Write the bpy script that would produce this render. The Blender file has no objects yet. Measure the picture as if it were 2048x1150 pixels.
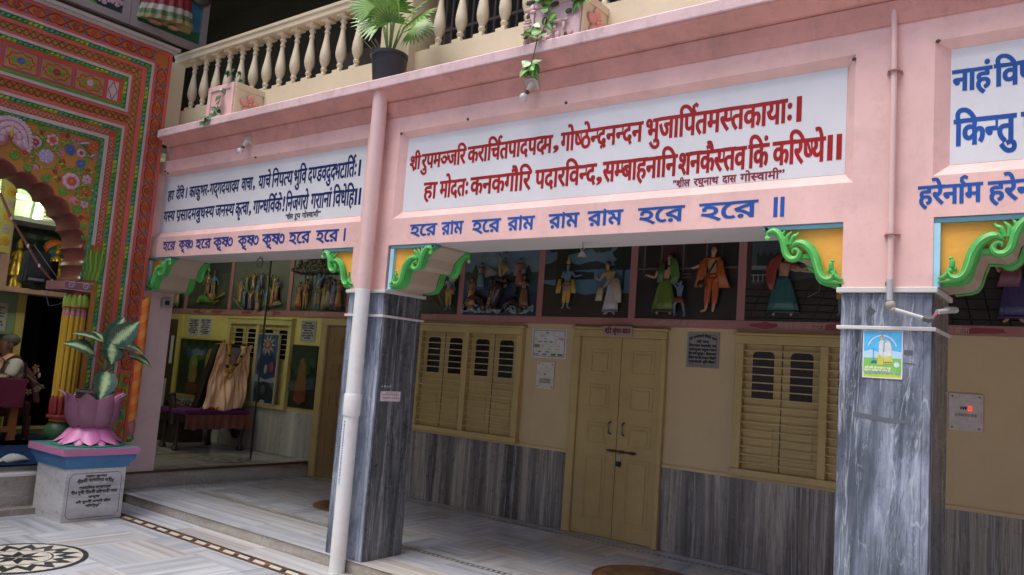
import bpy, bmesh, math, random
import numpy as np
from mathutils import Vector, Matrix
from mathutils.geometry import delaunay_2d_cdt
random.seed(7)
SC = bpy.context.scene
COL = SC.collection
R = math.radians

# ------------------------------------------------------------------ camera
cam = bpy.data.cameras.new('camera')
camo = bpy.data.objects.new('camera', cam)
COL.objects.link(camo)
cam.sensor_width = 36.0
cam.lens = 27.918
cam.clip_end = 300
camo.matrix_world = Matrix((
    (0.79852105, 0.00434322, 0.60195121, 3.69876413),
    (0.59759419, -0.12602957, -0.79183189, -4.17491971),
    (0.07242456, 0.99201698, -0.10323275, 1.47174729),
    (0, 0, 0, 1)))
SC.camera = camo

# ------------------------------------------------------------------ sky, sun, exposure
SUN_EL, SUN_AZ = 71.0, 208.0          # azimuth the light comes from, clockwise from +y
world = bpy.data.worlds.new('World')
SC.world = world
world.use_nodes = True
wn = world.node_tree
sky = wn.nodes.new('ShaderNodeTexSky')
sky.sky_type = 'NISHITA'
sky.sun_disc = False
sky.sun_elevation = R(SUN_EL)
sky.sun_rotation = R(SUN_AZ)
sky.dust_density = 4.0
sky.air_density = 1.0
sky.ozone_density = 1.0
wn.links.new(sky.outputs[0], wn.nodes['Background'].inputs[0])
wn.nodes['Background'].inputs[1].default_value = 0.15
sunl = bpy.data.lights.new('sun', 'SUN')
sunl.energy = 1.8
sunl.angle = R(36)
sunl.color = (1.0, 0.975, 0.95)
suno = bpy.data.objects.new('sun', sunl)
COL.objects.link(suno)
_d = Vector((math.sin(R(SUN_AZ)) * math.cos(R(SUN_EL)), math.cos(R(SUN_AZ)) * math.cos(R(SUN_EL)), math.sin(R(SUN_EL))))
suno.rotation_euler = _d.to_track_quat('Z', 'Y').to_euler()
suno.location = (0, -6, 12)
SC.view_settings.view_transform = 'Standard'
SC.view_settings.look = 'None'
SC.view_settings.exposure = 0.72
SC.view_settings.gamma = 1.0
SC.render.engine = 'CYCLES'
SC.cycles.max_bounces = 7
SC.cycles.diffuse_bounces = 5
SC.cycles.use_denoising = True

# ------------------------------------------------------------------ materials
_m = {}
def _new(name):
    m = bpy.data.materials.new(name); m.use_nodes = True
    nt = m.node_tree
    return m, nt, nt.nodes['Principled BSDF']
def N(nt, t, **k):
    n = nt.nodes.new(t)
    for a, v in k.items(): setattr(n, a, v)
    return n
def mixc(nt, fac, a, b, mode='MIX'):
    n = N(nt, 'ShaderNodeMix', data_type='RGBA', blend_type=mode)
    for i, v in ((0, fac), (6, a), (7, b)):
        if hasattr(v, 'node'): nt.links.new(v, n.inputs[i])
        elif i == 0: n.inputs[0].default_value = v
        else: n.inputs[i].default_value = (*v, 1)
    return n.outputs[2]
def noise(nt, scale, detail=4, rough=.6, vec=None, sx=(1, 1, 1), dist=0):
    g = N(nt, 'ShaderNodeNewGeometry')
    mp = N(nt, 'ShaderNodeMapping')
    mp.inputs['Scale'].default_value = sx
    nt.links.new(vec if vec is not None else g.outputs['Position'], mp.inputs[0])
    n = N(nt, 'ShaderNodeTexNoise')
    n.inputs['Scale'].default_value = scale; n.inputs['Detail'].default_value = detail
    n.inputs['Roughness'].default_value = rough; n.inputs['Distortion'].default_value = dist
    nt.links.new(mp.outputs[0], n.inputs[0])
    return n.outputs[0]
def ramp(nt, src, stops):
    r = N(nt, 'ShaderNodeValToRGB')
    e = r.color_ramp.elements
    while len(e) < len(stops): e.new(0.5)
    for i, (p, c) in enumerate(stops):
        e[i].position = p; e[i].color = (*c, 1) if len(c) == 3 else c
    nt.links.new(src, r.inputs[0])
    return r.outputs[0]
def bump(nt, bs, src, strength=.2, dist=.01):
    b = N(nt, 'ShaderNodeBump')
    b.inputs['Strength'].default_value = strength; b.inputs['Distance'].default_value = dist
    nt.links.new(src, b.inputs['Height']); nt.links.new(b.outputs[0], bs.inputs['Normal'])
def paint(name, c, rough=.55, var=.12, dirt=.15, bscale=60, bstr=.15, metal=0, spec=.5, drip=0):
    """painted / plastered surface: slow blotches, a little grime, a fine bump"""
    if name in _m: return _m[name]
    m, nt, bs = _new(name)
    n1 = noise(nt, 2.3, 5); n2 = noise(nt, 11, 6, .7)
    hi = tuple(min(1, x * (1 + var)) for x in c); lo = tuple(x * (1 - var) for x in c)
    col = ramp(nt, n1, [(.3, lo), (.7, hi)])
    d = ramp(nt, n2, [(.52, (0, 0, 0)), (.75, (1, 1, 1))])
    mul = N(nt, 'ShaderNodeMath', operation='MULTIPLY'); nt.links.new(d, mul.inputs[0]); mul.inputs[1].default_value = dirt
    col = mixc(nt, mul.outputs[0], col, tuple(x * .55 for x in c))
    if drip:      # rain streaks running down the face
        s = ramp(nt, noise(nt, 5, 8, .8, sx=(1, 1, .3)), [(.52, (0, 0, 0)), (.70, (drip,) * 3)])
        col = mixc(nt, s, col, (.16, .13, .12))
    nt.links.new(col, bs.inputs['Base Color'])
    bs.inputs['Roughness'].default_value = rough; bs.inputs['Metallic'].default_value = metal
    bs.inputs['Specular IOR Level'].default_value = spec
    if bstr: bump(nt, bs, noise(nt, bscale, 4), bstr, .004)
    _m[name] = m
    return m
def plain(name, c, rough=.5, metal=0, emit=0, spec=.5):
    if name in _m: return _m[name]
    m, nt, bs = _new(name)
    n1 = noise(nt, 25, 3)
    nt.links.new(ramp(nt, n1, [(.3, tuple(x * .86 for x in c)), (.7, tuple(min(1, x * 1.1) for x in c))]), bs.inputs['Base Color'])
    bs.inputs['Roughness'].default_value = rough; bs.inputs['Metallic'].default_value = metal
    bs.inputs['Specular IOR Level'].default_value = spec
    if emit:
        bs.inputs['Emission Color'].default_value = (*c, 1); bs.inputs['Emission Strength'].default_value = emit
    _m[name] = m
    return m
def streak_marble(name, stops, scale=9, sx=(1, 1, .09), dist=1.2, rough=.3, blot=.35, dark=(.05, .055, .065), sx2=(1, 1, .22), fine=.5, white=(.5, .52, .55), seed=0):
    """veined stone: slow bands, fine hair veins over them, dark clouds and pale flecks"""
    m, nt, bs = _new(name)
    g = N(nt, 'ShaderNodeNewGeometry'); ad = N(nt, 'ShaderNodeVectorMath', operation='ADD'); nt.links.new(g.outputs['Position'], ad.inputs[0]); ad.inputs[1].default_value = (seed * 3.7, seed * 1.9, seed * 2.3); P = ad.outputs[0]
    a = noise(nt, scale, 9, .7, vec=P, sx=sx, dist=dist)
    f1 = noise(nt, scale * 4.2, 7, .75, vec=P, sx=(sx[0], sx[1], sx[2] * .55), dist=dist * .45)
    mx = N(nt, 'ShaderNodeMath', operation='MULTIPLY_ADD'); sb = N(nt, 'ShaderNodeMath', operation='SUBTRACT'); nt.links.new(f1, sb.inputs[0]); sb.inputs[1].default_value = .5
    nt.links.new(sb.outputs[0], mx.inputs[0]); mx.inputs[1].default_value = fine; nt.links.new(a, mx.inputs[2])
    col = ramp(nt, mx.outputs[0], stops)
    b = noise(nt, 2.2, 6, .65, vec=P, sx=sx2, dist=.8)
    f = ramp(nt, b, [(.45, (0, 0, 0)), (.64, (1, 1, 1))])
    mul = N(nt, 'ShaderNodeMath', operation='MULTIPLY'); nt.links.new(f, mul.inputs[0]); mul.inputs[1].default_value = blot
    col = mixc(nt, mul.outputs[0], col, dark)
    v = noise(nt, 34, 8, .8, vec=P, sx=(1, 1, .10), dist=.7)
    col = mixc(nt, ramp(nt, v, [(.62, (0, 0, 0)), (.72, (.38, .38, .38))]), col, white)
    # crisp hair veins: where a stretched noise crosses its middle value
    for sc, wd, cc, amt in ((3.2, .010, white, .55), (5.5, .007, dark, .6), (11, .012, white, .35)):
        rn = noise(nt, sc, 5, .6, vec=P, sx=(1.2, 1.2, sx[2] * 1.3 if sx[2] < .5 else sx[2]), dist=.5)
        s1 = N(nt, 'ShaderNodeMath', operation='SUBTRACT'); nt.links.new(rn, s1.inputs[0]); s1.inputs[1].default_value = .5
        s2 = N(nt, 'ShaderNodeMath', operation='ABSOLUTE'); nt.links.new(s1.outputs[0], s2.inputs[0])
        col = mixc(nt, ramp(nt, s2.outputs[0], [(0, (amt,) * 3), (wd, (0, 0, 0))]), col, cc)
    nt.links.new(col, bs.inputs['Base Color'])
    nt.links.new(ramp(nt, noise(nt, 14, 5), [(.3, (rough * .7,) * 3), (.7, (rough * 1.5,) * 3)]), bs.inputs['Roughness'])
    _m[name] = m
    return m
def tile_marble(name, rough=.16):
    """marble slabs: every slab's tint and streak direction come from the mesh"""
    m, nt, bs = _new(name)
    uv = N(nt, 'ShaderNodeUVMap'); uv.uv_map = 'streak'
    at = N(nt, 'ShaderNodeAttribute'); at.attribute_name = 'tint'
    n = noise(nt, 2.6, 6, .6, vec=uv.outputs[0], sx=(.16, 5.5, 1), dist=.5)
    base = ramp(nt, n, [(.28, (.25, .265, .30)), (.42, (.37, .39, .435)), (.58, (.47, .49, .535)), (.75, (.56, .575, .61))])
    warm = ramp(nt, n, [(.3, (.27, .235, .21)), (.5, (.42, .39, .36)), (.75, (.55, .53, .50))])
    sep = N(nt, 'ShaderNodeSeparateColor'); nt.links.new(at.outputs[0], sep.inputs[0])
    c = mixc(nt, sep.outputs[0], base, warm)
    c = mixc(nt, 1.0, c, sep.outputs[1], 'MULTIPLY')
    nt.links.new(c, bs.inputs['Base Color'])
    nt.links.new(ramp(nt, noise(nt, 6, 5), [(.35, (rough * 1.0,) * 3), (.7, (rough * 1.7,) * 3)]), bs.inputs['Roughness'])
    _m[name] = m
    return m

PINK = paint('pink_wall_paint', (.77, .495, .46), .5, .11, .3, 45, .18, drip=.14)
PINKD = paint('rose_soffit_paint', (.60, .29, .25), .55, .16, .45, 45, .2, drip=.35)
PANEL = paint('white_panel_paint', (.70, .71, .735), .4, .05, .1, 40, .06)
RED = paint('red_sign_paint', (.34, .014, .014), .45, .2, .1, 60, 0, 0, .25)
NAVY = paint('navy_sign_paint', (.012, .024, .11), .45, .2, .05, 60, 0, 0, .25)
BLUE = paint('blue_sign_paint', (.018, .085, .34), .45, .25, .1, 60, 0, 0, .25)
SKYB = paint('sky_blue_paint', (.36, .66, .80), .5, .2, .3, 30, .2)
SKYB_SHADE = paint('shaded_edge_blue', (.08, .21, .27), .5, .2, .2, 30, .2)  # blue darkened to carry the shade of the beam's underside
AMBER = paint('amber_bracket_paint', (.80, .40, .06), .55, .07, .08, 22, .55)
GREEN = paint('leaf_green_paint', (.07, .40, .085), .38, .25, .2, 26, .3)
GREENL = paint('light_green_paint', (.22, .58, .16), .38, .2, .15, 26, .3)
TAN = paint('tan_plaster', (.42, .33, .25), .7, .08, .15, 45, .2)
GREYS = paint('grey_soffit_plaster', (.50, .46, .45), .7, .06, .1, 45, .2)
CREAM = paint('cream_balustrade_paint', (.64, .55, .38), .5, .07, .18, 45, .12)
WALLC = paint('buff_wall_plaster', (.57, .455, .27), .65, .06, .1, 40, .15)
WALLY = paint('warm_tinted_plaster', (.62, .55, .16), .6, .06, .1, 40, .12)
WOODC = paint('yellow_ochre_woodwork', (.47, .365, .16), .5, .1, .3, 35, .15)
WOODD = paint('ochre_shadow_groove', (.24, .17, .06), .6, .07, .1, 35, .12)
RAILP = paint('dusky_pink_rail', (.36, .17, .16), .6, .09, .15, 35, .15)
MAROON = paint('maroon_smear', (.24, .045, .06), .6, .2, .2, 35, .1)
LIPP = paint('pale_pink_lip', (.66, .47, .48), .6, .18, .6, 20, .3, drip=.5)
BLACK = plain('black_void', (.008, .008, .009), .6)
DARKG = plain('dark_glass', (.012, .015, .02), .12)
STEEL = plain('steel', (.45, .45, .46), .3, 1)
PVCW = paint('white_pvc', (.74, .74, .73), .35, .05, .25, 12, .06)
PVCG = paint('grey_pvc', (.42, .43, .43), .4, .06, .2, 20, .06)
PINKP = paint('pink_pipe_paint', (.72, .50, .47), .4, .07, .2, 30, .1)
MARB_G = streak_marble('blue_grey_marble', [(.32, (.035, .044, .065)), (.43, (.125, .15, .205)), (.53, (.245, .285, .37)), (.68, (.45, .50, .59))], 4.5, (1, 1, .12), .9, .3, .72, (.055, .068, .09), (1.4, 1.4, .5), .55, (.52, .56, .62), 2)
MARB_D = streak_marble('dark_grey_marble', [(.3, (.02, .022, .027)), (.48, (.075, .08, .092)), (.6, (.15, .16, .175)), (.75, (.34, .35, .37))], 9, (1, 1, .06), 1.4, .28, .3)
MARB_S = streak_marble('striped_dado_marble', [(.34, (.034, .031, .030)), (.44, (.105, .10, .098)), (.52, (.215, .205, .195)), (.57, (.40, .365, .32)), (.61, (.205, .20, .192)), (.72, (.43, .405, .37))], 4.2, (1, 1, .03), .6, .3, .25, (.06, .055, .05), (1, 1, .03), .22)
MARB_B = paint('pale_marble_band', (.62, .60, .58), .35, .06, .15, 20, .03)
MARB_R = streak_marble('riser_marble', [(.3, (.2, .17, .13)), (.5, (.34, .31, .26)), (.7, (.5, .48, .44))], 4, (.12, .12, 1), .6, .35, .15, (.16, .12, .08), (.3, .3, 1))
MARB_L = streak_marble('pale_striped_dado', [(.34, (.20, .20, .20)), (.44, (.34, .34, .33)), (.54, (.46, .45, .42)), (.7, (.56, .55, .51))], 4.2, (1, 1, .03), .6, .3, .2, (.22, .22, .21), (1, 1, .03), .22)
MARB_W = streak_marble('white_pedestal_marble', [(.3, (.34, .34, .36)), (.5, (.54, .54, .55)), (.7, (.66, .66, .66))], 3.5, (.35, .35, 1.6), .9, .3, .25, (.40, .37, .33), (.5, .5, 1.4))
TILE = tile_marble('floor_marble')
INK = plain('black_inlay', (.02, .022, .022), .3)
OCHRE_IN = plain('ochre_inlay', (.20, .10, .04), .3)
CREAM_IN = plain('cream_inlay', (.52, .49, .43), .3)
BROWN_IN = plain('brown_inlay', (.085, .045, .032), .3)

# ------------------------------------------------------------------ mesh helpers
class MB:
    def __init__(s): s.v = []; s.f = []; s.m = []; s.cur = 0; s.mats = []
    def mat(s, m):
        if m not in s.mats: s.mats.append(m)
        s.cur = s.mats.index(m); return s
    def add(s, vs, fs):
        o = len(s.v); s.v += [tuple(v) for v in vs]
        for f in fs: s.f.append([i + o for i in f]); s.m.append(s.cur)
        return s
    def box(s, x0, x1, y0, y1, z0, z1):
        return s.add([(x0, y0, z0), (x1, y0, z0), (x1, y1, z0), (x0, y1, z0), (x0, y0, z1), (x1, y0, z1), (x1, y1, z1), (x0, y1, z1)],
                     [(0, 3, 2, 1), (4, 5, 6, 7), (0, 1, 5, 4), (1, 2, 6, 5), (2, 3, 7, 6), (3, 0, 4, 7)])
    def loft(s, rings, cap=True, closed=True):
        n = len(rings[0]); vs = [p for r in rings for p in r]; fs = []
        for k in range(len(rings) - 1):
            for i in range(n if closed else n - 1):
                j = (i + 1) % n
                fs.append((k * n + i, k * n + j, (k + 1) * n + j, (k + 1) * n + i))
        if cap: fs.append(tuple(range(n - 1, -1, -1))); fs.append(tuple(range((len(rings) - 1) * n, len(rings) * n)))
        return s.add(vs, fs)
    def tube(s, pts, r, n=8, cap=True, up=None):
        pts = [Vector(p) for p in pts]; rings = []
        rs = r if isinstance(r, (list, tuple)) else [r] * len(pts)
        fixed = up is not None; up = Vector(up) if fixed else Vector((0, 0, 1))
        for i, p in enumerate(pts):
            t = (pts[min(i + 1, len(pts) - 1)] - pts[max(i - 1, 0)])
            if t.length < 1e-9: t = Vector((0, 0, 1))
            t.normalize()
            a = t.cross(up if fixed or abs(t.z) < .95 else Vector((1, 0, 0))).normalized(); b = t.cross(a)
            rings.append([p + (a * math.cos(q) + b * math.sin(q)) * rs[i] for q in [2 * math.pi * k / n for k in range(n)]])
        return s.loft(rings, cap)
    def lathe(s, c, prof, n=16, sq=(1, 1), cap=True):
        rings = [[(c[0] + r * sq[0] * math.cos(2 * math.pi * k / n), c[1] + r * sq[1] * math.sin(2 * math.pi * k / n), c[2] + z) for k in range(n)] for r, z in prof]
        return s.loft(rings, cap)
    def ell(s, c, r, n=10, k=6, rot=None):
        rings = []
        for i in range(k + 1):
            a = -math.pi / 2 + math.pi * i / k
            ca = max(math.cos(a), .02)
            rings.append([Vector((r[0] * ca * math.cos(2 * math.pi * j / n), r[1] * ca * math.sin(2 * math.pi * j / n), r[2] * math.sin(a))) for j in range(n)])
        if rot: rings = [[rot @ p for p in g] for g in rings]
        return s.loft([[Vector(c) + p for p in g] for g in rings])
    def prism(s, poly, fr, d0, d1):
        """2D polygon (CCW) extruded; fr(u, v, d) -> point"""
        n = len(poly)
        tri = delaunay_2d_cdt([Vector(p) for p in poly], [], [list(range(n))], 1, 1e-6)
        base = [tuple(p) for p in tri[0]]
        nb = len(base)
        s.add([fr(p[0], p[1], d0) for p in base], [tuple(f) for f in tri[2]])
        s.add([fr(p[0], p[1], d1) for p in base], [tuple(reversed(f)) for f in tri[2]])
        side = [fr(p[0], p[1], d0) for p in poly] + [fr(p[0], p[1], d1) for p in poly]
        return s.add(side, [(i, (i + 1) % n, n + (i + 1) % n, n + i) for i in range(n)])
    def build(s, name, mat=None, parent=None, smooth=False, bevel=0, recalc=True):
        me = bpy.data.meshes.new(name)
        me.from_pydata([tuple(v) for v in s.v], [], s.f)
        ms = s.mats if s.mats else [mat]
        for m in ms: me.materials.append(m)
        if s.mats: me.polygons.foreach_set('material_index', s.m)
        if recalc:
            b = bmesh.new(); b.from_mesh(me); bmesh.ops.recalc_face_normals(b, faces=b.faces); b.to_mesh(me); b.free()
        return link(name, me, parent, smooth, bevel)
def link(name, me, parent=None, smooth=False, bevel=0):
    o = bpy.data.objects.new(name, me); COL.objects.link(o)
    if smooth:
        me.polygons.foreach_set('use_smooth', [True] * len(me.polygons))
        if smooth != 'all' and len(me.polygons):
            try: me.set_sharp_from_angle(angle=R(40))
            except Exception: pass
    if bevel:
        b = o.modifiers.new('bevel', 'BEVEL'); b.width = bevel; b.segments = 2; b.limit_method = 'ANGLE'; b.angle_limit = R(40)
    if parent is not None: adopt(o, parent)
    return o
def wloc(o):
    v = Vector(o.location)
    while o.parent is not None:
        o = o.parent; v = v + Vector(o.location)
    return v
def adopt(o, parent):
    """world-space mesh under a thing: shift the mesh into the parent's frame (unrotated parents)"""
    o.parent = parent
    w = wloc(parent)
    if w.length > 0 and o.type == 'MESH':
        if o.data.users == 1: o.data.transform(Matrix.Translation(-w))
def thing(name, label, cat, loc=(0, 0, 0), group=None):
    o = bpy.data.objects.new(name, None); COL.objects.link(o)
    o.empty_display_size = .1
    o.location = loc; o['label'] = label; o['category'] = cat
    if group: o['group'] = group
    return o
def tag(o, label, cat, group=None):
    o['label'] = label; o['category'] = cat
    if group: o['group'] = group
    return o
def struct(o): o['kind'] = 'structure'; return o
def box(name, m, parent, *a, bevel=0, **k):
    return MB().box(*a).build(name, m, parent, bevel=bevel, **k)
def arc(cx, cz, r, a0, a1, n=8, rz=None):
    return [(cx + r * math.cos(R(a0 + (a1 - a0) * i / n)), cz + (rz or r) * math.sin(R(a0 + (a1 - a0) * i / n))) for i in range(n + 1)]
FXZ = lambda y: (lambda u, v, d: (u, y + d, v))          # facade-like plane, depth along +y
FYZ = lambda x: (lambda u, v, d: (x + d, u, v))          # portal-like plane (looks to +x)

# ------------------------------------------------------------------ lettering
_gl = {}
_rib = set()
def glyph(ch):
    """outline polylines (size 1) and advance of one character of Blender's own interface font"""
    if ch in _gl: return _gl[ch]
    def splines(txt):
        cu = bpy.data.curves.new('t', 'FONT'); cu.body = txt; cu.size = 1
        ob = bpy.data.objects.new('t', cu); COL.objects.link(ob)
        dg = bpy.context.evaluated_depsgraph_get(); dg.update()
        c2 = ob.evaluated_get(dg).to_curve(dg); out = []
        for s in c2.splines:
            bp = s.bezier_points; n = len(bp); pl = []
            for i in range(n):
                a, b = bp[i], bp[(i + 1) % n]
                p0, p1, p2, p3 = [np.array(q[:2]) for q in (a.co, a.handle_right, b.handle_left, b.co)]
                L = np.linalg.norm(p3 - p0)
                dev = np.linalg.norm(p1 - p0 - (p3 - p0) / 3) + np.linalg.norm(p2 - p0 - (p3 - p0) * 2 / 3)
                k = 1 if dev < .01 else (3 if L < .12 else 5)
                for t in range(k):
                    t /= k; pl.append((1 - t) ** 3 * p0 + 3 * (1 - t) ** 2 * t * p1 + 3 * (1 - t) * t * t * p2 + t ** 3 * p3)
            if len(pl) > 2: out.append(np.array(pl))
        ob.to_curve_clear() if hasattr(ob, 'to_curve_clear') else None
        bpy.data.objects.remove(ob); bpy.data.curves.remove(cu)
        return out
    sp = splines(ch) if ch.strip() else []
    bar = splines('I'); two = splines(ch + 'I')
    adv = max(p[:, 0].max() for p in two[-len(bar):]) - max(p[:, 0].max() for p in bar)
    if sp and _area(max(sp, key=lambda p: abs(_area(p)))) > 0: sp = [p[::-1] for p in sp]
    _gl[ch] = (sp, adv)
    return _gl[ch]
def _area(p): x, y = p[:, 0], p[:, 1]; return .5 * np.sum(x * np.roll(y, -1) - np.roll(x, -1) * y)
def _clip(p, xc):
    out = []
    for i in range(len(p)):
        a, b = p[i], p[(i + 1) % len(p)]
        if a[0] <= xc: out.append(a)
        if (a[0] <= xc) != (b[0] <= xc): out.append(a + (b - a) * (xc - a[0]) / (b[0] - a[0]))
    return np.array(out) if len(out) > 2 else None
def _ribbon(pts, w):
    pts = np.array(pts, float); t = np.gradient(pts, axis=0); t /= np.linalg.norm(t, axis=1)[:, None] + 1e-9
    nr = np.stack([-t[:, 1], t[:, 0]], 1); ww = np.array(w)[:, None] if np.ndim(w) else w
    _rib.add(2 * len(pts))
    q = np.concatenate([pts + nr * ww, (pts - nr * ww)[::-1]])
    return q[::-1] if _area(q) > 0 else q
def layout(s):
    """visual-order string with marks: < half form, / subscript ra, ^ reph, { kern back, } kern on"""
    pls = []; x = 0.0; last = 0; lx = 0.0
    i = 0
    while i < len(s):
        ch = s[i]
        if ch == '{': x -= .13; i += 1; continue
        if ch == '}': x += .12; i += 1; continue
        if ch == '/':
            allp = np.concatenate([p for p in pls[last:]]); zz = allp[(allp[:, 1] < .2)]
            xr = zz[:, 0].max() if len(zz) else x - .1
            pls.append(_ribbon([(xr - .03, .14), (xr - .12, .05), (xr - .24, -.06)], .035)); i += 1; continue
        if ch == '^':
            pls.append(_ribbon([(x - .05, .64), (x - .13, .72), (x - .12, .82), (x - .02, .87), (x + .06, .82)], [.03, .035, .035, .035, .03])); i += 1; continue
        sp, adv = glyph(ch)
        half = i + 1 < len(s) and s[i + 1] == '<'
        last = len(pls)
        dz = random.uniform(-.008, .008)
        if half and sp:
            ap = np.concatenate(sp); low = ap[ap[:, 1] < .12]; xr = low[:, 0].max() - .09
            if not (.1 < xr): xr = adv - .16
            for p in sp:
                q = _clip(p, xr)
                if q is not None: pls.append(q + (x, dz))
            x += xr + .015; i += 2; continue
        for p in sp: pls.append(p + (x, dz))
        x += adv; i += 1
    return pls, x
def fill(pls, off=(0, 0), flip=False):
    if not pls: return [], []
    sg = np.sign(_area(max(pls, key=lambda p: abs(_area(p)))))
    res = []
    for p in pls:
        p = np.array(p)
        keep = np.linalg.norm(p - np.roll(p, 1, 0), axis=1) > 1e-7
        p = p[keep]
        if len(p) < 3: continue
        e = np.roll(p, -1, 0) - p; e /= np.linalg.norm(e, axis=1)[:, None] + 1e-12
        n = np.stack([e[:, 1], -e[:, 0]], 1) * sg
        nn = n + np.roll(n, 1, 0); l = np.linalg.norm(nn, axis=1)[:, None]
        nn = nn / np.maximum(l, .5); nn = nn * np.minimum(2 / np.maximum(l, .5), 1.6) if True else nn
        res.append(p + nn * np.array(off))
    vs = []; ed = []
    for p in res:
        o = len(vs); n = len(p); vs += [Vector(q) for q in p]; ed += [(o + i, o + (i + 1) % n) for i in range(n)]
    r = delaunay_2d_cdt(vs, ed, [], 0, 1e-6)
    V = np.array([tuple(v) for v in r[0]]); F = [f for f in r[2]]
    C = np.array([V[list(f)].mean(0) for f in F])
    A = np.concatenate(res); B = np.concatenate([np.roll(p, -1, 0) for p in res])
    w = np.zeros(len(C), int)
    for k in range(0, len(C), 400):
        c = C[k:k + 400]
        up = (A[None, :, 1] <= c[:, 1:2]) & (B[None, :, 1] > c[:, 1:2]); dn = (A[None, :, 1] > c[:, 1:2]) & (B[None, :, 1] <= c[:, 1:2])
        cr = (B[None, :, 0] - A[None, :, 0]) * (c[:, 1:2] - A[None, :, 1]) - (c[:, 0:1] - A[None, :, 0]) * (B[None, :, 1] - A[None, :, 1])
        w[k:k + 400] = (up & (cr > 0)).sum(1) - (dn & (cr < 0)).sum(1)
    F = [f for f, q in zip(F, w) if q * sg > 0]
    return V, F
HL = None
def letters(mb, s, x0, x1, zb, zt, fr, off=.006, d=0, arcf=None):
    """letter string fitted between x0..x1 and baseline..headline on the plane fr(u, v, d)"""
    global HL
    if HL is None: HL = max(p[:, 1].max() for p in glyph('म')[0])
    pls, w = layout(s)
    if not pls: return
    pls = [p[::-1] if len(p) in _rib and _area(p) > 0 else p for p in pls]
    xs = np.concatenate(pls)[:, 0]; a, b = xs.min(), xs.max()
    kx = (x1 - x0) / (b - a); kz = (zt - zb) / HL
    if s in '।॥': x0 = (x0 + x1) / 2 - kz * (b - a) / 2; kx = kz
    pls = [np.stack([x0 + (p[:, 0] - a) * kx, zb + p[:, 1] * kz], 1) for p in pls]
    o = off if isinstance(off, tuple) else (off, off)
    V, F = fill(pls, o)
    if arcf: V = np.array([(p[0], p[1] + arcf(p[0])) for p in V])
    if len(F): mb.add([fr(p[0], p[1], d) for p in V], [tuple(f) for f in F])

# ================================================================== ground, floors
def slab_floor(name, x0, x1, y0, y1, z, size, parent=None, warm=.3, seed=1, ang=0):
    """basket-weave marble slabs: one quad per slab with streak UVs and a tint attribute"""
    rnd = random.Random(seed)
    vs = []; fs = []; uvs = []; tint = []
    def quad(a0, a1, b0, b1, along_x):
        a0, a1, b0, b1 = max(a0, x0), min(a1, x1), max(b0, y0), min(b1, y1)
        if a1 - a0 < 1e-4 or b1 - b0 < 1e-4: return
        o = len(vs); vs.extend([(a0, b0, z), (a1, b0, z), (a1, b1, z), (a0, b1, z)]); fs.append((o, o + 1, o + 2, o + 3))
        du, dv = rnd.uniform(0, 90), rnd.uniform(0, 90)
        for p in vs[o:o + 4]:
            uvs.append((p[0] + du, p[1] + dv) if along_x else (p[1] + du, p[0] + dv))
        w = rnd.random(); w = (0 if w > warm else rnd.uniform(.4, 1)); b = rnd.uniform(.82, 1.05)
        tint.append((w, b * rnd.uniform(.97, 1), b, 1))
    S = size; h = S / 2
    i0, i1 = int(math.floor(x0 / S)) - 1, int(math.ceil(x1 / S)) + 1
    j0, j1 = int(math.floor(y0 / S)) - 1, int(math.ceil(y1 / S)) + 1
    for i in range(i0, i1):
        for j in range(j0, j1):
            ax, ay = i * S, j * S
            if ax > x1 or ay > y1 or ax + S < x0 or ay + S < y0: continue
            if (i + j) % 2 == 0:
                quad(ax, ax + S, ay, ay + h, True); quad(ax, ax + S, ay + h, ay + S, True)
            else:
                quad(ax, ax + h, ay, ay + S, False); quad(ax + h, ax + S, ay, ay + S, False)
    return tiles(name, vs, fs, uvs, tint, parent)
def tiles(name, vs, fs, uvs, tint, parent=None, mat=None):
    me = bpy.data.meshes.new(name); me.from_pydata(vs, [], fs)
    ul = me.uv_layers.new(name='streak')
    ul.data.foreach_set('uv', [c for u in uvs for c in u])
    at = me.attributes.new('tint', 'FLOAT_COLOR', 'FACE'); at.data.foreach_set('color', [c for t in tint for c in t])
    me.materials.append(mat or TILE)
    return link(name, me, parent)
def long_slabs(name, x0, x1, y0, y1, z, L, rows, seed, warm=.25, parent=None):
    rnd = random.Random(seed); vs = []; fs = []; uvs = []; tint = []
    for r in range(rows):
        b0 = y0 + (y1 - y0) * r / rows; b1 = y0 + (y1 - y0) * (r + 1) / rows
        x = x0 - rnd.uniform(0, L)
        while x < x1:
            a0, a1 = max(x, x0), min(x + L, x1); x += L
            if a1 <= a0: continue
            o = len(vs); vs += [(a0, b0, z), (a1, b0, z), (a1, b1, z), (a0, b1, z)]; fs.append((o, o + 1, o + 2, o + 3))
            du, dv = rnd.uniform(0, 90), rnd.uniform(0, 90)
            uvs += [(p[0] * .6 + du, p[1] + dv) for p in vs[o:o + 4]]
            w = rnd.random(); w = 0 if w > warm else rnd.uniform(.3, .9); b = rnd.uniform(.9, 1.06); tint.append((w, b, b, 1))
    return tiles(name, vs, fs, uvs, tint, parent)

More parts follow.
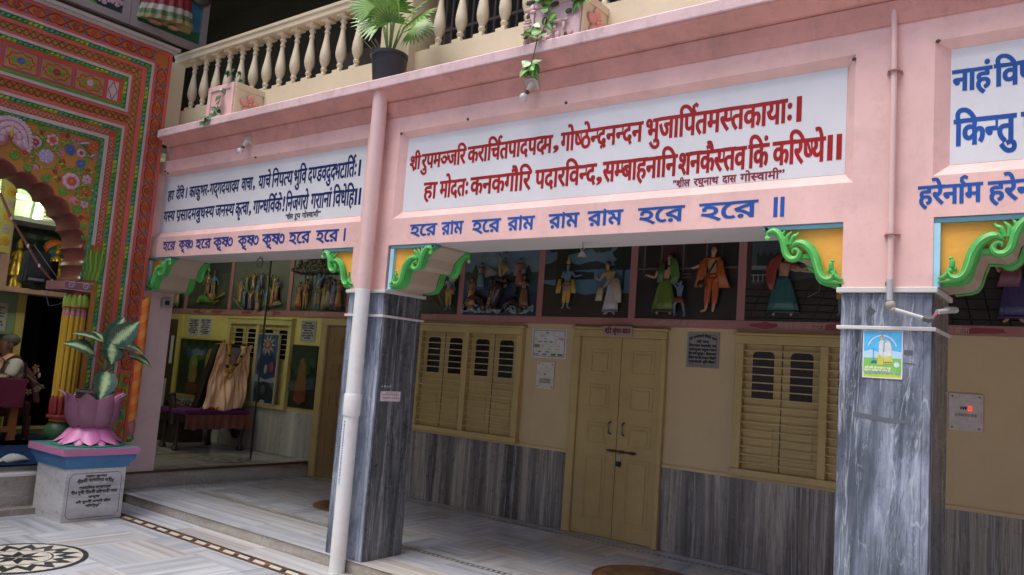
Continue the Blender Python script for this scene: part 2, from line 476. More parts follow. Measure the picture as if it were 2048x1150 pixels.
CZ = -.085
struct(slab_floor('courtyard_floor', -4.0, 8.6, -10.6, -.42, CZ, .62, warm=.3, seed=3))
struct(long_slabs('courtyard_floor_border', -4.0, 8.6, -.288, -.03, CZ, .95, 1, 5))
gb = MB().box(-9, 9, -11, 3, -.4, CZ - .004).build('ground', PVCG); struct(gb)
def diamond_strip():
    b = MB()
    y0, y1 = -.42, -.288
    b.mat(INK); z = CZ
    b.add([(-4, y0, z), (8.6, y0, z), (8.6, y0 + .014, z), (-4, y0 + .014, z)], [(0, 1, 2, 3)])
    b.mat(BROWN_IN); b.add([(-4, y1 - .014, z), (8.6, y1 - .014, z), (8.6, y1, z), (-4, y1, z)], [(0, 1, 2, 3)])
    P = .194; k = 0; x = -4.0; a, c = y0 + .014, y1 - .014; mid = (a + c) / 2
    while x < 8.5:
        b.mat(OCHRE_IN if k % 2 else BROWN_IN)
        hx, hy = .066, .026
        # ground of each bay as a ring round the lozenge, so nothing overlaps
        q = [(x, a), (x + P, a), (x + P, c), (x, c)]
        d = [(x + P / 2 - hx + .02, mid - hy), (x + P / 2 + hx + .02, mid - hy), (x + P / 2 + hx - .02, mid + hy), (x + P / 2 - hx - .02, mid + hy)]
        b.add([(*p, z) for p in q] + [(*p, z) for p in d], [(0, 1, 5, 4), (1, 2, 6, 5)])
        b.mat(INK if k % 3 == 0 else BROWN_IN); b.add([(*p, z) for p in q] + [(*p, z) for p in d], [(2, 3, 7, 6), (3, 0, 4, 7)])
        b.mat(CREAM_IN); b.add([(*p, z) for p in d], [(0, 1, 2, 3)])
        x += P; k += 1
    return b.build('floor_inlay_band', recalc=False)
struct(diamond_strip())
def block_strip(name, x0, x1, y0, y1, z, pitch=.05, along='x'):
    b = MB()
    def q(a0, a1, c0, c1):
        p = [(a0, c0, z), (a1, c0, z), (a1, c1, z), (a0, c1, z)] if along == 'x' else [(c0, a0, z), (c0, a1, z), (c1, a1, z), (c1, a0, z)]
        b.add(p, [(0, 1, 2, 3)])
    t = (y1 - y0) * .2
    b.mat(INK); q(x0, x1, y0, y0 + t); q(x0, x1, y1 - t, y1)
    x = x0
    while x < x1 - .001:
        b.mat(CREAM_IN); q(x, min(x + pitch * .62, x1), y0 + t, y1 - t)
        b.mat(INK); q(min(x + pitch * .62, x1), min(x + pitch, x1), y0 + t, y1 - t); x += pitch
    return struct(b.build(name, recalc=False))
# arcade floor, one step up
F0 = 0.0
struct(long_slabs('arcade_floor_edge', -4.22, 8.6, -.033, .60, F0, 1.35, 2, 11, .2))
block_strip('floor_inlay_line', -4.02, 8.6, .60, .652, F0)
struct(slab_floor('arcade_floor', -4.02, 8.6, .652, 2.19, F0, .36, warm=.33, seed=8))
block_strip('floor_inlay_line', -4.02, 8.6, 2.19, 2.235, F0)
struct(long_slabs('arcade_floor_edge', -4.02, 8.6, 2.235, 2.40, F0, 1.2, 1, 12, .3))
struct(long_slabs('arcade_floor_edge', -4.22, -4.07, .60, 2.40, F0, 1.2, 1, 13, .3))
block_strip('floor_inlay_line', .60, 2.40, -4.07, -4.02, F0, along='y')
struct(MB().box(-4.22, 8.6, -.026, .02, CZ, -.003).build('step_riser', MARB_R))
# raised platform in the left bay and the temple stage
struct(slab_floor('platform_floor', -8.2, -4.25, -.1, 2.40, .176, .5, warm=.75, seed=21))
struct(MB().box(-4.25, -4.21, -.08, 2.40, .150, .178).build('platform_nosing', BROWN_IN, bevel=.006))
struct(MB().box(-4.6, -4.235, -.08, 2.40, -.01, .150).build('platform_riser', MARB_R))
struct(MB().box(-8.2, -3.99, -6, -.09, CZ, .232).build('stage_riser', MARB_R))
struct(MB().box(-8.2, -3.965, -6, -.085, .232, .262).build('stage_floor', MARB_B, bevel=.005))
struct(MB().box(-4.0, -3.86, -6, -.42, CZ, -.03).build('stage_step', MARB_R))

def medallion(name, cx, cy, r, z, label, palette, pts=16, outer=INK, rot=0):
    """inlaid star rosette: flat rings and points with no overlapping faces"""
    b = MB()
    def ring(r0, r1, m, n=64):
        b.mat(m)
        p = [(cx + q * math.cos(2 * math.pi * i / n), cy + q * math.sin(2 * math.pi * i / n), z) for q in (r0, r1) for i in range(n)]
        b.add(p, [(i, (i + 1) % n, n + (i + 1) % n, n + i) for i in range(n)])
    def star(r0, r1, n, inside, outside):
        """band r0..r1 split by a zigzag: points (inside colour) reach from r0 to r1"""
        for i in range(n):
            a0 = 2 * math.pi * (i + rot) / n; a1 = 2 * math.pi * (i + 1 + rot) / n; am = (a0 + a1) / 2
            P = lambda q, a: (cx + q * math.cos(a), cy + q * math.sin(a), z)
            b.mat(inside); b.add([P(r0, a0), P(r1, am), P(r0, a1), P(r0, am)], [(0, 3, 1), (3, 2, 1)])
            b.mat(outside); b.add([P(r0, a0), P(r1, a0), P(r1, am)], [(0, 1, 2)])
            b.add([P(r0, a1), P(r1, am), P(r1, a1)], [(0, 1, 2)])
    star(.02 * r, .20 * r, 4, palette[1], palette[0])
    star(.20 * r, .43 * r, 8, palette[0], palette[1])
    ring(.43 * r, .47 * r, palette[1]); ring(.47 * r, .50 * r, palette[0]); star(.50 * r, .66 * r, pts, palette[1], palette[0])
    star(.66 * r, .92 * r, pts, palette[0], palette[1]); ring(.92 * r, r, outer)
    o = b.build(name, recalc=False)
    return tag(o, label, 'floor inlay')
medallion('floor_medallion', -2.42, -1.6, .44, CZ + .004, 'round black and white star inlay in the courtyard floor before the lotus pedestal', (INK, CREAM_IN, BROWN_IN), 16, INK)
medallion('floor_medallion', -2.38, 1.46, .40, F0 + .004, 'brown ringed round floor inlay behind the drainpipe pillar', (INK, OCHRE_IN, BROWN_IN), 12, OCHRE_IN)
medallion('floor_medallion', .92, 1.38, .40, F0 + .004, 'red rimmed round floor inlay in front of the double door', (BROWN_IN, OCHRE_IN, INK), 12, plain('red_inlay', (.17, .03, .02), .3))
medallion('floor_medallion', -4.68, 1.5, .26, .180, 'dark rosette inlaid in the raised platform beside the draped chair', (INK, CREAM_IN, INK), 10, INK)

# ================================================================== the arcade building
CX1 = (-1.07, -.68); CX2 = (2.612, 3.024); CD = .42; ZB = 2.345
XL, XR = -4.2, 7.6
ab = thing('arcade_building', 'pink arcaded temple building with white inscription panels and grey marble pillars', 'building', (0, .2, 0))
bm_ = MB()
bays = [(-4.16, -1.02), (-.66, 2.65), (3.017, 6.3)]
RZ0, RZ1 = 2.548, 3.225
bm_.box(XL, XR, .075, CD, ZB, 3.62)
bm_.box(XL, XR, 0, .075, ZB, RZ0); bm_.box(XL, XR, 0, .075, RZ1, 3.345)
xs = [XL] + [q for b in bays for q in b] + [XR]
for i in range(0, len(xs), 2): bm_.box(xs[i], xs[i + 1], 0, .075, RZ0, RZ1)
for c in (CX1, CX2): bm_.box(c[0], c[1], 0, CD, 2.005, ZB)
bm_.box(6.3, 6.7, 0, CD, 0, ZB)
beam = bm_.build('beam', PINK, ab)
box('beam_soffit', GREYS, ab, XL, XR, .004, CD - .004, ZB - .004, ZB + .01)
# chamfered frames of the panels
pans = [(-4.113, -1.068), (-.613, 2.598), (3.08, 6.24)]
PZ0, PZ1 = 2.607, 3.187
panels = []
for (a, c), (p, q), lab in zip(bays, pans, ('white inscription panel with dark blue lettering left of the drainpipe', 'white inscription panel with red lettering between the two pillars', 'white inscription panel with blue lettering at the right edge')):
    f = MB()
    o = [(a, .001, RZ0), (c, .001, RZ0), (c, .001, RZ1), (a, .001, RZ1)]; i_ = [(p, .052, PZ0), (q, .052, PZ0), (q, .052, PZ1), (p, .052, PZ1)]
    f.add(o + i_, [(0, 1, 5, 4), (1, 2, 6, 5), (2, 3, 7, 6), (3, 0, 4, 7)])
    f.build('panel_frame', PINK, ab)
    pn = box('inscription_panel', PANEL, ab, p, q, .05, .07, PZ0, PZ1); pn['label'] = lab
    panels.append(pn)
# cornice, slab lip
def xprof(name, m, prof, x0=-3.955, x1=XR, parent=ab):
    b = MB(); b.loft([[(x, y, z) for y, z in prof] for x in (x0, x1)]); return b.build(name, m, parent)
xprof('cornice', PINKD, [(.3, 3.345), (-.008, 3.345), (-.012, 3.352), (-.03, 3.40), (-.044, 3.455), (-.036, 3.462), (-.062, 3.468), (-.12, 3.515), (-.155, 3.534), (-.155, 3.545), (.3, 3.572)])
xprof('slab_edge', LIPP, [(.55, 3.573), (-.1, 3.549), (-.168, 3.536), (-.173, 3.542), (-.173, 3.606), (-.168, 3.613), (-.075, 3.65), (.55, 3.65)])
box('ceiling', TAN, ab, -8.2, XR, CD, 2.40, 3.40, 3.55)
box('upper_floor_slab', TAN, ab, -4.3, XR, .552, 3.2, 3.56, 3.649)
# columns
def column(x0, x1, label):
    sh = MB().mat(MARB_G).box(x0, x1, 0, CD, F0, 1.98)
    c = sh.build('column', None, ab, bevel=.006); c['label'] = label
    # right face carries a thin sheet in a darker grey marble tone
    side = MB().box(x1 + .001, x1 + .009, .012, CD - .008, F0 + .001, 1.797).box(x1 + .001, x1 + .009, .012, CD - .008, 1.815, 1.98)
    side.build('side_face', MARB_D, c)
    jm = plain('stone_joint', (.10, .105, .115), .7)
    for xx in (x0 + .032, x1 - .034): box('joint', jm, c, xx - .0012, xx + .0012, -.0006, .001, F0 + .001, 1.797)
    box('capital', MARB_B, c, x0 - .02, x1 + .024, -.02, CD + .02, 1.98, 2.006, bevel=.003)
    box('band', MARB_B, c, x0 - .016, x1 + .02, -.016, CD + .016, 1.797, 1.815, bevel=.003)
    return c
col1 = column(*CX1, 'grey marble pillar behind the white drainpipe')
col2 = column(*CX2, 'blue grey marble pillar with a poster')
# carved brackets under the beam
BR = [(.0, 2.006), (.05, 2.012), (.12, 2.02), (.15, 2.032), (.168, 2.06), (.184, 2.12), (.20, 2.165), (.235, 2.165), (.285, 2.158), (.32, 2.18), (.34, 2.245), (.39, 2.292), (.44, 2.32), (.44, ZB)]
def spiral(cx, cz, r, a0, turns, n=20, sgn=1):
    return [(cx + r * (1 - .82 * i / n) * math.cos(a0 + sgn * turns * 2 * math.pi * i / n), cz + r * (1 - .82 * i / n) * math.sin(a0 + sgn * turns * 2 * math.pi * i / n)) for i in range(n + 1)]
def catmull(P, k=4):
    P = [np.array(p, float) for p in P]; P = [2 * P[0] - P[1]] + P + [2 * P[-1] - P[-2]]; out = []
    for i in range(1, len(P) - 2):
        for j in range(k):
            t = j / k; out.append(tuple(.5 * (2 * P[i] + (P[i + 1] - P[i - 1]) * t + (2 * P[i - 1] - 5 * P[i] + 4 * P[i + 1] - P[i + 2]) * t * t + (3 * P[i] - P[i - 1] - 3 * P[i + 1] + P[i + 2]) * t ** 3)))
    return out + [tuple(P[-2])]
def bracket(xo, sg, label):
    """xo: x of the pillar face, sg: direction the bracket reaches"""
    fr = lambda u, v, d: (xo + sg * u, d, v)
    body = [(0, 2.006)] + BR[1:] + [(0, ZB)]
    b = MB().mat(TAN); b.prism([(u * .985, v + .004) if 0 < u else (u, v) for u, v in body], fr, .06, CD - .06)
    b.mat(AMBER); inner = [(u, v + .02) for u, v in BR[:-1]] + [(.43, 2.33), (.0, 2.33)]
    b.prism(inner, fr, .028, .06)
    br = b.build('bracket', None, ab); br['label'] = label
    f = MB().mat(SKYB_SHADE).box(*sorted((xo, xo + sg * .452)), .004, .07, 2.317, ZB - .002)
    f.mat(SKYB).box(*sorted((xo, xo + sg * .036)), .004, .07, 2.008, 2.316)
    f.build('bracket_frame', None, br)
    for y0, y1, fc in ((.0, .065, -1), (CD - .06, CD, 1)):
        yc = (y0 - .002) if fc < 0 else (y1 + .002)
        s = MB().mat(GREEN)
        low = BR[1:-1]
        s.prism([(u, v - .002) for u, v in low] + [(u + .004, v + .020) for u, v in low[::-1]], fr, y0 + .004, y1)
        def run(ctrl, rr, m, k=4, dy=0, n=8, sq=1.0):
            P, Q = catmull([(u, v) for u, v in ctrl], k), catmull([(r, 0) for r in rr], k)
            s.mat(m).tube([(xo + sg * u, yc + fc * dy, v) for u, v in P], [max(q[0], .002) for q in Q], n, True, (0, 1, 0))
        up = [(.425, 2.285), (.418, 2.306), (.39, 2.314), (.36, 2.292), (.338, 2.25), (.328, 2.205), (.315, 2.175), (.29, 2.158), (.262, 2.165), (.252, 2.19), (.268, 2.21), (.287, 2.205), (.288, 2.19)]
        ur = [.010, .014, .017, .019, .021, .021, .019, .018, .017, .015, .012, .009, .006]
        lo = [(.30, 2.222), (.27, 2.243), (.235, 2.238), (.20, 2.212), (.172, 2.165), (.157, 2.115), (.143, 2.075), (.118, 2.05), (.09, 2.052), (.075, 2.075), (.085, 2.097), (.102, 2.092), (.102, 2.078)]
        lr = [.008, .017, .023, .025, .025, .024, .022, .020, .018, .015, .012, .009, .006]
        run(up, ur, GREEN); run(lo, lr, GREEN)
        run(up[1:10], [.004] * 9, GREENL, 4, .017, 5); run(lo[1:10], [.0045] * 9, GREENL, 4, .021, 5)
        run([(.12, 2.045), (.07, 2.036), (.028, 2.03)], [.016, .012, .004], GREEN); run([(.09, 2.09), (.055, 2.055), (.03, 2.048)], [.012, .011, .004], GREEN, 4, .006)
        run([(.43, 2.285), (.422, 2.272), (.41, 2.28)], [.010, .012, .006], GREENL, 4, .004)
        for ct in ([(.315, 2.235), (.318, 2.275), (.295, 2.305)], [(.30, 2.235), (.285, 2.275), (.268, 2.285), (.258, 2.30)], [(.33, 2.262), (.345, 2.285), (.33, 2.312)], [(.088, 2.10), (.09, 2.125), (.084, 2.142)]): run(ct, [.013, .012, .004][:len(ct)] if len(ct) == 3 else [.012, .012, .009, .004], GREEN, 4, .004)
        s.ell((xo + sg * .084, yc + fc * .004, 2.142), (.011, .008, .009), 7, 5)
        s.build('scroll', None, br, smooth=True)
    return br
bracket(2.65, -1, 'green scroll bracket on an amber ground at the left of the poster pillar')
bracket(-.655, 1, 'green scroll bracket on an amber ground at the right of the drainpipe pillar')
bracket(-1.0, -1, 'green scroll bracket on an amber ground at the left of the drainpipe pillar')
bracket(3.017, 1, 'green scroll bracket on an amber ground at the right edge')
bracket(-4.16, 1, 'shaded green scroll bracket beside the painted gateway')
# end pier under the beam in the left bay
box('end_pier', paint('mauve_pier_paint', (.62, .46, .46), .6, .08, .25, 30, .12), ab, -4.5, -4.2, 0, .34, .176, ZB - .003)

# ------------------------------------------------------------------ painted lettering
T1, T0 = 3.052, 2.932
def lettering(parent, m, lines, y, name='lettering'):
    b = MB()
    for s, x0, x1, zb, zt, off in lines: letters(b, s, x0, x1, zb, zt, FXZ(y), off)
    return b.build(name, m, parent, recalc=False)
THK = (.0052, .0042); TNK = (.0042, .0040)
lettering(panels[1], RED, [
    ('श/ी', -.572, -.466, 2.935, 3.035, THK), ('रुपमञ<जिर', -.457, -.017, 2.93, 3.038, THK), ('करािच^तपादपद{म', .003, .735, 2.93, 3.045, THK), (',', .75, .785, 2.945, 3.06, THK),
    ('गोष<ठेन<द/नन<दन', .806, 1.405, 2.928, 3.048, THK), ('भुजािप^तमस<तकायाः', 1.432, 2.31, 2.925, 3.055, THK), ('।', 2.335, 2.37, 2.925, 3.06, THK),
    ('हा', -.405, -.275, 2.695, 2.812, THK), ('मोदतः', -.243, .024, 2.692, 2.812, THK), ('कनकगौिर', .051, .583, 2.69, 2.813, THK), ('पदारिवन<द', .618, 1.09, 2.69, 2.813, THK), (',', 1.10, 1.132, 2.70, 2.82, THK),
    ('सम<बाहनािन', 1.142, 1.646, 2.69, 2.815, THK), ('शनकैस<तव', 1.661, 2.066, 2.69, 2.817, THK), ('िकं', 2.082, 2.194, 2.69, 2.818, THK), ('किरष<ये', 2.22, 2.494, 2.69, 2.818, THK), ('॥', 2.515, 2.572, 2.69, 2.82, THK),
    ], .0485)
lettering(panels[1], plain('thin_red_ink', (.22, .015, .03), .5), [('“श/ील', 1.63, 1.735, 2.617, 2.655, .002), ('रघुनाथ', 1.76, 1.91, 2.616, 2.655, .002), ('दास', 1.935, 2.015, 2.616, 2.656, .002), ('गोस<वामी”', 2.04, 2.285, 2.615, 2.657, .002)], .0485)
lettering(panels[0], NAVY, [
    ('हा', -4.02, -3.905, 2.945, 3.035, TNK), ('देिव', -3.863, -3.72, 2.945, 3.04, TNK), ('।', -3.69, -3.66, 2.945, 3.045, TNK), ('काकुभर-', -3.623, -3.28, 2.945, 3.048, TNK), ('गद्गदयाद{य', -3.265, -2.79, 2.945, 3.05, TNK), ('वाचा', -2.749, -2.58, 2.945, 3.055, TNK), (',', -2.565, -2.54, 2.955, 3.055, TNK),
    ('याचे', -2.488, -2.31, 2.942, 3.058, TNK), ('िनपत<य', -2.289, -1.998, 2.94, 3.06, TNK), ('भुिव', -1.979, -1.81, 2.94, 3.063, TNK), ('दण<डवदुद{भटाित^ः', -1.787, -1.184, 2.94, 3.065, TNK), ('।', -1.155, -1.129, 2.94, 3.068, TNK),
    ('यस<य', -4.05, -3.847, 2.722, 2.822, TNK), ('प/सादमबुधस<य', -3.814, -3.15, 2.72, 2.824, TNK), ('जनस<य', -3.129, -2.824, 2.718, 2.826, TNK), ('कृत<वा', -2.802, -2.60, 2.715, 2.827, TNK), (',', -2.585, -2.56, 2.72, 2.827, TNK), ('गान<धिव^के', -2.528, -2.114, 2.712, 2.828, TNK), ('!', -2.094, -2.074, 2.71, 2.828, TNK),
    ('िनजगराे', -2.055, -1.751, 2.708, 2.83, TNK), ('गराानां', -1.714, -1.455, 2.708, 2.83, TNK), ('िवधेिह', -1.433, -1.174, 2.705, 2.832, TNK), ('॥', -1.157, -1.107, 2.705, 2.835, TNK)], .0485)
lettering(panels[0], plain('thin_navy_ink', (.02, .022, .05), .5), [('“श/ील', -2.04, -1.94, 2.634, 2.672, .002), ('रूप', -1.92, -1.84, 2.634, 2.672, .002), ('गोस<वामी”', -1.815, -1.575, 2.632, 2.674, .002)], .0485)
lettering(panels[2], BLUE, [('नाहं', 3.09, 3.25, 2.972, 3.074, THK), ('िवप/ो', 3.265, 3.46, 2.97, 3.074, THK), ('न च', 3.48, 3.68, 2.97, 3.074, THK), ('नरपित', 3.70, 4.1, 2.97, 3.074, THK),
    ('िकन<तु', 3.10, 3.35, 2.70, 2.826, THK), ('प/ोद{यन', 3.375, 3.75, 2.70, 2.826, THK), ('िनिखल', 3.78, 4.1, 2.70, 2.826, THK)], .0485)
HARE, RAM, KR = 'হরে', 'রাম', 'কৃষ{৩'
HARE = 'হ' + 'ে' + 'র'
TB = (.0042, .003)
lettering(beam, BLUE, [(HARE, -.462, -.197, 2.405, 2.488, TB), (RAM, -.149, .054, 2.403, 2.49, TB), (HARE, .138, .387, 2.403, 2.49, TB), (RAM, .45, .669, 2.403, 2.49, TB),
    (RAM, .787, 1.015, 2.402, 2.491, TB), (RAM, 1.082, 1.329, 2.402, 2.491, TB), (HARE, 1.437, 1.732, 2.402, 2.49, TB), (HARE, 1.828, 2.164, 2.40, 2.49, TB), ('॥', 2.248, 2.312, 2.392, 2.495, TB)], -.0018, 'painted_line')
lettering(beam, plain('bengali_navy_paint', (.012, .045, .24), .4), [(HARE, -3.91, -3.683, 2.412, 2.494, TB), (KR, -3.62, -3.371, 2.412, 2.497, TB), (HARE, -3.32, -3.063, 2.41, 2.497, TB), (KR, -3.025, -2.716, 2.41, 2.5, TB),
    (KR, -2.633, -2.325, 2.408, 2.5, TB), (KR, -2.273, -1.959, 2.406, 2.499, TB), (HARE, -1.896, -1.616, 2.404, 2.499, TB), (HARE, -1.541, -1.264, 2.402, 2.498, TB), ('।', -1.20, -1.178, 2.40, 2.498, TB)], -.0018, 'painted_line')
lettering(beam, BLUE, [('हरेना^म', 2.957, 3.223, 2.408, 2.497, TB), ('हरेना^म', 3.25, 3.53, 2.408, 2.497, TB), ('हरेना^मैव', 3.56, 3.9, 2.408, 2.497, TB)], -.0018, 'painted_line')

# small dirt plugs and nail stubs along the frames
for x, z in ((-.645, 3.21), (.02, 3.235), (.86, 3.232), (2.642, 3.2), (-4.03, 3.235), (-3.98, 3.21), (3.03, 3.22), (-2.5, 3.22)):
    nb = MB(); nb.ell((x, -.004, z), (.011, .01, .010), 8, 5); nb.build('nail_stub', paint('grimy_stub', (.09, .07, .065), .7, .3, .3, 20, .2), ab)

# ------------------------------------------------------------------ balustrade on the slab
bal = thing('balustrade', 'cream painted balustrade of turned balusters above the pink cornice', 'balustrade', (0, .33, 3.65))
box('parapet_base', CREAM, bal, -4.6, -1.21, .27, .40, 3.651, 4.005)
box('parapet_base', CREAM, bal, -.86, XR, .27, .40, 3.651, 4.005)
b = MB()
for a, c in ((-4.6, -1.21), (-.86, XR)):
    b.loft([[(x, y, z) for y, z in ((.275, 4.575), (.262, 4.583), (.262, 4.632), (.25, 4.64), (.25, 4.668), (.42, 4.668), (.42, 4.64), (.405, 4.632), (.405, 4.583), (.39, 4.575))] for x in (a, c)])
b.build('handrail', CREAM, bal)
box('newel_pier', CREAM, bal, -1.206, -.862, .20, .56, 3.651, 6.6, bevel=.01)
prof = [(.0, .0), (.048, .0), (.048, .03), (.026, .034), (.02, .06), (.028, .075), (.031, .088), (.022, .10), (.026, .115), (.045, .16), (.05, .20), (.046, .25), (.034, .32), (.023, .39), (.02, .43), (.027, .437), (.027, .45), (.02, .455), (.021, .48), (.032, .49), (.032, .502), (.022, .507), (.026, .525), (.05, .54), (.05, .565), (.0, .565)]
def baluster_mesh():
    b = MB()
    sq = [p for p in prof if .03 < p[1] < .53]
    b.box(-.046, .046, -.046, .046, -.035, .032); b.box(-.05, .05, -.05, .05, .54, .568)
    b.loft([[(r * 1.0 * math.cos(2 * math.pi * k / 14), r * math.sin(2 * math.pi * k / 14), z) for k in range(14)] for r, z in [(.03, .03)] + sq + [(.045, .541)]])
    return b
b0 = baluster_mesh().build('baluster', CREAM, None, smooth=True)
b0.parent = bal
xsb = [-1.641 - .2205 * k for k in range(13)] + [-.647 + .221 * k for k in range(0, 36)]
for i, x in enumerate(xsb):
    if -.72 < x < -.6: x = -.66
    o = b0 if i == 0 else b0.copy()
    if i: COL.objects.link(o); o.parent = bal
    o.location = (x, 0, 4.007 - 3.65); o.rotation_euler.z = random.uniform(-.05, .05)

# upper gallery behind the balustrade, deep in shade
ug = thing('upper_gallery', 'dark upper floor gallery wall behind the balustrade', 'gallery wall', (0, 2, 3.65))
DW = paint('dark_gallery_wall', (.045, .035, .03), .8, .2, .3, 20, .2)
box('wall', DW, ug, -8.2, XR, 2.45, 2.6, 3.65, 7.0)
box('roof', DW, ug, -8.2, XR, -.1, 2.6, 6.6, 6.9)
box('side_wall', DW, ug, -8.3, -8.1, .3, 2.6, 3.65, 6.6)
g = MB()
x = -1.9
while x < 3.2:
    g.tube([(x, 1.7, 3.65), (x, 1.7, 5.4)], .013, 6); x += .095
for z in (3.75, 4.35, 4.95): g.box(-1.95, 3.25, 1.685, 1.715, z, z + .03)
g.build('grille', paint('grey_iron_grille', (.16, .14, .12), .6, .2, .2, 30, .1), ug)
box('shutter_board', paint('brown_shutter', (.10, .055, .04), .6, .2, .2, 30, .1), ug, -4.0, -2.1, 2.0, 2.03, 3.65, 5.2)

# ------------------------------------------------------------------ walls that close the courtyard (out of frame)
cw = thing('courtyard_wing', 'plain pale pink wing closing the far sides of the courtyard', 'building', (2, -10, 0))
cwp = paint('wing_wall_paint', (.60, .44, .40), .7, .1, .2, 20, .1)
box('wall', cwp, cw, -4.4, 8.8, -10.9, -10.6, CZ, 7.2); box('wall', cwp, cw, 8.6, 8.9, -10.6, 2.6, CZ, 7.2)

# ================================================================== back wall of the arcade
D = 2.39
bw = thing('gallery_wall', 'buff plastered rear wall of the arcade with striped marble dado', 'wall', (0, 2.5, 0))
box('plaster', WALLC, bw, -3.75, XR, D, D + .2, 0, 3.42)
box('plaster', WALLY, bw, -8.2, -3.75, D, D + .2, 0, 3.42)  # yellow tint puts the left bay's warm light into the plaster colour
def dado(a, c, z0, z1, seed):
    b = MB(); x = a; r = random.Random(seed)
    while x < c - .01:
        w = min(r.uniform(.55, .75), c - x); b.box(x + .0008, x + w - .0008, D - .014, D, z0, z1); x += w
    b.build('dado', MARB_S if z0 < .1 else MARB_L, bw)
    box('dado_cap', WALLC, bw, a, c, D - .018, D, z1, z1 + .03, bevel=.004)
dado(-3.66, -.475, .004, .722, 1); dado(.52, 8.0 if XR > 8 else XR, .004, .715, 2); dado(-8.0, -4.22, .18, .742, 3)
box('picture_rail', RAILP, bw, -8.2, XR, D - .022, D, 1.957, 2.032, bevel=.004)
box('picture_rail', RAILP, bw, -8.2, XR, D - .022, D, 2.735, 2.80, bevel=.004)
for x in (-7.40, -6.275, -4.94, -3.78, -3.1, -1.97, -.915, .137, 1.18, 2.24, 3.3):
    box('rail_post', RAILP, bw, x - .035, x + .035, D - .02, D, 2.032, 2.735)

def window(x0, x1, z0, z1, mull, label, group='slatted windows of the rear wall', seed=0, mat=None):
    """wooden window: heavy frame, closed shutters with round-topped panes, thin horizontal bars in front"""
    W = mat or WOODC
    t = thing('slatted_window', label, 'window', ((x0 + x1) / 2, D, z0), group)
    f = MB(); w = .07; ya, yb = D - .06, D + .02
    f.box(x0, x1, ya, yb, z1 - w, z1); f.box(x0 - .01, x1 + .01, ya - .012, yb, z0, z0 + w * .8)
    f.box(x0, x0 + w, ya, yb, z0 + w * .8, z1 - w); f.box(x1 - w, x1, ya, yb, z0 + w * .8, z1 - w)
    for m in mull: f.box(m - .032, m + .032, ya, yb, z0 + w * .8, z1 - w)
    f.box(x0 - .02, x1 + .02, ya - .018, D, z1, z1 + .022)
    f.build('frame', W, t, bevel=.006)
    edges = [x0 + w] + [q for m in mull for q in (m - .032, m + .032)] + [x1 - w]
    zt, zb = z1 - w, z0 + w * .8
    for i in range(0, len(edges), 2):
        a, c = edges[i], edges[i + 1]; h = (a + c) / 2
        box('leaf_gap', BLACK, t, h - .003, h + .003, D - .003, D + .003, zb, zt)
        for (p, q) in ((a, h - .003), (h + .003, c)):
            s = MB().box(p + .002, q - .002, D - .004, D + .006, zb, zt)
            gx0, gx1 = (p + q) / 2 - .09, (p + q) / 2 + .09
            s.box(gx0 - .01, gx1 + .01, D - .012, D - .004, zb + .10, zb + .36)
            sh = s.build('shutter', W, t, bevel=.005)
            zz0, zz1 = zt - .455, zt - .06
            poly = [(gx0, zz0), (gx1, zz0), (gx1, zz1 - .03), (gx1 - .012, zz1 - .008), (gx1 - .035, zz1), (gx0 + .035, zz1), (gx0 + .012, zz1 - .008), (gx0, zz1 - .03)]
            MB().prism(poly, FXZ(0), D - .0065, D - .0035).build('pane', DARKG, sh)
        bars = MB(); z = zb + .05; k = 0
        while z < zt - .02:
            bars.box(a - .002, c + .002, D - .043, D - .030, z, z + .009); z += .066; k += 1
        bars.build('bar', paint('lit_window_bar', (.50, .40, .20), .45, .1, .2, 35, .1), t)  # lighter colour stands in for light catching the bars
    return t
window(-2.53, -1.07, .745, 1.905, [-1.81], 'ochre slatted double window left of the double door, above the striped dado')
window(1.165, 2.62, .745, 1.905, [1.89], 'ochre slatted window between the marble plaque and the poster pillar')
window(-6.2, -4.78, .75, 1.905, [-5.5], 'slatted window behind the peach draped chair', mat=paint('greenish_woodwork', (.50, .44, .17), .5, .07, .18, 35, .12))

def door_leaf(parent, x0, x1, z0, z1, panels, y, W):
    b = MB().box(x0, x1, y, y + .035, z0, z1)
    for (a, c, p, q) in panels:
        # sunk moulding with a raised field
        for s, dd in ((0, .006), ):
            b.box(a, c, y - .006, y, q - .014, q); b.box(a, c, y - .006, y, p, p + .014); b.box(a, a + .014, y - .006, y, p + .014, q - .014); b.box(c - .014, c, y - .006, y, p + .014, q - .014)
        b.box(a + .035, c - .035, y - .009, y, p + .035, q - .035)
    return b.build('leaf', W, parent, bevel=.004)
dd = thing('double_door', 'closed ochre double door with raised panels and a padlocked bolt', 'door', (.04, D, 0))
fr_ = MB()
fr_.box(-.47, -.385, D - .05, D + .02, 0, 1.845); fr_.box(.472, .52, D - .05, D + .02, 0, 1.845); fr_.box(-.47, .52, D - .05, D + .02, 1.845, 1.915); fr_.box(-.49, .54, D - .06, D, 1.915, 1.94)
fr_.build('frame', WOODC, dd, bevel=.008)
zs = [(.15, .745), (.85, 1.045), (1.18, 1.40), (1.51, 1.73)]
lf = door_leaf(dd, -.383, .054, .012, 1.843, [(-.265, -.045, p, q) for p, q in zs], D - .02, WOODC)
rf = door_leaf(dd, .060, .470, .012, 1.843, [(.172, .405, p, q) for p, q in zs], D - .02, WOODC)
for l, x in ((lf, -.012), (rf, .128)):
    MB().tube([(x, D - .022, 1.065), (x, D - .055, 1.05), (x, D - .055, .965), (x, D - .022, .95)], .009, 8).build('handle', plain('dull_handle', (.22, .21, .2), .4, .6), l, smooth=True)
BR_ = plain('brown_bolt', (.09, .055, .03), .45, .5)
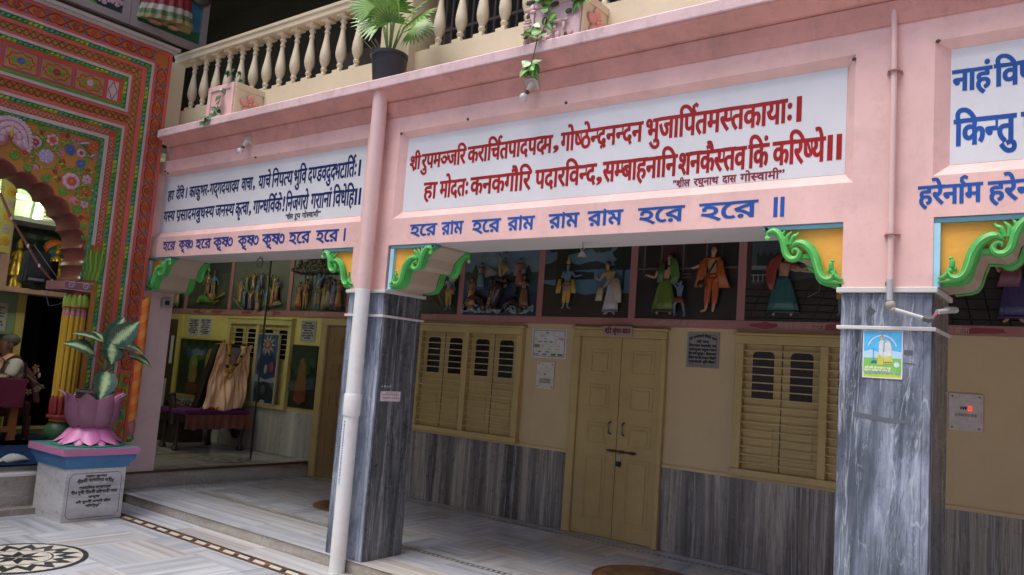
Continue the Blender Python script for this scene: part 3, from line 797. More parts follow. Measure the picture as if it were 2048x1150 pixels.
bo = MB().tube([(-.03, D - .035, .803), (.27, D - .035, .80)], .0085, 8).box(.0, .05, D - .042, D - .02, .79, .815).box(.10, .14, D - .042, D - .02, .788, .814).box(.21, .25, D - .042, D - .02, .787, .813).build('bolt', BR_, rf)
box('gap_shadow', BLACK, dd, .0545, .0595, D - .006, D - .004, .012, 1.843)
box('threshold', MARB_R, dd, -.47, .52, D - .07, D - .05, .003, .012)
pl = tag(MB().mat(plain('padlock_body', (.04, .045, .05), .35, .8)).box(.085, .125, D - .06, D - .042, .668, .715).mat(STEEL).tube([(.092, D - .05, .713), (.092, D - .05, .755), (.098, D - .05, .775), (.112, D - .05, .775), (.118, D - .05, .755), (.118, D - .05, .713)], .005, 6).box(.095, .115, D - .062, D - .06, .655, .67).build('padlock', None), 'small dark padlock hanging from the bolt of the double door', 'padlock')
d2 = thing('panel_door', 'brown shaded door with ochre frame on the rear wall left of the drainpipe pillar', 'door', (-3.9, D, 0))
b = MB(); b.box(-4.21, -4.1, D - .05, D + .02, 0, 1.86); b.box(-4.21, -3.3, D - .05, D + .02, 1.86, 1.94); b.box(-3.40, -3.3, D - .05, D + .02, 0, 1.86)
b.build('frame', WOODC, d2, bevel=.008)
door_leaf(d2, -4.098, -3.402, .012, 1.858, [(-3.98, -3.8, p, q) for p, q in zs] + [(-3.7, -3.52, p, q) for p, q in zs], D - .015, paint('brown_door', (.24, .155, .07), .5, .1, .2, 30, .1))
d3 = thing('dark_door', 'dark brown wooden door at the far left end of the rear wall', 'door', (-7.6, D, .176))
box('frame', WALLY, d3, -7.5, -7.42, D - .04, D, .18, 1.95)
door_leaf(d3, -8.1, -7.502, .18, 1.87, [(-7.72, -7.55, 1.1, 1.6)], D - .02, paint('walnut_door', (.075, .042, .022), .45, .15, .2, 30, .1))
box('glass_panel', PANEL, d3, -7.66, -7.58, D - .032, D - .029, 1.2, 1.62)

# ------------------------------------------------------------------ signs and fittings on the rear wall
def plate(name, label, cat, x0, x1, z0, z1, m, t=.012, y=D, corner=0):
    o = box(name, m, None, x0, x1, y - t, y - .0005, z0, z1, bevel=.002)
    return tag(o, label, cat)
np_ = plate('nameplate', 'grey nameplate with maroon lettering above the double door', 'sign', -.12, .18, 1.855, 1.95, plain('grey_nameplate', (.34, .31, .29), .4), .075)
np_.data.transform(Matrix.Translation((0, 0, 0)))
b = MB(); letters(b, 'श/ी', -.105, -.03, 1.883, 1.925, FXZ(D - .0765), .003); letters(b, 'शृंगार-सदन', -.015, .165, 1.883, 1.925, FXZ(D - .0765), .003)
b.build('lettering', plain('maroon_ink', (.20, .01, .03), .5), np_, recalc=False)
# flow chart
ch = plate('flow_chart', 'white printed flow chart with coloured boxes pasted left of the double door', 'chart', -.985, -.568, 1.617, 1.905, plain('chart_paper', (.62, .62, .64), .5), .004)
b = MB(); Y = D - .0052
b.mat(plain('chart_border', (.03, .045, .07), .5))
for q in ((-.965, -.588, 1.632, 1.637), (-.965, -.588, 1.888, 1.893), (-.965, -.960, 1.637, 1.888), (-.593, -.588, 1.637, 1.888)): b.box(q[0], q[1], Y, Y + .001, q[2], q[3])
rows = [(1.868, [(-.80, .045, (.12, .3, .4), .014)]), (1.836, [(-.87, .05, (.5, .35, .4), .006), (-.70, .05, (.5, .3, .35), .006)]), (1.81, [(-.935, .03, (.45, .5, .2), .01), (-.82, .035, (.4, .5, .15), .01), (-.63, .055, (.55, .3, .34), .028)]),
        (1.778, [(-.885, .042, (.16, .17, .35), .011), (-.82, .042, (.16, .17, .35), .011), (-.755, .042, (.16, .17, .35), .011)]), (1.735, [(-.92, .07, (.24, .24, .08), .034), (-.85, .03, (.5, .3, .35), .009), (-.75, .03, (.5, .35, .4), .009), (-.66, .03, (.45, .35, .4), .009)]),
        (1.705, [(-.85, .04, (.5, .45, .2), .007), (-.775, .05, (.3, .45, .12), .009), (-.67, .05, (.5, .42, .15), .009)]), (1.678, [(-.885, .042, (.05, .22, .06), .011), (-.79, .042, (.05, .22, .06), .011)]), (1.652, [(-.925, .055, (.05, .19, .42), .013), (-.825, .055, (.05, .19, .42), .013), (-.715, .058, (.05, .22, .07), .02), (-.635, .058, (.05, .22, .07), .02)])]
for z, it in rows:
    for x, w, c, h in it: b.mat(plain('chart_%d_%d_%d' % tuple(int(q * 100) for q in c), c, .6)).box(x - w / 2, x + w / 2, Y, Y + .001, z - h / 2, z + h / 2)
b.mat(plain('chart_line', (.35, .35, .38), .6))
for q in ((-.80, -.798, 1.845, 1.86), (-.87, -.70, 1.8455, 1.847), (-.70, -.698, 1.76, 1.83), (-.86, -.66, 1.7455, 1.747), (-.90, -.64, 1.6655, 1.667), (-.82, -.818, 1.785, 1.80)): b.box(q[0], q[1], Y, Y + .001, q[2], q[3])
b.build('printed_box', None, ch)
def switchboard(x0, x1, z0, z1, label, lit=False, rows=2, rz=.36):
    o = plate('switchboard', label, 'switchboard', x0, x1, z0, z1, plain('switch_plate', (.60, .58, .56), .3), .016)
    s = MB().mat(plain('screw', (.03, .03, .035), .4, .6))
    for x in (x0 + .022, x1 - .022):
        for z in (z0 + .022, z1 - .022): s.lathe((0, 0, 0), [(.006, 0)], 4) if False else s.box(x - .005, x + .005, D - .0185, D - .016, z - .005, z + .005)
    s.build('screw', None, o)
    w = MB().mat(plain('switch_grey', (.34, .32, .30), .4)); zc = z0 + (z1 - z0) * rz; n = 7
    for r in range(rows):
        for k in range(n):
            x = x0 + (x1 - x0) * (.22 + .56 * k / (n - 1)); w.box(x - .0075, x + .0075, D - .021, D - .016, zc - r * .026 - .01, zc - r * .026 + .010)
    w.build('switch', None, o, bevel=.001)
    k = MB().mat(plain('switch_dark', (.03, .03, .03), .4)); xm = (x0 + x1) / 2
    k.box(xm - .006, xm + .006, D - .021, D - .016, zc + .045, zc + .06)
    if lit:
        for q in (-.03, -.015, .0): k.box(xm + q - .004, xm + q + .004, D - .021, D - .016, zc + .04, zc + .058)
    k.build('socket', None, o)
    if lit: MB().mat(plain('red_indicator', (1, .025, .008), .3, 0, 1.6)).box(xm + .016, xm + .036, D - .023, D - .016, zc + .036, zc + .062).build('indicator', None, o, bevel=.002)
    return o
switchboard(-.893, -.685, 1.312, 1.58, 'white switchboard under the flow chart', rz=.34)
switchboard(2.76, 2.975, 1.275, 1.54, 'white switchboard with a glowing red indicator at the right edge', True, 1, .42)

def text_plaque(x0, x1, z0, z1, lines, label, stone, ink, y=D, inkm=None, border=True, parent=None, arch=.0):
    o = plate('text_plaque', label, 'plaque', x0, x1, z0, z1, stone, .014, y)
    b = MB(); Y = y - .0155
    n = len(lines); h = (z1 - z0)
    if border:
        m = .02; q = [(x0 + m + .02, z0 + m), (x1 - m - .02, z0 + m), (x1 - m, z0 + m + .02), (x1 - m, z1 - m - .02), (x1 - m - .02, z1 - m), (x0 + m + .02, z1 - m), (x0 + m, z1 - m - .02), (x0 + m, z0 + m + .02)]
        b.tube([(u, Y, v) for u, v in q + q[:1]], .0017, 4)
    for i, (s, f) in enumerate(lines):
        zc = z1 - h * (.13 + .80 * i / n); w = (x1 - x0) * .42 * f; xm = (x0 + x1) / 2; hh = h * .80 / n * .5
        af = (lambda u, xm=xm, w=w: arch * (1 - ((u - xm) / w) ** 2) - arch * .5) if (arch and i == 0) else None
        letters(b, s, xm - w, xm + w, zc - hh * .8, zc + hh * .2, FXZ(Y), .0022, arcf=af)
    b.build('lettering', ink, o, recalc=False)
    return o
DINK = plain('dark_engraving', (.02, .02, .022), .5)
text_plaque(.705, 1.0, 1.612, 1.918, [('श/ी राधारानी िशला दान', 1), ('की जय', .45), ('िवश<वनाथ चक/वतीर् पाद', 1), ('कायार्लय मधुवन काम', 1), ('िक राधे कुण्ड । दीनदयाल', 1), ('िवशेष कर िक सनातन िवहारी', 1), ('प/भुपादपदे भूिम िवहार', .98)], 'grey engraved marble plaque between the double door and the slatted window', paint('plaque_stone', (.24, .235, .25), .35, .1, .2, 30, .03), DINK, arch=.03)
PL = paint('pale_plaque', (.56, .56, .55), .35, .08, .15, 30, .03)
PLB = [('श/ी राधाकृष्ण', .9), ('िनत<यलीला', .6), ('प/िवष<ट परमहंस', .95), ('श/ीमद् भिक<त', .9), ('वेदान<त', .6), ('महाराज की', .8), ('पुण<य स<मृित में', .9), ('समिपर्त', .55)]
text_plaque(-7.27, -6.975, 1.64, 1.90, PLB, 'left one of two pale engraved plaques over the forest painting', PL, DINK)
text_plaque(-6.965, -6.665, 1.64, 1.905, PLB[2:] + PLB[:2], 'right one of two pale engraved plaques over the forest painting', PL, DINK)
text_plaque(-4.645, -4.352, 1.64, 1.918, PLB[1:], 'pale engraved plaque above the small forest painting', paint('greyer_plaque', (.40, .40, .39), .4, .1, .2, 30, .03), DINK)
# faint captions on the rail
b = MB(); letters(b, 'श/ी महारास', -5.74, -5.25, 1.975, 2.012, FXZ(D - .0235), .002); letters(b, 'श/ी िगिरराज', -4.6, -4.2, 1.975, 2.012, FXZ(D - .0235), .001); letters(b, 'राम कृष<ण', -6.98, -6.68, 1.978, 2.010, FXZ(D - .0235), .001)
letters(b, 'माखन चोर को दण<ड', 1.50, 1.885, 1.975, 2.012, FXZ(D - .0235), .0015); letters(b, 'यशोदा माँ के द्वारा', .38, .86, 1.975, 2.008, FXZ(D - .0235), .0008); letters(b, 'की लीला', 2.73, 2.885, 1.972, 2.01, FXZ(D - .0235), .0015); letters(b, 'श/ीराधे', -2.5, -2.3, 1.975, 2.005, FXZ(D - .0235), .0008)
b.build('caption', plain('faded_caption_paint', (.42, .27, .25), .6), bw, recalc=False)
b = MB()
for x, w in ((-7.0, .16), (-6.55, .16), (-5.85, .13), (-5.22, .15), (1.4, .12), (1.95, .16), (2.96, .14)):
    p = [(x + w * (1 + .25 * random.uniform(-1, 1)) * math.cos(q * .524), 1.994 + .026 * (1 + .3 * random.uniform(-1, 1)) * math.sin(q * .524)) for q in range(12)]
    b.add([(u, D - .0228, v) for u, v in p], [tuple(range(12))])
b.build('smear', MAROON, bw)

# ================================================================== relief figures
def skin_mesh(joints, edges, rad, sub=1, root=0):
    me = bpy.data.meshes.new('sk'); me.from_pydata(joints, edges, [])
    o = bpy.data.objects.new('sk', me); COL.objects.link(o)
    m = o.modifiers.new('s', 'SKIN')
    m.use_smooth_shade = True; m.branch_smoothing = .4
    for i, v in enumerate(me.skin_vertices[0].data):
        r = rad[i]; v.radius = r if isinstance(r, tuple) else (r, r); v.use_root = (i == root)
    if sub: q = o.modifiers.new('u', 'SUBSURF'); q.levels = sub; q.render_levels = sub
    dg = bpy.context.evaluated_depsgraph_get(); dg.update()
    out = bpy.data.meshes.new_from_object(o.evaluated_get(dg))
    bpy.data.objects.remove(o); bpy.data.meshes.remove(me)
    return out
SKINS = {'fair': (.56, .33, .20), 'brown': (.30, .16, .09), 'blue': (.15, .24, .32), 'gold': (.50, .33, .08), 'dark': (.07, .05, .05)}
def relief_paint(c, gloss=.3):
    return paint('relief_%d_%d_%d' % tuple(int(q * 999) for q in c), tuple(q * .72 for q in c), gloss, .28, .45, 30, .5)
DEF = dict(pelvis=(0, .52), chest=(0, .70), neck=(0, .835), head=(.0, .92), shL=(-.10, .795), shR=(.10, .795), elL=(-.15, .64), elR=(.15, .64), haL=(-.13, .50), haR=(.13, .50), kL=(-.06, .28), kR=(.06, .28), aL=(-.07, .04), aR=(.07, .04), tL=(-.12, .015), tR=(.12, .015))
def figure(parent, cx, z0, H, y, pose={}, skin='fair', dress=None, top=None, shawl=None, dhoti=None, hair=(.02, .015, .012), crown=None, fy=.42, sub=1, flip=False, hem=.19, trim=None):
    """one relief figure as parts of its panel; cx, z0: point between the feet"""
    J = dict(DEF); J.update(pose)
    sx = -1 if flip else 1
    P = lambda k, dy=0: Vector((cx + sx * J[k][0] * H, y - (J[k][2] if len(J[k]) > 2 else 0) * H - dy * H, z0 + J[k][1] * H))
    order = ['pelvis', 'chest', 'neck', 'head', 'shL', 'elL', 'haL', 'shR', 'elR', 'haR', 'kL', 'aL', 'tL', 'kR', 'aR', 'tR']
    hipL = (-.05, .5); J['hL'] = (J['pelvis'][0] - .05, J['pelvis'][1] - .03); J['hR'] = (J['pelvis'][0] + .05, J['pelvis'][1] - .03)
    J['top'] = (J['head'][0] * 1.05 - J['neck'][0] * .05, J['head'][1] + .045)
    order += ['hL', 'hR', 'top']
    ix = {k: i for i, k in enumerate(order)}
    E = [('pelvis', 'chest'), ('chest', 'neck'), ('neck', 'head'), ('head', 'top'), ('chest', 'shL'), ('shL', 'elL'), ('elL', 'haL'), ('chest', 'shR'), ('shR', 'elR'), ('elR', 'haR'), ('pelvis', 'hL'), ('hL', 'kL'), ('kL', 'aL'), ('aL', 'tL'), ('pelvis', 'hR'), ('hR', 'kR'), ('kR', 'aR'), ('aR', 'tR')]
    rad = dict(pelvis=.075, chest=.085, neck=.028, head=.050, shL=.036, shR=.036, elL=.026, elR=.026, haL=.02, haR=.02, hL=.06, hR=.06, kL=.04, kR=.04, aL=.024, aR=.024, tL=.017, tR=.017, top=.036)
    me = skin_mesh([P(k) for k in order], [(ix[a], ix[c]) for a, c in E], [rad[k] * H for k in order], sub)
    me.materials.clear(); me.materials.append(relief_paint(SKINS[skin]))
    for v in me.vertices: v.co.y = y + (v.co.y - y) * fy
    body = link('figure', me, parent, 'all')
    def ellipse(k, r, dz=0, dx=0): return [(cx + sx * (J[k][0] + dx) * H + r[0] * H * math.cos(q), y + r[1] * H * math.sin(q) * fy, z0 + (J[k][1] + dz) * H) for q in [2 * math.pi * i / 20 for i in range(20)]]
    if dress:       # long pleated skirt
        mx = (J['aL'][0] + J['aR'][0]) / 2; hw = abs(J['aR'][0] - J['aL'][0]) / 2 + .10; rings = []
        for t in (0, .12, .35, .7, .93, 1):
            px = J['pelvis'][0] * (1 - t) + mx * t; w = .085 + (hw - .085) * t ** .8; zz = (J['pelvis'][1] + .06) * (1 - t) + (.055) * t
            rings.append([(cx + sx * px * H + w * H * (1 + .07 * t * math.cos(9 * q)) * math.cos(q), y + (.075 + .05 * t) * H * (1 + .10 * t * math.cos(9 * q)) * math.sin(q) * fy, z0 + zz * H) for q in [2 * math.pi * i / 40 for i in range(40)]])
        b = MB().mat(relief_paint(dress)); b.loft(rings[:5])
        b.mat(relief_paint(trim or tuple(q * .45 for q in dress))); b.loft([[(p[0], p[1] - .001, p[2]) for p in r] for r in rings[4:]] if False else [[(cx + sx * mx * H + (p[0] - cx - sx * mx * H) * 1.03, y + (p[1] - y) * 1.05, p[2]) for p in r] for r in rings[4:]])
        b.build('skirt', None, body, smooth='all')
    if dhoti:       # wrapped cloth round the legs
        rl = dict(pelvis=.088, hL=.072, hR=.072, kL=.055, kR=.055, mL=.045, mR=.045)
        J['mL'] = tuple(np.array(J['kL'][:2]) * .3 + np.array(J['aL'][:2]) * .7); J['mR'] = tuple(np.array(J['kR'][:2]) * .3 + np.array(J['aR'][:2]) * .7)
        ks = ['pelvis', 'hL', 'kL', 'mL', 'hR', 'kR', 'mR']; J['pelvis'] = (J['pelvis'][0], J['pelvis'][1] + .02)
        m2 = skin_mesh([P(k) for k in ks], [(0, 1), (1, 2), (2, 3), (0, 4), (4, 5), (5, 6)], [rl[k] * H for k in ks], 1)
        m2.materials.clear(); m2.materials.append(relief_paint(dhoti))
        for v in m2.vertices: v.co.y = y + (v.co.y - y) * fy
        link('dhoti', m2, body, 'all')
        b = MB().mat(relief_paint(tuple(q * .7 for q in dhoti))); b.loft([ellipse('pelvis', (.10, .10), .03), ellipse('pelvis', (.102, .102), .005), ellipse('pelvis', (.095, .095), -.02)]); b.build('waistband', None, body, smooth='all')
    if top:
        ks = ['chest', 'neck', 'shL', 'eL', 'shR', 'eR', 'w']; J['eL'] = tuple(np.array(J['shL'][:2]) * .4 + np.array(J['elL'][:2]) * .6); J['eR'] = tuple(np.array(J['shR'][:2]) * .4 + np.array(J['elR'][:2]) * .6)
        J['w'] = (J['pelvis'][0], J['pelvis'][1] + .06); J['neck2'] = J['neck']; J['nk'] = (J['neck'][0], J['neck'][1] - .03)
        ks[1] = 'nk'; rr = dict(chest=.095, nk=.045, shL=.045, shR=.045, eL=.038, eR=.038, w=.08)
        m3 = skin_mesh([P(k) for k in ks], [(0, 1), (0, 2), (2, 3), (0, 4), (4, 5), (0, 6)], [rr[k] * H for k in ks], 1)
        m3.materials.clear(); m3.materials.append(relief_paint(top))
        for v in m3.vertices: v.co.y = y + (v.co.y - y) * fy
        link('blouse', m3, body, 'all')
    if shawl:       # cloth panels hanging from given points: list of (colour, [(x,z,halfwidth)...])
        for c, pts in shawl:
            b = MB().mat(relief_paint(c)); rings = []
            n = len(pts)
            for i, (u, v, w) in enumerate(pts):
                rings.append([(cx + sx * (u + w * q) * H, y - (.11 + .018 * math.cos(q * 7 + i * .6)) * H * fy + (.0 if k < 7 else .02 * H), z0 + v * H) for k, q in enumerate([-1, -.66, -.33, 0, .33, .66, 1] + [1, .5, 0, -.5, -1])])
            b.loft(rings); b.build('shawl', None, body, smooth='all')
    hx = cx + sx * J['head'][0] * H; hz = z0 + J['head'][1] * H
    if hair:
        b = MB().mat(relief_paint(hair)); b.ell((hx + sx * .012 * H, y + .012 * H, hz + .018 * H), (.055 * H, .055 * H * fy, .055 * H)); b.build('hair', None, body, smooth='all')
    if crown:
        b = MB().mat(relief_paint(crown, .2)); b.lathe((hx, y, hz + .045 * H), [(.045 * H, -.01 * H), (.050 * H, .012 * H), (.04 * H, .05 * H), (.018 * H, .09 * H), (.004 * H, .12 * H)], 10, (1, fy)); b.build('crown', None, body, smooth='all')
    # face: nose, brows and mouth
    b = MB().mat(relief_paint(SKINS[skin])); b.ell((hx - sx * .004 * H, y - .056 * H * fy, hz - .002 * H), (.008 * H, .014 * H, .016 * H), 6, 4)
    b.mat(BLACK); [b.ell((hx + q * .02 * H, y - .052 * H * fy, hz + .010 * H), (.010 * H, .006 * H, .005 * H), 6, 4) for q in (-1, 1)]
    b.mat(relief_paint((.35, .06, .05))); b.ell((hx, y - .052 * H * fy, hz - .026 * H), (.012 * H, .006 * H, .005 * H), 6, 4)
    b.build('face', None, body, smooth='all')
    return body
def panel(x0, x1, label, bg, shapes=(), z0=2.034, z1=2.733, yb=D - .004, grp='painted relief panels under the arcade ceiling'):
    """relief panel: board, painted scenery cut as thin relief layers"""
    t = thing('relief_panel', label, 'relief panel', ((x0 + x1) / 2, D, z0), grp)
    box('backboard', relief_paint(bg, .45), t, x0, x1, D - .006, D, z0, z1)
    if shapes:
        b = MB()
        for i, (c, poly) in enumerate(shapes):
            pp = [(min(max(u, x0), x1), min(max(v, z0), z1)) for u, v in poly]
            b.mat(relief_paint(c, .45)).prism(pp, FXZ(0), D - .0075 - .0016 * i, D - .0062)
        b.build('scenery', None, t)
    return t
def hills(x0, x1, zb, zs, seed=0):
    n = len(zs); r = random.Random(seed)
    top = []
    for i in range(n * 6):
        f = i / (n * 6 - 1) * (n - 1); k = int(min(f, n - 2)); g = f - k; g = g * g * (3 - 2 * g)
        top.append((x0 + (x1 - x0) * i / (n * 6 - 1), zs[k] * (1 - g) + zs[k + 1] * g + r.uniform(-.004, .004)))
    return [(x0, zb), (x1, zb)] + top[::-1]
def crownblob(cx, cz, rx, rz, seed, n=26):
    r = random.Random(seed)
    return [(cx + rx * (1 + .22 * r.uniform(-1, 1)) * math.cos(2 * math.pi * i / n), cz + rz * (1 + .22 * r.uniform(-1, 1)) * math.sin(2 * math.pi * i / n)) for i in range(n)]
def rect(a, c, p, q): return [(a, p), (c, p), (c, q), (a, q)]
YF = D - .05
SKYP, WATER, EARTH, LEAF, LEAFD = (.15, .26, .34), (.11, .24, .36), (.045, .035, .025), (.03, .07, .03), (.012, .03, .016)
# 1: archer beside the bracket
t = panel(-3.06, -2.005, 'dark relief panel with a blue archer beside the drainpipe pillar', (.035, .05, .03), [((.02, .035, .02), hills(-3.06, -2.005, 2.034, [2.2, 2.3, 2.18])), (LEAFD, crownblob(-2.35, 2.62, .2, .12, 4))])
figure(t, -2.12, 2.07, .42, YF, dict(haL=(-.16, .72), elL=(-.16, .66), haR=(.22, .52), elR=(.17, .62), aL=(-.02, .04), aR=(.06, .05), kR=(.05, .29)), 'blue', dhoti=(.50, .33, .06), top=(.16, .27, .27), shawl=[((.33, .12, .09), [(.12, .62, .05), (.16, .5, .06), (.17, .42, .05)])], crown=(.4, .3, .1))
b = MB().mat(relief_paint((.30, .06, .04))).tube([(-2.62, YF, 2.33), (-2.45, YF - .02, 2.25), (-2.25, YF, 2.13)], .008, 6).mat(relief_paint((.45, .33, .1))).tube([(-2.2, YF, 2.14), (-2.28, YF, 2.25), (-2.2, YF, 2.36)], .008, 6); b.build('bow', None, t)
b = MB().mat(relief_paint((.42, .36, .30)));
for k in range(9): b.ell((-2.08 + .03 * math.sin(k * 2.1), YF, 2.42 + .022 * k), (.05 - .002 * k, .03, .035))
b.build('falling_robe', None, t, smooth='all')
# 2: dance on the serpent
t = panel(-1.935, -.952, 'blue river relief panel with dancers around a rearing serpent', SKYP, [((.20, .28, .34), crownblob(-1.6, 2.62, .18, .035, 2)), ((.20, .28, .34), crownblob(-1.2, 2.58, .2, .03, 3)), ((.045, .075, .04), hills(-1.935, -.952, 2.3, [2.5, 2.47, 2.44, 2.5, 2.48])), (LEAF, [(-1.86, 2.45), (-1.74, 2.45), (-1.8, 2.58)]), (LEAF, [(-1.14, 2.46), (-1.04, 2.46), (-1.09, 2.56)]), ((.05, .085, .15), hills(-1.935, -.952, 2.034, [2.40, 2.405, 2.395, 2.40])), ((.035, .055, .10), hills(-1.935, -.952, 2.034, [2.25, 2.31, 2.24, 2.28]))])
b = MB().mat(relief_paint((.33, .42, .45)))
r_ = random.Random(5)
for k in range(120):
    x = r_.uniform(-1.92, -.97); z = 2.045 + r_.uniform(0, .10) * r_.random() + .02; b.ell((x, D - .022 - r_.uniform(0, .02), z), (r_.uniform(.012, .03), .012, r_.uniform(.008, .022)), 6, 4)
b.build('foam', None, t, smooth='all')
b = MB().mat(relief_paint((.055, .035, .03), .2))
b.tube([(-1.50, YF, 2.12), (-1.47, YF - .02, 2.2), (-1.42, YF - .03, 2.3), (-1.40, YF - .03, 2.36)], [.075, .07, .075, .06], 10)
b.ell((-1.42, YF, 2.36), (.125, .03, .07)); [b.ell((-1.42 + .045 * (k - 2), YF - .03, 2.405 - .006 * abs(k - 2)), (.026, .025, .035)) for k in range(5)]
b.tube([(-1.74 + .13 * math.cos(q), YF, 2.08 + .14 * math.sin(q)) for q in [math.pi * i / 8 for i in range(9)]], .034, 8); b.tube([(-1.24 + .11 * math.cos(q), YF, 2.06 + .12 * math.sin(q)) for q in [math.pi * i / 8 for i in range(9)]], .034, 8)
b.tube([(-1.25, YF, 2.2), (-1.18, YF, 2.27), (-1.22, YF, 2.36), (-1.28, YF, 2.40)], [.02, .02, .015, .008], 8)
b.mat(relief_paint((.30, .17, .12), .2)); [b.tube([(-1.52 + .02 * k, YF - .075, 2.10), (-1.485 + .02 * k, YF - .09, 2.2), (-1.45 + .018 * k, YF - .10, 2.32)], .006, 5) for k in range(4)]
b.build('serpent', None, t, smooth='all')
figure(t, -1.40, 2.375, .36, YF - .02, dict(elL=(-.24, .74), haL=(-.22, .9), elR=(.24, .76), haR=(.28, .62), kR=(.16, .34), aR=(.06, .2), tR=(.02, .17), aL=(-.02, .04), kL=(-.02, .28)), 'blue', dhoti=(.45, .30, .06), crown=(.45, .3, .08), shawl=[((.45, .32, .1), [(.17, .52, .03), (.24, .42, .05), (.27, .32, .05)])])
for (x, z, H, c, top, pz) in ((-1.68, 2.30, .30, (.10, .20, .24), (.05, .06, .09), dict(elR=(.22, .72), haR=(.38, .66))), (-1.17, 2.32, .31, (.32, .09, .10), (.25, .06, .07), dict(elL=(-.16, .76), haL=(-.22, .9), elR=(.2, .62), haR=(.24, .5))), (-1.80, 2.10, .34, (.55, .26, .06), (.35, .05, .05), dict()), (-1.10, 2.10, .36, (.22, .12, .05), (.03, .03, .04), dict(elL=(-.15, .65), haL=(-.06, .72), elR=(.15, .65), haR=(.05, .74)))):
    figure(t, x, z, H, YF, pz, 'brown', dress=c, top=top, fy=.6)
for x, z in ((-1.24, 2.47), (-1.62, 2.46)):
    b = MB().mat(relief_paint((.34, .30, .33))); b.loft([[(x + .05 * k, YF - .01 + .004 * (k % 2), z - .03 + .01 * k), (x + .05 * k, YF + .005, z + .09 - .02 * k)] for k in range(4)], cap=False, closed=False); b.build('wing', None, t)
# 3: river bank pair
t = panel(-.882, .10, 'river bank relief panel with a blue figure meeting a man in white', SKYP, [((.03, .045, .05), hills(-.882, .1, 2.45, [2.56, 2.62, 2.55, 2.58, 2.53, 2.55])), (WATER, hills(-.882, .1, 2.034, [2.50, 2.49, 2.50, 2.485])), ((.03, .045, .04), hills(-.882, -.3, 2.4, [2.56, 2.52, 2.48, 2.47])), (EARTH, hills(-.882, .1, 2.034, [2.36, 2.33, 2.25, 2.27, 2.26])), ((.03, .022, .016), rect(-.74, -.62, 2.3, 2.74)), (LEAFD, crownblob(-.6, 2.73, .26, .07, 8)), (LEAF, crownblob(-.22, 2.71, .12, .05, 9)), (LEAFD, crownblob(.04, 2.62, .12, .14, 10)), (LEAFD, rect(.02, .035, 2.3, 2.6))])
figure(t, -.575, 2.105, .47, YF, dict(elL=(-.15, .66), haL=(-.05, .70), elR=(.17, .68), haR=(.36, .72), aL=(-.07, .04), aR=(.03, .04), kR=(.04, .28)), 'blue', dhoti=(.62, .38, .05), shawl=[((.55, .38, .07), [(-.16, .62, .03), (-.18, .45, .06), (-.2, .33, .05)]), ((.55, .38, .07), [(.16, .62, .03), (.18, .45, .05), (.19, .33, .05)]), ((.42, .24, .30), [(0, .52, .09), (0, .44, .08), (.01, .38, .05)])], crown=(.55, .38, .10))
figure(t, -.085, 2.055, .53, YF, dict(pelvis=(.04, .52), chest=(-.02, .69), neck=(-.07, .82), head=(-.09, .90), shL=(-.12, .77), shR=(.06, .77), elL=(-.24, .62), haL=(-.33, .70), elR=(-.12, .52), haR=(-.28, .44), aL=(-.04, .04), aR=(.07, .04), kL=(-.01, .28), kR=(.07, .28)), 'fair', dress=(.52, .52, .56), top=(.55, .38, .14), hem=.1, trim=(.16, .22, .42), shawl=[((.58, .50, .40), [(.10, .66, .08), (.15, .45, .09), (.19, .22, .06)]), ((.62, .52, .34), [(-.18, .5, .05), (-.19, .36, .06), (-.21, .25, .06)])], crown=None)
# 4: the green woman, the child and the singer
t = panel(.172, 1.145, 'palace hall relief panel with a woman in green, a child and a musician in orange', (.05, .035, .035), [((.025, .022, .02), rect(.172, 1.145, 2.034, 2.40)), ((.10, .03, .035), rect(.40, .56, 2.47, 2.72)), ((.018, .014, .014), rect(.26, .40, 2.5, 2.72)), ((.018, .014, .014), rect(.66, .84, 2.5, 2.72)), ((.018, .014, .014), rect(1.0, 1.13, 2.5, 2.72)), ((.14, .115, .10), rect(.232, .252, 2.46, 2.73)), ((.14, .115, .10), rect(.405, .422, 2.46, 2.73)), ((.14, .115, .10), rect(.62, .64, 2.46, 2.73)), ((.14, .115, .10), rect(.845, .862, 2.46, 2.73)), ((.14, .115, .10), rect(.172, 1.145, 2.485, 2.50)), ((.12, .09, .075), rect(.62, .72, 2.40, 2.415)), ((.12, .09, .075), rect(.62, .72, 2.43, 2.445))])
figure(t, .48, 2.06, .575, YF, dict(pelvis=(.0, .52), chest=(.02, .69), neck=(.06, .82), head=(.065, .915), elL=(-.18, .60), haL=(-.36, .65), elR=(.13, .66), haR=(.03, .66), aL=(-.12, .04), aR=(.10, .04)), 'fair', dress=(.13, .22, .03), top=(.02, .035, .02), hair=(.015, .012, .012), trim=(.05, .05, .04), shawl=[((.07, .20, .04), [(.14, .90, .05), (.17, .76, .07), (.19, .62, .07), (.16, .5, .05)]), ((.06, .16, .035), [(-.04, .82, .04), (-.06, .68, .05), (-.07, .52, .05)])])
figure(t, .635, 2.05, .34, YF - .02, dict(elL=(-.18, .86), haL=(-.3, .98), elR=(-.12, .9), haR=(-.2, 1.02), aL=(-.12, .04), aR=(.17, .04), kL=(-.14, .3), kR=(.12, .28), head=(.02, .92)), 'blue', dhoti=None, shawl=[((.22, .03, .03), [(0, .52, .10), (.01, .44, .11), (.02, .36, .09)])], hair=(.01, .01, .012))
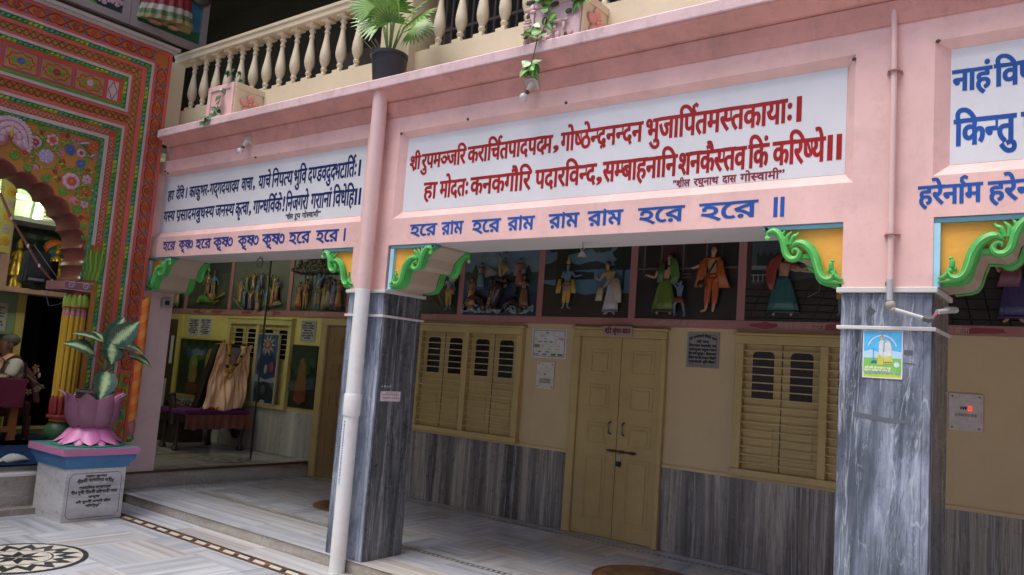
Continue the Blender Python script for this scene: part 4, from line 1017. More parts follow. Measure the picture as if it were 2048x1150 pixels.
figure(t, .925, 2.09, .60, YF, dict(head=(.015, .925), elL=(-.19, .70), haL=(-.33, .655), elR=(.13, .66), haR=(.04, .70), aL=(-.08, .04), aR=(.03, .04), tL=(-.16, .02), tR=(.03, .01), kL=(-.06, .28)), 'fair', dhoti=(.50, .115, .02), top=(.55, .14, .03), hair=(.012, .01, .012), shawl=[((.52, .13, .025), [(-.12, .76, .05), (-.14, .56, .07), (-.18, .37, .07)]), ((.52, .13, .025), [(.12, .76, .05), (.15, .56, .06), (.21, .36, .08)])])
b = MB().mat(relief_paint((.07, .035, .02), .2)).tube([(.99, YF - .075, 2.54), (.93, YF - .08, 2.44), (.865, YF - .075, 2.34)], .009, 6).ell((.855, YF - .075, 2.33), (.035, .03, .04)); b.build('lute', None, t, smooth='all')
# 5: the woman in teal
t = panel(1.215, 2.205, 'courtyard relief panel with a woman in teal reaching to a child in orange', (.06, .095, .11), [((.25, .27, .29), rect(1.215, 2.205, 2.47, 2.505)), ((.012, .03, .02), [(1.3, 2.5), (1.6, 2.5)] + [(1.6 - .03 * k, 2.53 + (.05 if k % 2 else .09)) for k in range(11)]), ((.012, .03, .018), rect(1.26, 1.45, 2.38, 2.46)), ((.06, .03, .022), rect(1.215, 1.255, 2.3, 2.74)), ((.04, .033, .026), hills(1.215, 2.205, 2.034, [2.34, 2.36, 2.40, 2.42])), ((.055, .028, .022), [(1.215, 2.2), (1.25, 2.22), (1.45, 2.38), (1.42, 2.40), (1.215, 2.26)])])
b = MB().mat(relief_paint((.018, .015, .012)))
for k in range(9): b.tube([(1.25 + .13 * k, D - .021, 2.036), (1.38 + .13 * k, D - .021, 2.34)], .003, 4); 
for k in range(5): b.tube([(1.217, D - .021, 2.06 + .06 * k), (2.2, D - .021, 2.05 + .055 * k)], .003, 4)
b.build('paving_joint', None, t)
b = MB().mat(relief_paint((.4, .4, .38)));
for k in range(5): b.tube([(1.28 + .04 * k, D - .018, 2.36), (1.28 + .04 * k, D - .018, 2.43)], .005, 4)
b.tube([(1.26, D - .018, 2.42), (1.46, D - .018, 2.42)], .004, 4); b.build('railing', None, t)
figure(t, 1.54, 2.065, .58, YF, dict(pelvis=(.0, .52), chest=(.02, .70), neck=(.05, .82), head=(.09, .89), shL=(-.06, .78), shR=(.13, .76), elL=(.18, .66), haL=(.36, .70), elR=(.26, .66), haR=(.40, .64), aL=(-.12, .04), aR=(.14, .04)), 'fair', dress=(.035, .15, .15), top=(.36, .05, .04), hair=(.015, .012, .012), trim=(.02, .07, .06), shawl=[((.33, .055, .045), [(.0, .90, .03), (-.10, .80, .08), (-.16, .66, .08), (-.16, .5, .06), (-.14, .38, .025)])])
b = MB().mat(relief_paint((.38, .31, .25))).tube([(1.80, YF - .06, 2.43), (1.86, YF - .06, 2.35), (1.85, YF - .06, 2.27), (1.76, YF - .06, 2.22)], .003, 5); b.build('cord', None, t)
figure(t, 2.02, 2.08, .36, YF - .02, dict(elL=(-.2, .7), haL=(-.32, .66), aL=(-.06, .04), aR=(.10, .04)), 'blue', dhoti=None, top=(.50, .24, .05), shawl=[((.50, .26, .05), [(0, .62, .12), (0, .48, .13), (0, .36, .12)])], hair=(.01, .01, .012))
# 6: right-hand panel
t = panel(2.275, 3.265, 'dark paved relief panel with a woman in purple at the right edge', (.03, .026, .024), [((.022, .02, .018), rect(2.275, 3.265, 2.5, 2.733))])
b = MB().mat(relief_paint((.016, .014, .012)))
for k in range(9): b.tube([(2.3 + .12 * k, D - .009, 2.036), (2.2 + .12 * k, D - .009, 2.5)], .004, 4)
for k in range(6): b.tube([(2.28, D - .009, 2.08 + .075 * k), (3.26, D - .009, 2.07 + .075 * k)], .004, 4)
b.build('paving_joint', None, t)
figure(t, 3.16, 2.05, .58, YF, dict(elL=(-.16, .62), haL=(-.20, .74), elR=(.14, .62), haR=(.1, .74)), 'fair', dress=(.07, .065, .19), top=(.26, .09, .13), trim=(.04, .035, .14), shawl=[((.26, .085, .12), [(-.02, .78, .10), (-.03, .6, .11), (-.06, .44, .12)])])
# left bay panels (behind the gateway)
LBG = (.085, .095, .06)
t = panel(-8.1, -7.44, 'narrow end relief panel with a pale standing figure beside the end pier', LBG, [((.05, .055, .035), hills(-8.1, -7.44, 2.034, [2.1, 2.2]))])
figure(t, -7.62, 2.06, .5, YF, dict(), 'gold', dress=(.50, .42, .14), top=(.45, .40, .15), crown=(.5, .4, .1), fy=.6, sub=0)
t = panel(-7.36, -6.315, 'relief panel with a tumbling group in green and gold left of the ring dance', LBG, [((.06, .06, .035), hills(-7.36, -6.315, 2.034, [2.12, 2.16, 2.1])), ((.05, .055, .04), rect(-7.05, -6.35, 2.55, 2.73))])
figure(t, -6.82, 2.19, .40, YF, dict(aL=(-.15, .04), aR=(.12, .1), elL=(-.22, .66), haL=(-.3, .5)), 'gold', dhoti=(.45, .33, .12), top=(.30, .10, .07), crown=(.5, .35, .1), sub=0)
figure(t, -6.67, 2.17, .40, YF, dict(aL=(-.18, .06), aR=(.2, .06), elR=(.25, .66), haR=(.32, .54)), 'blue', dhoti=(.50, .36, .06), top=(.10, .25, .24), crown=(.5, .35, .1), sub=0)
b = MB().mat(relief_paint((.13, .42, .05))); b.ell((-6.88, YF, 2.18), (.13, .05, .055)); b.ell((-6.72, YF, 2.15), (.1, .05, .04)); b.mat(relief_paint((.45, .30, .08))); b.ell((-6.66, YF - .02, 2.2), (.07, .05, .06)); b.ell((-7.02, YF, 2.14), (.04, .03, .03)); b.tube([(-6.62, YF, 2.17), (-6.37, YF, 2.26)], .016, 6); b.tube([(-6.66, YF, 2.09), (-6.5, YF, 2.16)], .012, 6); b.build('fallen_figure', None, t, smooth='all')
t = panel(-6.235, -4.975, 'relief panel of a ring of dancers with raised arms', (.13, .14, .10), [((.09, .10, .075), hills(-6.235, -4.975, 2.034, [2.12, 2.08, 2.14]))])
dc = [(.35, .12, .06), (.42, .30, .10), (.10, .20, .22), (.18, .12, .22), (.46, .36, .16), (.12, .22, .10), (.40, .20, .05)]
for k in range(15):
    a = 2 * math.pi * k / 15 + .2; x = -5.6 + .42 * math.cos(a); z = 2.27 + .155 * math.sin(a)
    figure(t, x, z - .10, .25 - .03 * math.sin(a), YF + .01 * math.sin(a), dict(elL=(-.2, .84), haL=(-.24, 1.0), elR=(.2, .84), haR=(.24, 1.0)), 'gold' if k % 3 else 'blue', dress=dc[k % 7], top=dc[(k + 3) % 7], crown=(.5, .36, .1) if k % 2 else None, fy=.7, sub=0)
figure(t, -5.56, 2.12, .30, YF - .03, dict(elL=(-.15, .66), haL=(-.06, .74), elR=(.15, .66), haR=(.08, .74)), 'blue', dhoti=(.5, .35, .06), top=(.1, .22, .27), crown=(.5, .36, .1), sub=0)
b = MB().mat(relief_paint((.45, .42, .26))); b.loft([[(-6.15 + .07 * k, YF, 2.17 - .04 * k), (-6.10 + .07 * k, YF - .03, 2.20 - .045 * k), (-6.06 + .07 * k, YF, 2.17 - .045 * k)] for k in range(4)]); b.loft([[(-5.25 + .05 * k, YF, 2.10 + .01 * k), (-5.22 + .05 * k, YF - .03, 2.12 + .015 * k), (-5.2 + .05 * k, YF, 2.09 + .01 * k)] for k in range(4)]); b.build('drum', None, t)
t = panel(-4.905, -3.815, 'relief panel of people sheltering under a raised hill', (.15, .16, .13), [((.07, .075, .05), hills(-4.905, -3.815, 2.034, [2.08, 2.06, 2.09]))])
b = MB().mat(relief_paint((.075, .065, .05)))
r_ = random.Random(2)
b.lathe((-4.37, YF + .02, 2.52), [(.45, 0), (.49, .02), (.44, .08), (.33, .15), (.18, .2), (.02, .21)], 22, (1, .16))
for k in range(110):
    a = r_.uniform(0, math.pi); q = r_.random() ** .5; b.mat(relief_paint([(.10, .085, .06), (.05, .05, .03), (.15, .12, .07), (.04, .07, .03)][k % 4])); b.ell((-4.37 + .46 * q * math.cos(a), YF - .05, 2.53 + .19 * q * math.sin(a)), (.032, .02, .022), 6, 4)
b.build('raised_hill', None, t, smooth='all')
for (x, H, s, d, tp, cr) in ((-4.70, .36, 'brown', (.50, .17, .04), (.4, .3, .1), None), (-4.57, .40, 'brown', None, (.3, .22, .14), None), (-4.33, .50, 'blue', None, (.10, .16, .28), (.5, .36, .1)), (-4.20, .34, 'gold', (.40, .35, .16), (.3, .3, .12), None), (-4.12, .42, 'dark', (.30, .26, .14), (.10, .12, .07), None), (-4.03, .38, 'blue', (.14, .10, .26), (.16, .14, .28), None), (-3.93, .38, 'brown', (.42, .18, .05), (.35, .12, .08), None)):
    figure(t, x, 2.055, H, YF, dict(elR=(.18, .84), haR=(.16, 1.05)) if cr else dict(elL=(-.14, .66), haL=(-.04, .72), elR=(.14, .66), haR=(.05, .72)), s, dress=d, dhoti=None if d else (.5, .34, .08), top=tp, crown=cr, fy=.7, sub=0)
b = MB().mat(relief_paint((.03, .025, .02))); b.tube([(-4.62, YF, 2.05), (-4.60, YF, 2.52)], .008, 6); b.tube([(-4.47, YF, 2.2), (-4.46, YF, 2.52)], .008, 6); b.build('staff', None, t)

# ================================================================== painted temple gateway (plane x = -4.02, looks to +x)
GX = -4.02
gate = thing('painted_gateway', 'ornate orange and pink painted temple gateway with a scalloped arch', 'gateway', (GX, -1.75, .5))
P_RED = paint('gate_red', (.42, .045, .02), .5, .12, .2, 25, .15); P_PNK = paint('gate_pink', (.42, .075, .055), .5, .1, .2, 25, .15); P_WHT = paint('gate_white', (.37, .31, .28), .55, .1, .25, 25, .15)
P_GRN = paint('gate_green', (.06, .21, .025), .5, .2, .2, 25, .2); P_LIM = paint('gate_lime', (.22, .31, .03), .5, .2, .2, 25, .2); P_TEL = paint('gate_teal', (.05, .21, .10), .5, .2, .2, 25, .2)
P_ORG = paint('gate_orange', (.37, .105, .015), .5, .12, .2, 25, .15); P_OCH = paint('gate_ochre', (0.326, 0.141, 0.026), .5, .12, .2, 25, .15); P_BRN = paint('gate_brown', (0.126, 0.026, 0.011), .5, .2, .2, 25, .15)
P_BLU = paint('gate_blue', (0.026, 0.089, 0.296), .45, .2, .2, 25, .15); P_MAR = paint('gate_maroon', (0.222, 0.015, 0.018), .45, .2, .2, 25, .15); P_YEL = paint('gate_yellow', (0.444, 0.266, 0.015), .45, .12, .25, 25, .15)
P_LIL = paint('gate_lilac', (0.311, 0.252, 0.385), .45, .15, .2, 25, .15); P_ROSE = paint('gate_rose', (0.414, 0.148, 0.192), .45, .2, .2, 25, .15); P_PALE = paint('gate_pale_pink', (.42, .29, .33), .45, .15, .2, 25, .15); P_VIN = paint('gate_vine', (.12, .22, .035), .45, .2, .2, 25, .15); P_CRE = paint('gate_pale_line', (.34, .28, .20), .5, .1, .2, 25, .1)
YC = -1.75
MY = lambda y: 2 * YC - y
def gbox(b, ya, yb, za, zb, d0, d1): b.box(GX + d0, GX + d1, min(ya, yb), max(ya, yb), za, zb)
# solid body with the arch cut out of it
ARN = [(-1.75, 3.02), (-1.56, 2.965), (-1.36, 2.895), (-1.181, 2.845), (-1.029, 2.755), (-.883, 2.628), (-.784, 2.488), (-.722, 2.319), (-.712, 2.15), (-.72, 2.0)]
def scal(nodes, k=7, out=.042):
    pts = []
    for i in range(len(nodes) - 1):
        a, c = Vector(nodes[i]), Vector(nodes[i + 1]); d = c - a; n = Vector((-d.y, d.x)).normalized()
        if n.dot(Vector((a.x - YC, a.y - 2.1))) < 0: n = -n
        for j in range(k): t = j / k; pts.append(tuple(a + d * t + n * out * math.sin(math.pi * t) ** .7))
    pts.append(nodes[-1]); return pts
archR = scal(ARN); archL = [(MY(u), v) for u, v in archR]
opening = [(MY(-.60), .5), (-.60, .5), (-.60, 1.9), (-.72, 1.9)] + archR[::-1] + archL[1:] + [(MY(-.72), 1.9), (MY(-.60), 1.9)]
outer = [(MY(-.087), .5), (-.087, .5), (-.087, 4.44), (MY(-.087), 4.44)]
b = MB()
V = [Vector(p) for p in outer + opening]; no = len(outer); ni = len(opening)
ed = [(i, (i + 1) % no) for i in range(no)] + [(no + i, no + (i + 1) % ni) for i in range(ni)]
cd = delaunay_2d_cdt(V, ed, [], 0, 1e-6)
def inside(pt, poly):
    c = False
    for i in range(len(poly)):
        a, q = poly[i], poly[i - 1]
        if (a[1] > pt[1]) != (q[1] > pt[1]) and pt[0] < (q[0] - a[0]) * (pt[1] - a[1]) / (q[1] - a[1]) + a[0]: c = not c
    return c
F = [f for f in cd[2] if not inside(sum((cd[0][i] for i in f), Vector((0, 0))) / len(f), opening)]
b.mat(paint('gate_field_ochre', (.36, .145, .018), .5, .2, .3, 18, .2)); b.add([(GX, p[0], p[1]) for p in cd[0]], [tuple(f) for f in F])
b.mat(P_BRN); b.add([(GX - .36, p[0], p[1]) for p in cd[0]], [tuple(reversed(f)) for f in F])
b.mat(paint('pier_side_pink', (.55, .42, .42), .6, .1, .3, 25, .2)); b.add([(GX - q, p[0], p[1]) for q in (0, .36) for p in outer], [(i, (i + 1) % no, no + (i + 1) % no, no + i) for i in range(no)])
arch_m = paint('glossy_arch_brown', (.16, .045, .035), .28, .2, .2, 16, .25)
b.mat(arch_m); b.add([(GX - q, p[0], p[1]) for q in (0, .36) for p in opening], [(i, (i + 1) % ni, ni + (i + 1) % ni, ni + i) for i in range(ni)])
b.build('gate_body', None, gate)
b = MB().mat(P_ROSE); b.box(GX - .36, GX, -.60, -.10, .262, .5); b.box(GX - .36, GX, MY(-.10), MY(-.60), .262, .5); b.build('plinth', None, gate)
b = MB().mat(P_WHT); b.box(GX - .40, GX + .04, MY(-.06), -.055, 4.445, 4.475); b.mat(paint('ledge_grey', (.33, .28, .25), .6, .1, .3, 25, .2)); b.box(GX - .44, GX + .06, MY(-.03), -.03, 4.475, 4.51); b.build('ledge', None, gate)
# thick scalloped lip of the arch
b = MB().mat(arch_m)
cl = archR[::-1] + archL[1:]
for i in range(0, len(cl) - 7, 7):
    seg = cl[i:i + 8]; c = Vector((YC, 2.2))
    rings = []
    for (u, v) in seg:
        n = (c - Vector((u, v))).normalized(); rings.append([(GX - x, u + n.x * h, v + n.y * h) for x, h in ((-.004, -.004), (-.012, .012), (.02, .034), (.12, .055), (.26, .062), (.35, .058), (.355, -.004))])
    b.loft(rings, cap=True, closed=True)
b.build('arch_lip', None, gate, smooth=True)
# nested frames: (outer y, inner y, outer top, inner top, relief, material)
def frame_band(b, yo, yi, zo, zi, d, bottom, m):
    b.mat(m)
    gbox(b, yi, yo, bottom, zi, 0, d); gbox(b, MY(yo), MY(yi), bottom, zi, 0, d); gbox(b, MY(yo), yo, zi, zo, 0, d)
bands = [(-.085, -.12, 4.442, 4.415, .018, P_PNK, 'red_border'), (-.12, -.237, 4.415, 4.31, .006, P_ORG, 'flower_border'), (-.237, -.27, 4.31, 4.28, .024, P_PNK, 'pink_border'), (-.27, -.295, 4.28, 4.257, .03, P_WHT, 'white_border'), (-.295, -.335, 4.257, 4.214, .012, P_GRN, 'rope_border'), (-.335, -.38, 4.214, 4.18, .020, P_PNK, 'pink_border'), (-.38, -.452, 4.18, 4.107, .006, P_OCH, 'net_border')]
for yo, yi, zo, zi, d, m, nm in bands:
    b = MB(); frame_band(b, yo, yi, zo, zi, d, .5, m); b.build(nm, None, gate)
def rope(b, pts_len, y0, y1, z0, z1, vert, d, pitch=.045, cols=(P_GRN, P_LIM, P_TEL)):
    """twisted rope moulding made of slanted lobes"""
    L = (z1 - z0) if vert else (y1 - y0); n = int(L / pitch); w = (y1 - y0) if vert else (z1 - z0)
    for k in range(n):
        t0 = (z0 if vert else y0) + pitch * k; t1 = t0 + pitch * .93; s = w * .55
        b.mat(cols[(k // 3) % len(cols)])
        if vert: poly = [(y0, t0 - s * .5), (y1, t0 + s * .5), (y1, t1 + s * .5), (y0, t1 - s * .5)]
        else: poly = [(t0 - s * .5, z0), (t1 - s * .5, z0), (t1 + s * .5, z1), (t0 + s * .5, z1)]
        c = [sum(p[0] for p in poly) / 4, sum(p[1] for p in poly) / 4]
        base = [(GX + d, u, v) for u, v in poly]; top = [(GX + d + .018, c[0] + (u - c[0]) * .55, c[1] + (v - c[1]) * .55) for u, v in poly]
        b.add(base + top, [(0, 1, 5, 4), (1, 2, 6, 5), (2, 3, 7, 6), (3, 0, 4, 7), (4, 5, 6, 7)])
b = MB(); rope(b, 0, -.333, -.297, .52, 4.215, True, .012); rope(b, 0, MY(-.30), -.30, 4.217, 4.255, False, .012); b.build('rope_moulding', None, gate)
b = MB(); rope(b, 0, MY(-.297), MY(-.333), .52, 4.215, True, .012, .09); b.build('rope_moulding', None, gate)
def net(b, y0, y1, z0, z1, vert, m, d, pitch, w=.004, both=False):
    L = (z1 - z0) if vert else (y1 - y0); n = int(round(L / pitch)); pitch = L / n
    b.mat(m)
    for k in range(n):
        t = (z0 if vert else y0) + pitch * k
        for sgn in (0, 1):
            pts = []
            for q in range(5):
                f = q / 4; s = .5 - .5 * math.cos(math.pi * 2 * f); s = s if sgn == 0 else 1 - s
                pts.append((y0 + (y1 - y0) * s, t + pitch * f) if vert else (t + pitch * f, z0 + (z1 - z0) * s))
            b.tube([(GX + d, u, v) for u, v in pts], w, 4, cap=False)
b = MB(); net(b, -.448, -.384, .55, 4.10, True, P_BRN, .008, .125); net(b, MY(-.40), -.40, 4.112, 4.176, False, P_BRN, .008, .125); net(b, MY(-.46), -.46, 3.605, 3.672, False, P_BRN, .008, .115); b.build('net_pattern', None, gate)
def bloom(b, y, z, r, col, n=6, core=P_YEL, d=.0, rot=0, tip=None, x=GX):
    for k in range(n):
        a = 2 * math.pi * k / n + rot; rm = Matrix.Rotation(a, 3, 'X')
        c = (x + d + .006, y + r * .55 * math.cos(a), z + r * .55 * math.sin(a))
        b.mat(col); b.ell(c, (r * .14, r * .46, r * .25), 8, 5, rot=rm)
        if r > .03:
            for sg in (-.28, .28): b.ell((c[0] + .002, y + r * .78 * math.cos(a + sg), z + r * .78 * math.sin(a + sg)), (r * .12, r * .20, r * .13), 6, 4, rot=rm)
        if tip: b.mat(tip); b.ell((c[0] + r * .10, y + r * .36 * math.cos(a), z + r * .36 * math.sin(a)), (r * .10, r * .30, r * .10), 6, 4, rot=rm)
    if r > .045:
        for k in range(n):
            a = 2 * math.pi * (k + .5) / n + rot; b.mat(tip or col); b.ell((x + d + .012, y + r * .30 * math.cos(a), z + r * .30 * math.sin(a)), (r * .12, r * .26, r * .15), 6, 4, rot=Matrix.Rotation(a, 3, 'X'))
    b.mat(core); b.ell((x + d + .016, y, z), (r * .15, r * .15, r * .15), 8, 5)
def leafy(b, y, z, r, a, col=P_GRN, d=0, x=GX):
    for da, s in ((-.7, .8), (0, 1), (.7, .8)):
        q = a + da; b.mat(col); b.ell((x + d + .005, y + r * .5 * s * math.cos(q), z + r * .5 * s * math.sin(q)), (r * .14, r * .55 * s, r * .2), 7, 4, rot=Matrix.Rotation(q, 3, 'X'))
# flower border: red blooms in lobed cells, blue drops at the sides
b = MB()
def flower_cell(u, v, vert, k):
    bloom(b, u, v, .036, (P_RED, P_MAR, P_RED)[k % 3], 5, P_MAR, .006, k, P_ORG)
    for s in (-1, 1):
        q = (u + s * .043, v + .085) if vert else (u + .085, v + s * .040)
        b.mat(P_BLU); b.ell((GX + .011, q[0], q[1]), (.006, .0125 if vert else .018, .018 if vert else .0125), 8, 4)
    b.mat(P_MAR)
    for s in (-1, 1):
        pts = [(s * t, w) for t, w in ((.0, -.085), (.03, -.055), (.05, -.02), (.046, .02), (.03, .05), (.0, .085))]
        b.tube([(GX + .009, u + (p if vert else w), v + (w if vert else p)) for p, w in pts], .006, 4, cap=False)
z = 1.29; k = 0
while z < 4.30: flower_cell(-.178, z, True, k); z += .17; k += 1
y = -.36
while y > -2.4: flower_cell(y, 4.362, False, k); y -= .17; k += 1
b.build('flower_pattern', None, gate)
b = MB().mat(P_LIM)          # lower flower panels
gbox(b, -.225, -.125, .53, 1.16, .006, .010); b.mat(P_PNK); gbox(b, -.237, -.12, 1.165, 1.20, .006, .024); gbox(b, -.452, -.38, 1.165, 1.19, .006, .024)
for k, zz in enumerate((1.10, .99, .88, .77, .66, .58)):
    if k == 3: bloom(b, -.172, zz, .03, P_BLU, 5, P_YEL, .01, k)
    else: bloom(b, -.172 + .012 * (-1) ** k, zz, .04, P_RED, 6, P_YEL, .01, k)
    for s in (-1, 1): leafy(b, -.172 + s * .03, zz - .05, .04, math.pi / 2 + s * .9, P_GRN, .009)
b.build('flower_panel', None, gate)
# upper oblong panel and lower frame
b = MB()
def ring_band(b, y0, y1, z0, z1, w, d, m):
    b.mat(m); gbox(b, y0, y1, z1 - w, z1, 0, d); gbox(b, y0, y1, z0, z0 + w, 0, d); gbox(b, y0, y0 + w, z0 + w, z1 - w, 0, d); gbox(b, y1 - w, y1, z0 + w, z1 - w, 0, d)
ring_band(b, MY(-.455), -.455, 3.678, 4.107, .025, .022, P_PNK); ring_band(b, MY(-.48), -.48, 3.705, 4.08, .026, .03, P_WHT); ring_band(b, MY(-.507), -.507, 3.732, 4.052, .036, .012, P_GRN)
b.mat(P_RED); gbox(b, MY(-.544), -.544, 3.769, 4.015, 0, .010); b.build('upper_panel', None, gate)
b = MB(); rope(b, 0, MY(-.51), -.51, 4.020, 4.05, False, .012); b.build('rope_moulding', None, gate)
b = MB(); rope(b, 0, -.540, -.510, 3.74, 4.045, True, .012); b.build('rope_moulding', None, gate)
b = MB()
yy = -.588
cells = [(-.688, -.588)] + [(-.72 - .30 * k - .27, -.72 - .30 * k) for k in range(5)]
cc = [P_PALE, P_PALE, P_MAR, P_BLU, P_RED, P_LIL]
for i, (a, c) in enumerate(cells):
    b.mat(P_OCH if i else P_WHT); gbox(b, a, c, 3.785, 3.97, .010, .014)
    b.mat(P_LIL if i == 0 else P_BLU)
    for q in ((a, c, 3.785, 3.79), (a, c, 3.965, 3.97), (a, a + .005, 3.79, 3.965), (c - .005, c, 3.79, 3.965)): gbox(b, q[0], q[1], q[2], q[3], .014, .017)
    m = (a + c) / 2
    if i:
        bloom(b, m, 3.877, .034, cc[i], 6, P_LIM, .014, i); leafy(b, m - .035, 3.877, .045, math.pi, P_GRN, .014); leafy(b, m + .035, 3.877, .045, 0, P_GRN, .014)
        b.mat(P_MAR); w = (c - a) * .40
        b.tube([(GX + .016, m + w * (1 + .10 * math.cos(8 * q)) * math.cos(q), 3.877 + .066 * (1 + .12 * math.cos(8 * q)) * math.sin(q)) for q in [2 * math.pi * j / 48 for j in range(49)]], .004, 4, cap=False)
    else:
        b.mat(P_MAR); b.tube([(GX + .016, m + .032 * (1 + .25 * math.cos(4 * q)) * math.cos(q), 3.877 + .075 * (1 + .12 * math.cos(4 * q)) * math.sin(q)) for q in [2 * math.pi * j / 32 for j in range(33)]], .004, 4, cap=False)
b.build('cartouche', None, gate)
b = MB()
for yo, yi, zo, zi, d, m in [(-.455, -.487, 3.60, 3.562, .022, P_PNK), (-.487, -.51, 3.562, 3.535, .03, P_WHT), (-.51, -.55, 3.535, 3.497, .012, P_GRN), (-.55, -.625, 3.497, 3.425, .008, P_RED), (-.625, -.66, 3.425, 3.39, .030, P_WHT), (-.66, -.69, 3.39, 3.36, .014, P_TEL)]:
    frame_band(b, yo, yi, zo, zi, d, 2.02 if m in (P_TEL,) else .5 if yo > -.5 else (2.36 if yo < -.54 else .5), m)
b.build('inner_frame', None, gate)
b = MB(); rope(b, 0, -.547, -.513, .52, 3.49, True, .012); b.build('rope_moulding', None, gate)
b = MB(); rope(b, 0, MY(-.515), -.515, 3.50, 3.533, False, .012); b.build('rope_moulding', None, gate)
b = MB(); rope(b, 0, -.688, -.662, 2.4, 3.36, True, .014, .06, (P_TEL, P_GRN)); b.build('rope_moulding', None, gate)
b = MB(); rope(b, 0, MY(-.66), -.66, 3.362, 3.388, False, .014, .05, (P_GRN, P_TEL)); b.build('rope_moulding', None, gate)
b = MB(); net(b, -.612, -.563, 2.38, 3.43, True, P_CRE, .010, .075, .003); net(b, MY(-.62), -.62, 3.437, 3.485, False, P_CRE, .010, .075, .003); b.build('net_pattern', None, gate)
# spandrel flowers and vines
for (y, z, r, c, n, core, tip) in [(-1.25, 3.194, .07, P_PALE, 7, P_YEL, P_MAR), (-1.109, 3.254, .065, P_PALE, 6, P_ORG, P_RED), (-1.322, 3.079, .05, P_ORG, 8, P_YEL, P_MAR), (-1.145, 3.094, .08, P_LIL, 7, P_CRE, None), (-.946, 3.204, .06, P_BLU, 6, P_ORG, None), (-.848, 3.201, .05, P_PALE, 7, P_RED, P_MAR), (-.748, 3.30, .065, P_ORG, 7, P_YEL, P_RED), (-.839, 3.099, .05, P_BLU, 6, P_WHT, None), (-.903, 2.917, .095, P_PALE, 8, P_YEL, P_RED), (-.766, 2.966, .055, P_PALE, 6, P_MAR, None), (-.766, 2.84, .05, P_RED, 5, P_YEL, P_ORG), (-.761, 2.729, .045, P_PALE, 6, P_MAR, None), (-.905, 3.30, .05, P_ROSE, 5, P_MAR, None), (-1.03, 3.15, .04, P_ROSE, 5, P_MAR, None), (-1.0, 3.08, .035, P_MAR, 5, P_RED, None), (-1.20, 3.30, .03, P_MAR, 5, P_YEL, None), (-1.04, 3.32, .035, P_RED, 5, P_YEL, None), (-.72, 3.18, .03, P_ROSE, 5, P_YEL, None), (-1.05, 3.02, .03, P_RED, 5, P_YEL, None), (-.84, 3.0, .03, P_ROSE, 5, P_YEL, None), (-1.38, 3.17, .035, P_ROSE, 5, P_MAR, None), (-.72, 2.60, .03, P_RED, 5, P_YEL, None)]:
    b = MB(); bloom(b, y, z, r * .86, c, n, core, 0, y * 9, tip); b.build('spandrel_flower', None, gate, smooth=True)
# big pink lotus at the crown of the arch
b = MB()
for row, (R0, n_, w_) in enumerate(((.165, 11, .040), (.115, 8, .036), (.07, 6, .03))):
    for k in range(n_):
        a = math.pi * (-.06 + 1.12 * (k + .5 * (row % 2)) / (n_ - 1)); cx_, cz_ = -1.455 + R0 * .72 * math.cos(a), 3.165 + R0 * .85 * math.sin(a)
        b.mat(P_ROSE); b.ell((GX + .010 + .008 * row, cx_, cz_), (.012, R0 * .46, w_), 8, 5, rot=Matrix.Rotation(a, 3, 'X')); b.mat(P_PALE)
        for sg in (-.3, 0, .3): b.ell((GX + .016 + .008 * row, -1.455 + R0 * 1.02 * math.cos(a + sg * .5), 3.165 + R0 * 1.15 * math.sin(a + sg * .5)), (.012, .026, .017), 7, 4, rot=Matrix.Rotation(a + sg, 3, 'X'))
b.mat(P_PALE); [b.ell((GX + .02, -1.455 + .075 * q, 3.15), (.02, .05, .028), 8, 5, rot=Matrix.Rotation(-.5 * q, 3, 'X')) for q in (-1.6, -.8, .8, 1.6)]; b.mat(P_YEL); b.ell((GX + .035, -1.455, 3.23), (.015, .012, .06), 8, 5); b.build('spandrel_flower', None, gate, smooth=True)
for (y, z, r, a) in [(-1.202, 2.99, .06, -2.2), (-.873, 2.775, .08, -1.2), (-.965, 3.324, .05, 2.8), (-1.34, 3.30, .05, 2), (-.78, 3.06, .05, -.6), (-1.06, 2.955, .045, 1), (-.775, 2.62, .05, -1.4), (-1.0, 2.90, .05, 2.2)]: b = MB(); leafy(b, y, z, r, a, P_ROSE if r > .055 else P_MAR); b.build('spandrel_bud', None, gate, smooth=True)
for (y, z, r, a) in [(-1.418, 3.0, .075, 1), (-1.292, 2.92, .075, 1.1), (-1.131, 2.86, .075, 1.3), (-.973, 2.775, .075, 1.2), (-.84, 2.64, .075, 1), (-.76, 2.50, .06, .9), (-1.55, 3.03, .06, 1.8), (-1.238, 3.335, .05, .4), (-1.154, 3.311, .04, 2.4), (-1.154, 3.17, .05, 4), (-.917, 3.04, .05, -.6), (-.84, 3.29, .05, -.3), (-.74, 2.40, .05, 1), (-1.19, 3.14, .035, .3), (-1.06, 3.19, .04, 2.2), (-.98, 3.0, .04, .8), (-.82, 2.87, .04, 2.9), (-.71, 2.88, .035, -.8), (-1.28, 3.27, .04, 2.6), (-.97, 3.27, .035, .9), (-.80, 3.16, .035, -1.5), (-.70, 3.08, .03, 1.6), (-1.24, 3.02, .04, -.9), (-1.10, 2.92, .035, .1), (-.72, 2.78, .03, .6)]: b = MB(); leafy(b, y, z, r, a); b.build('spandrel_leaf', None, gate, smooth=True)
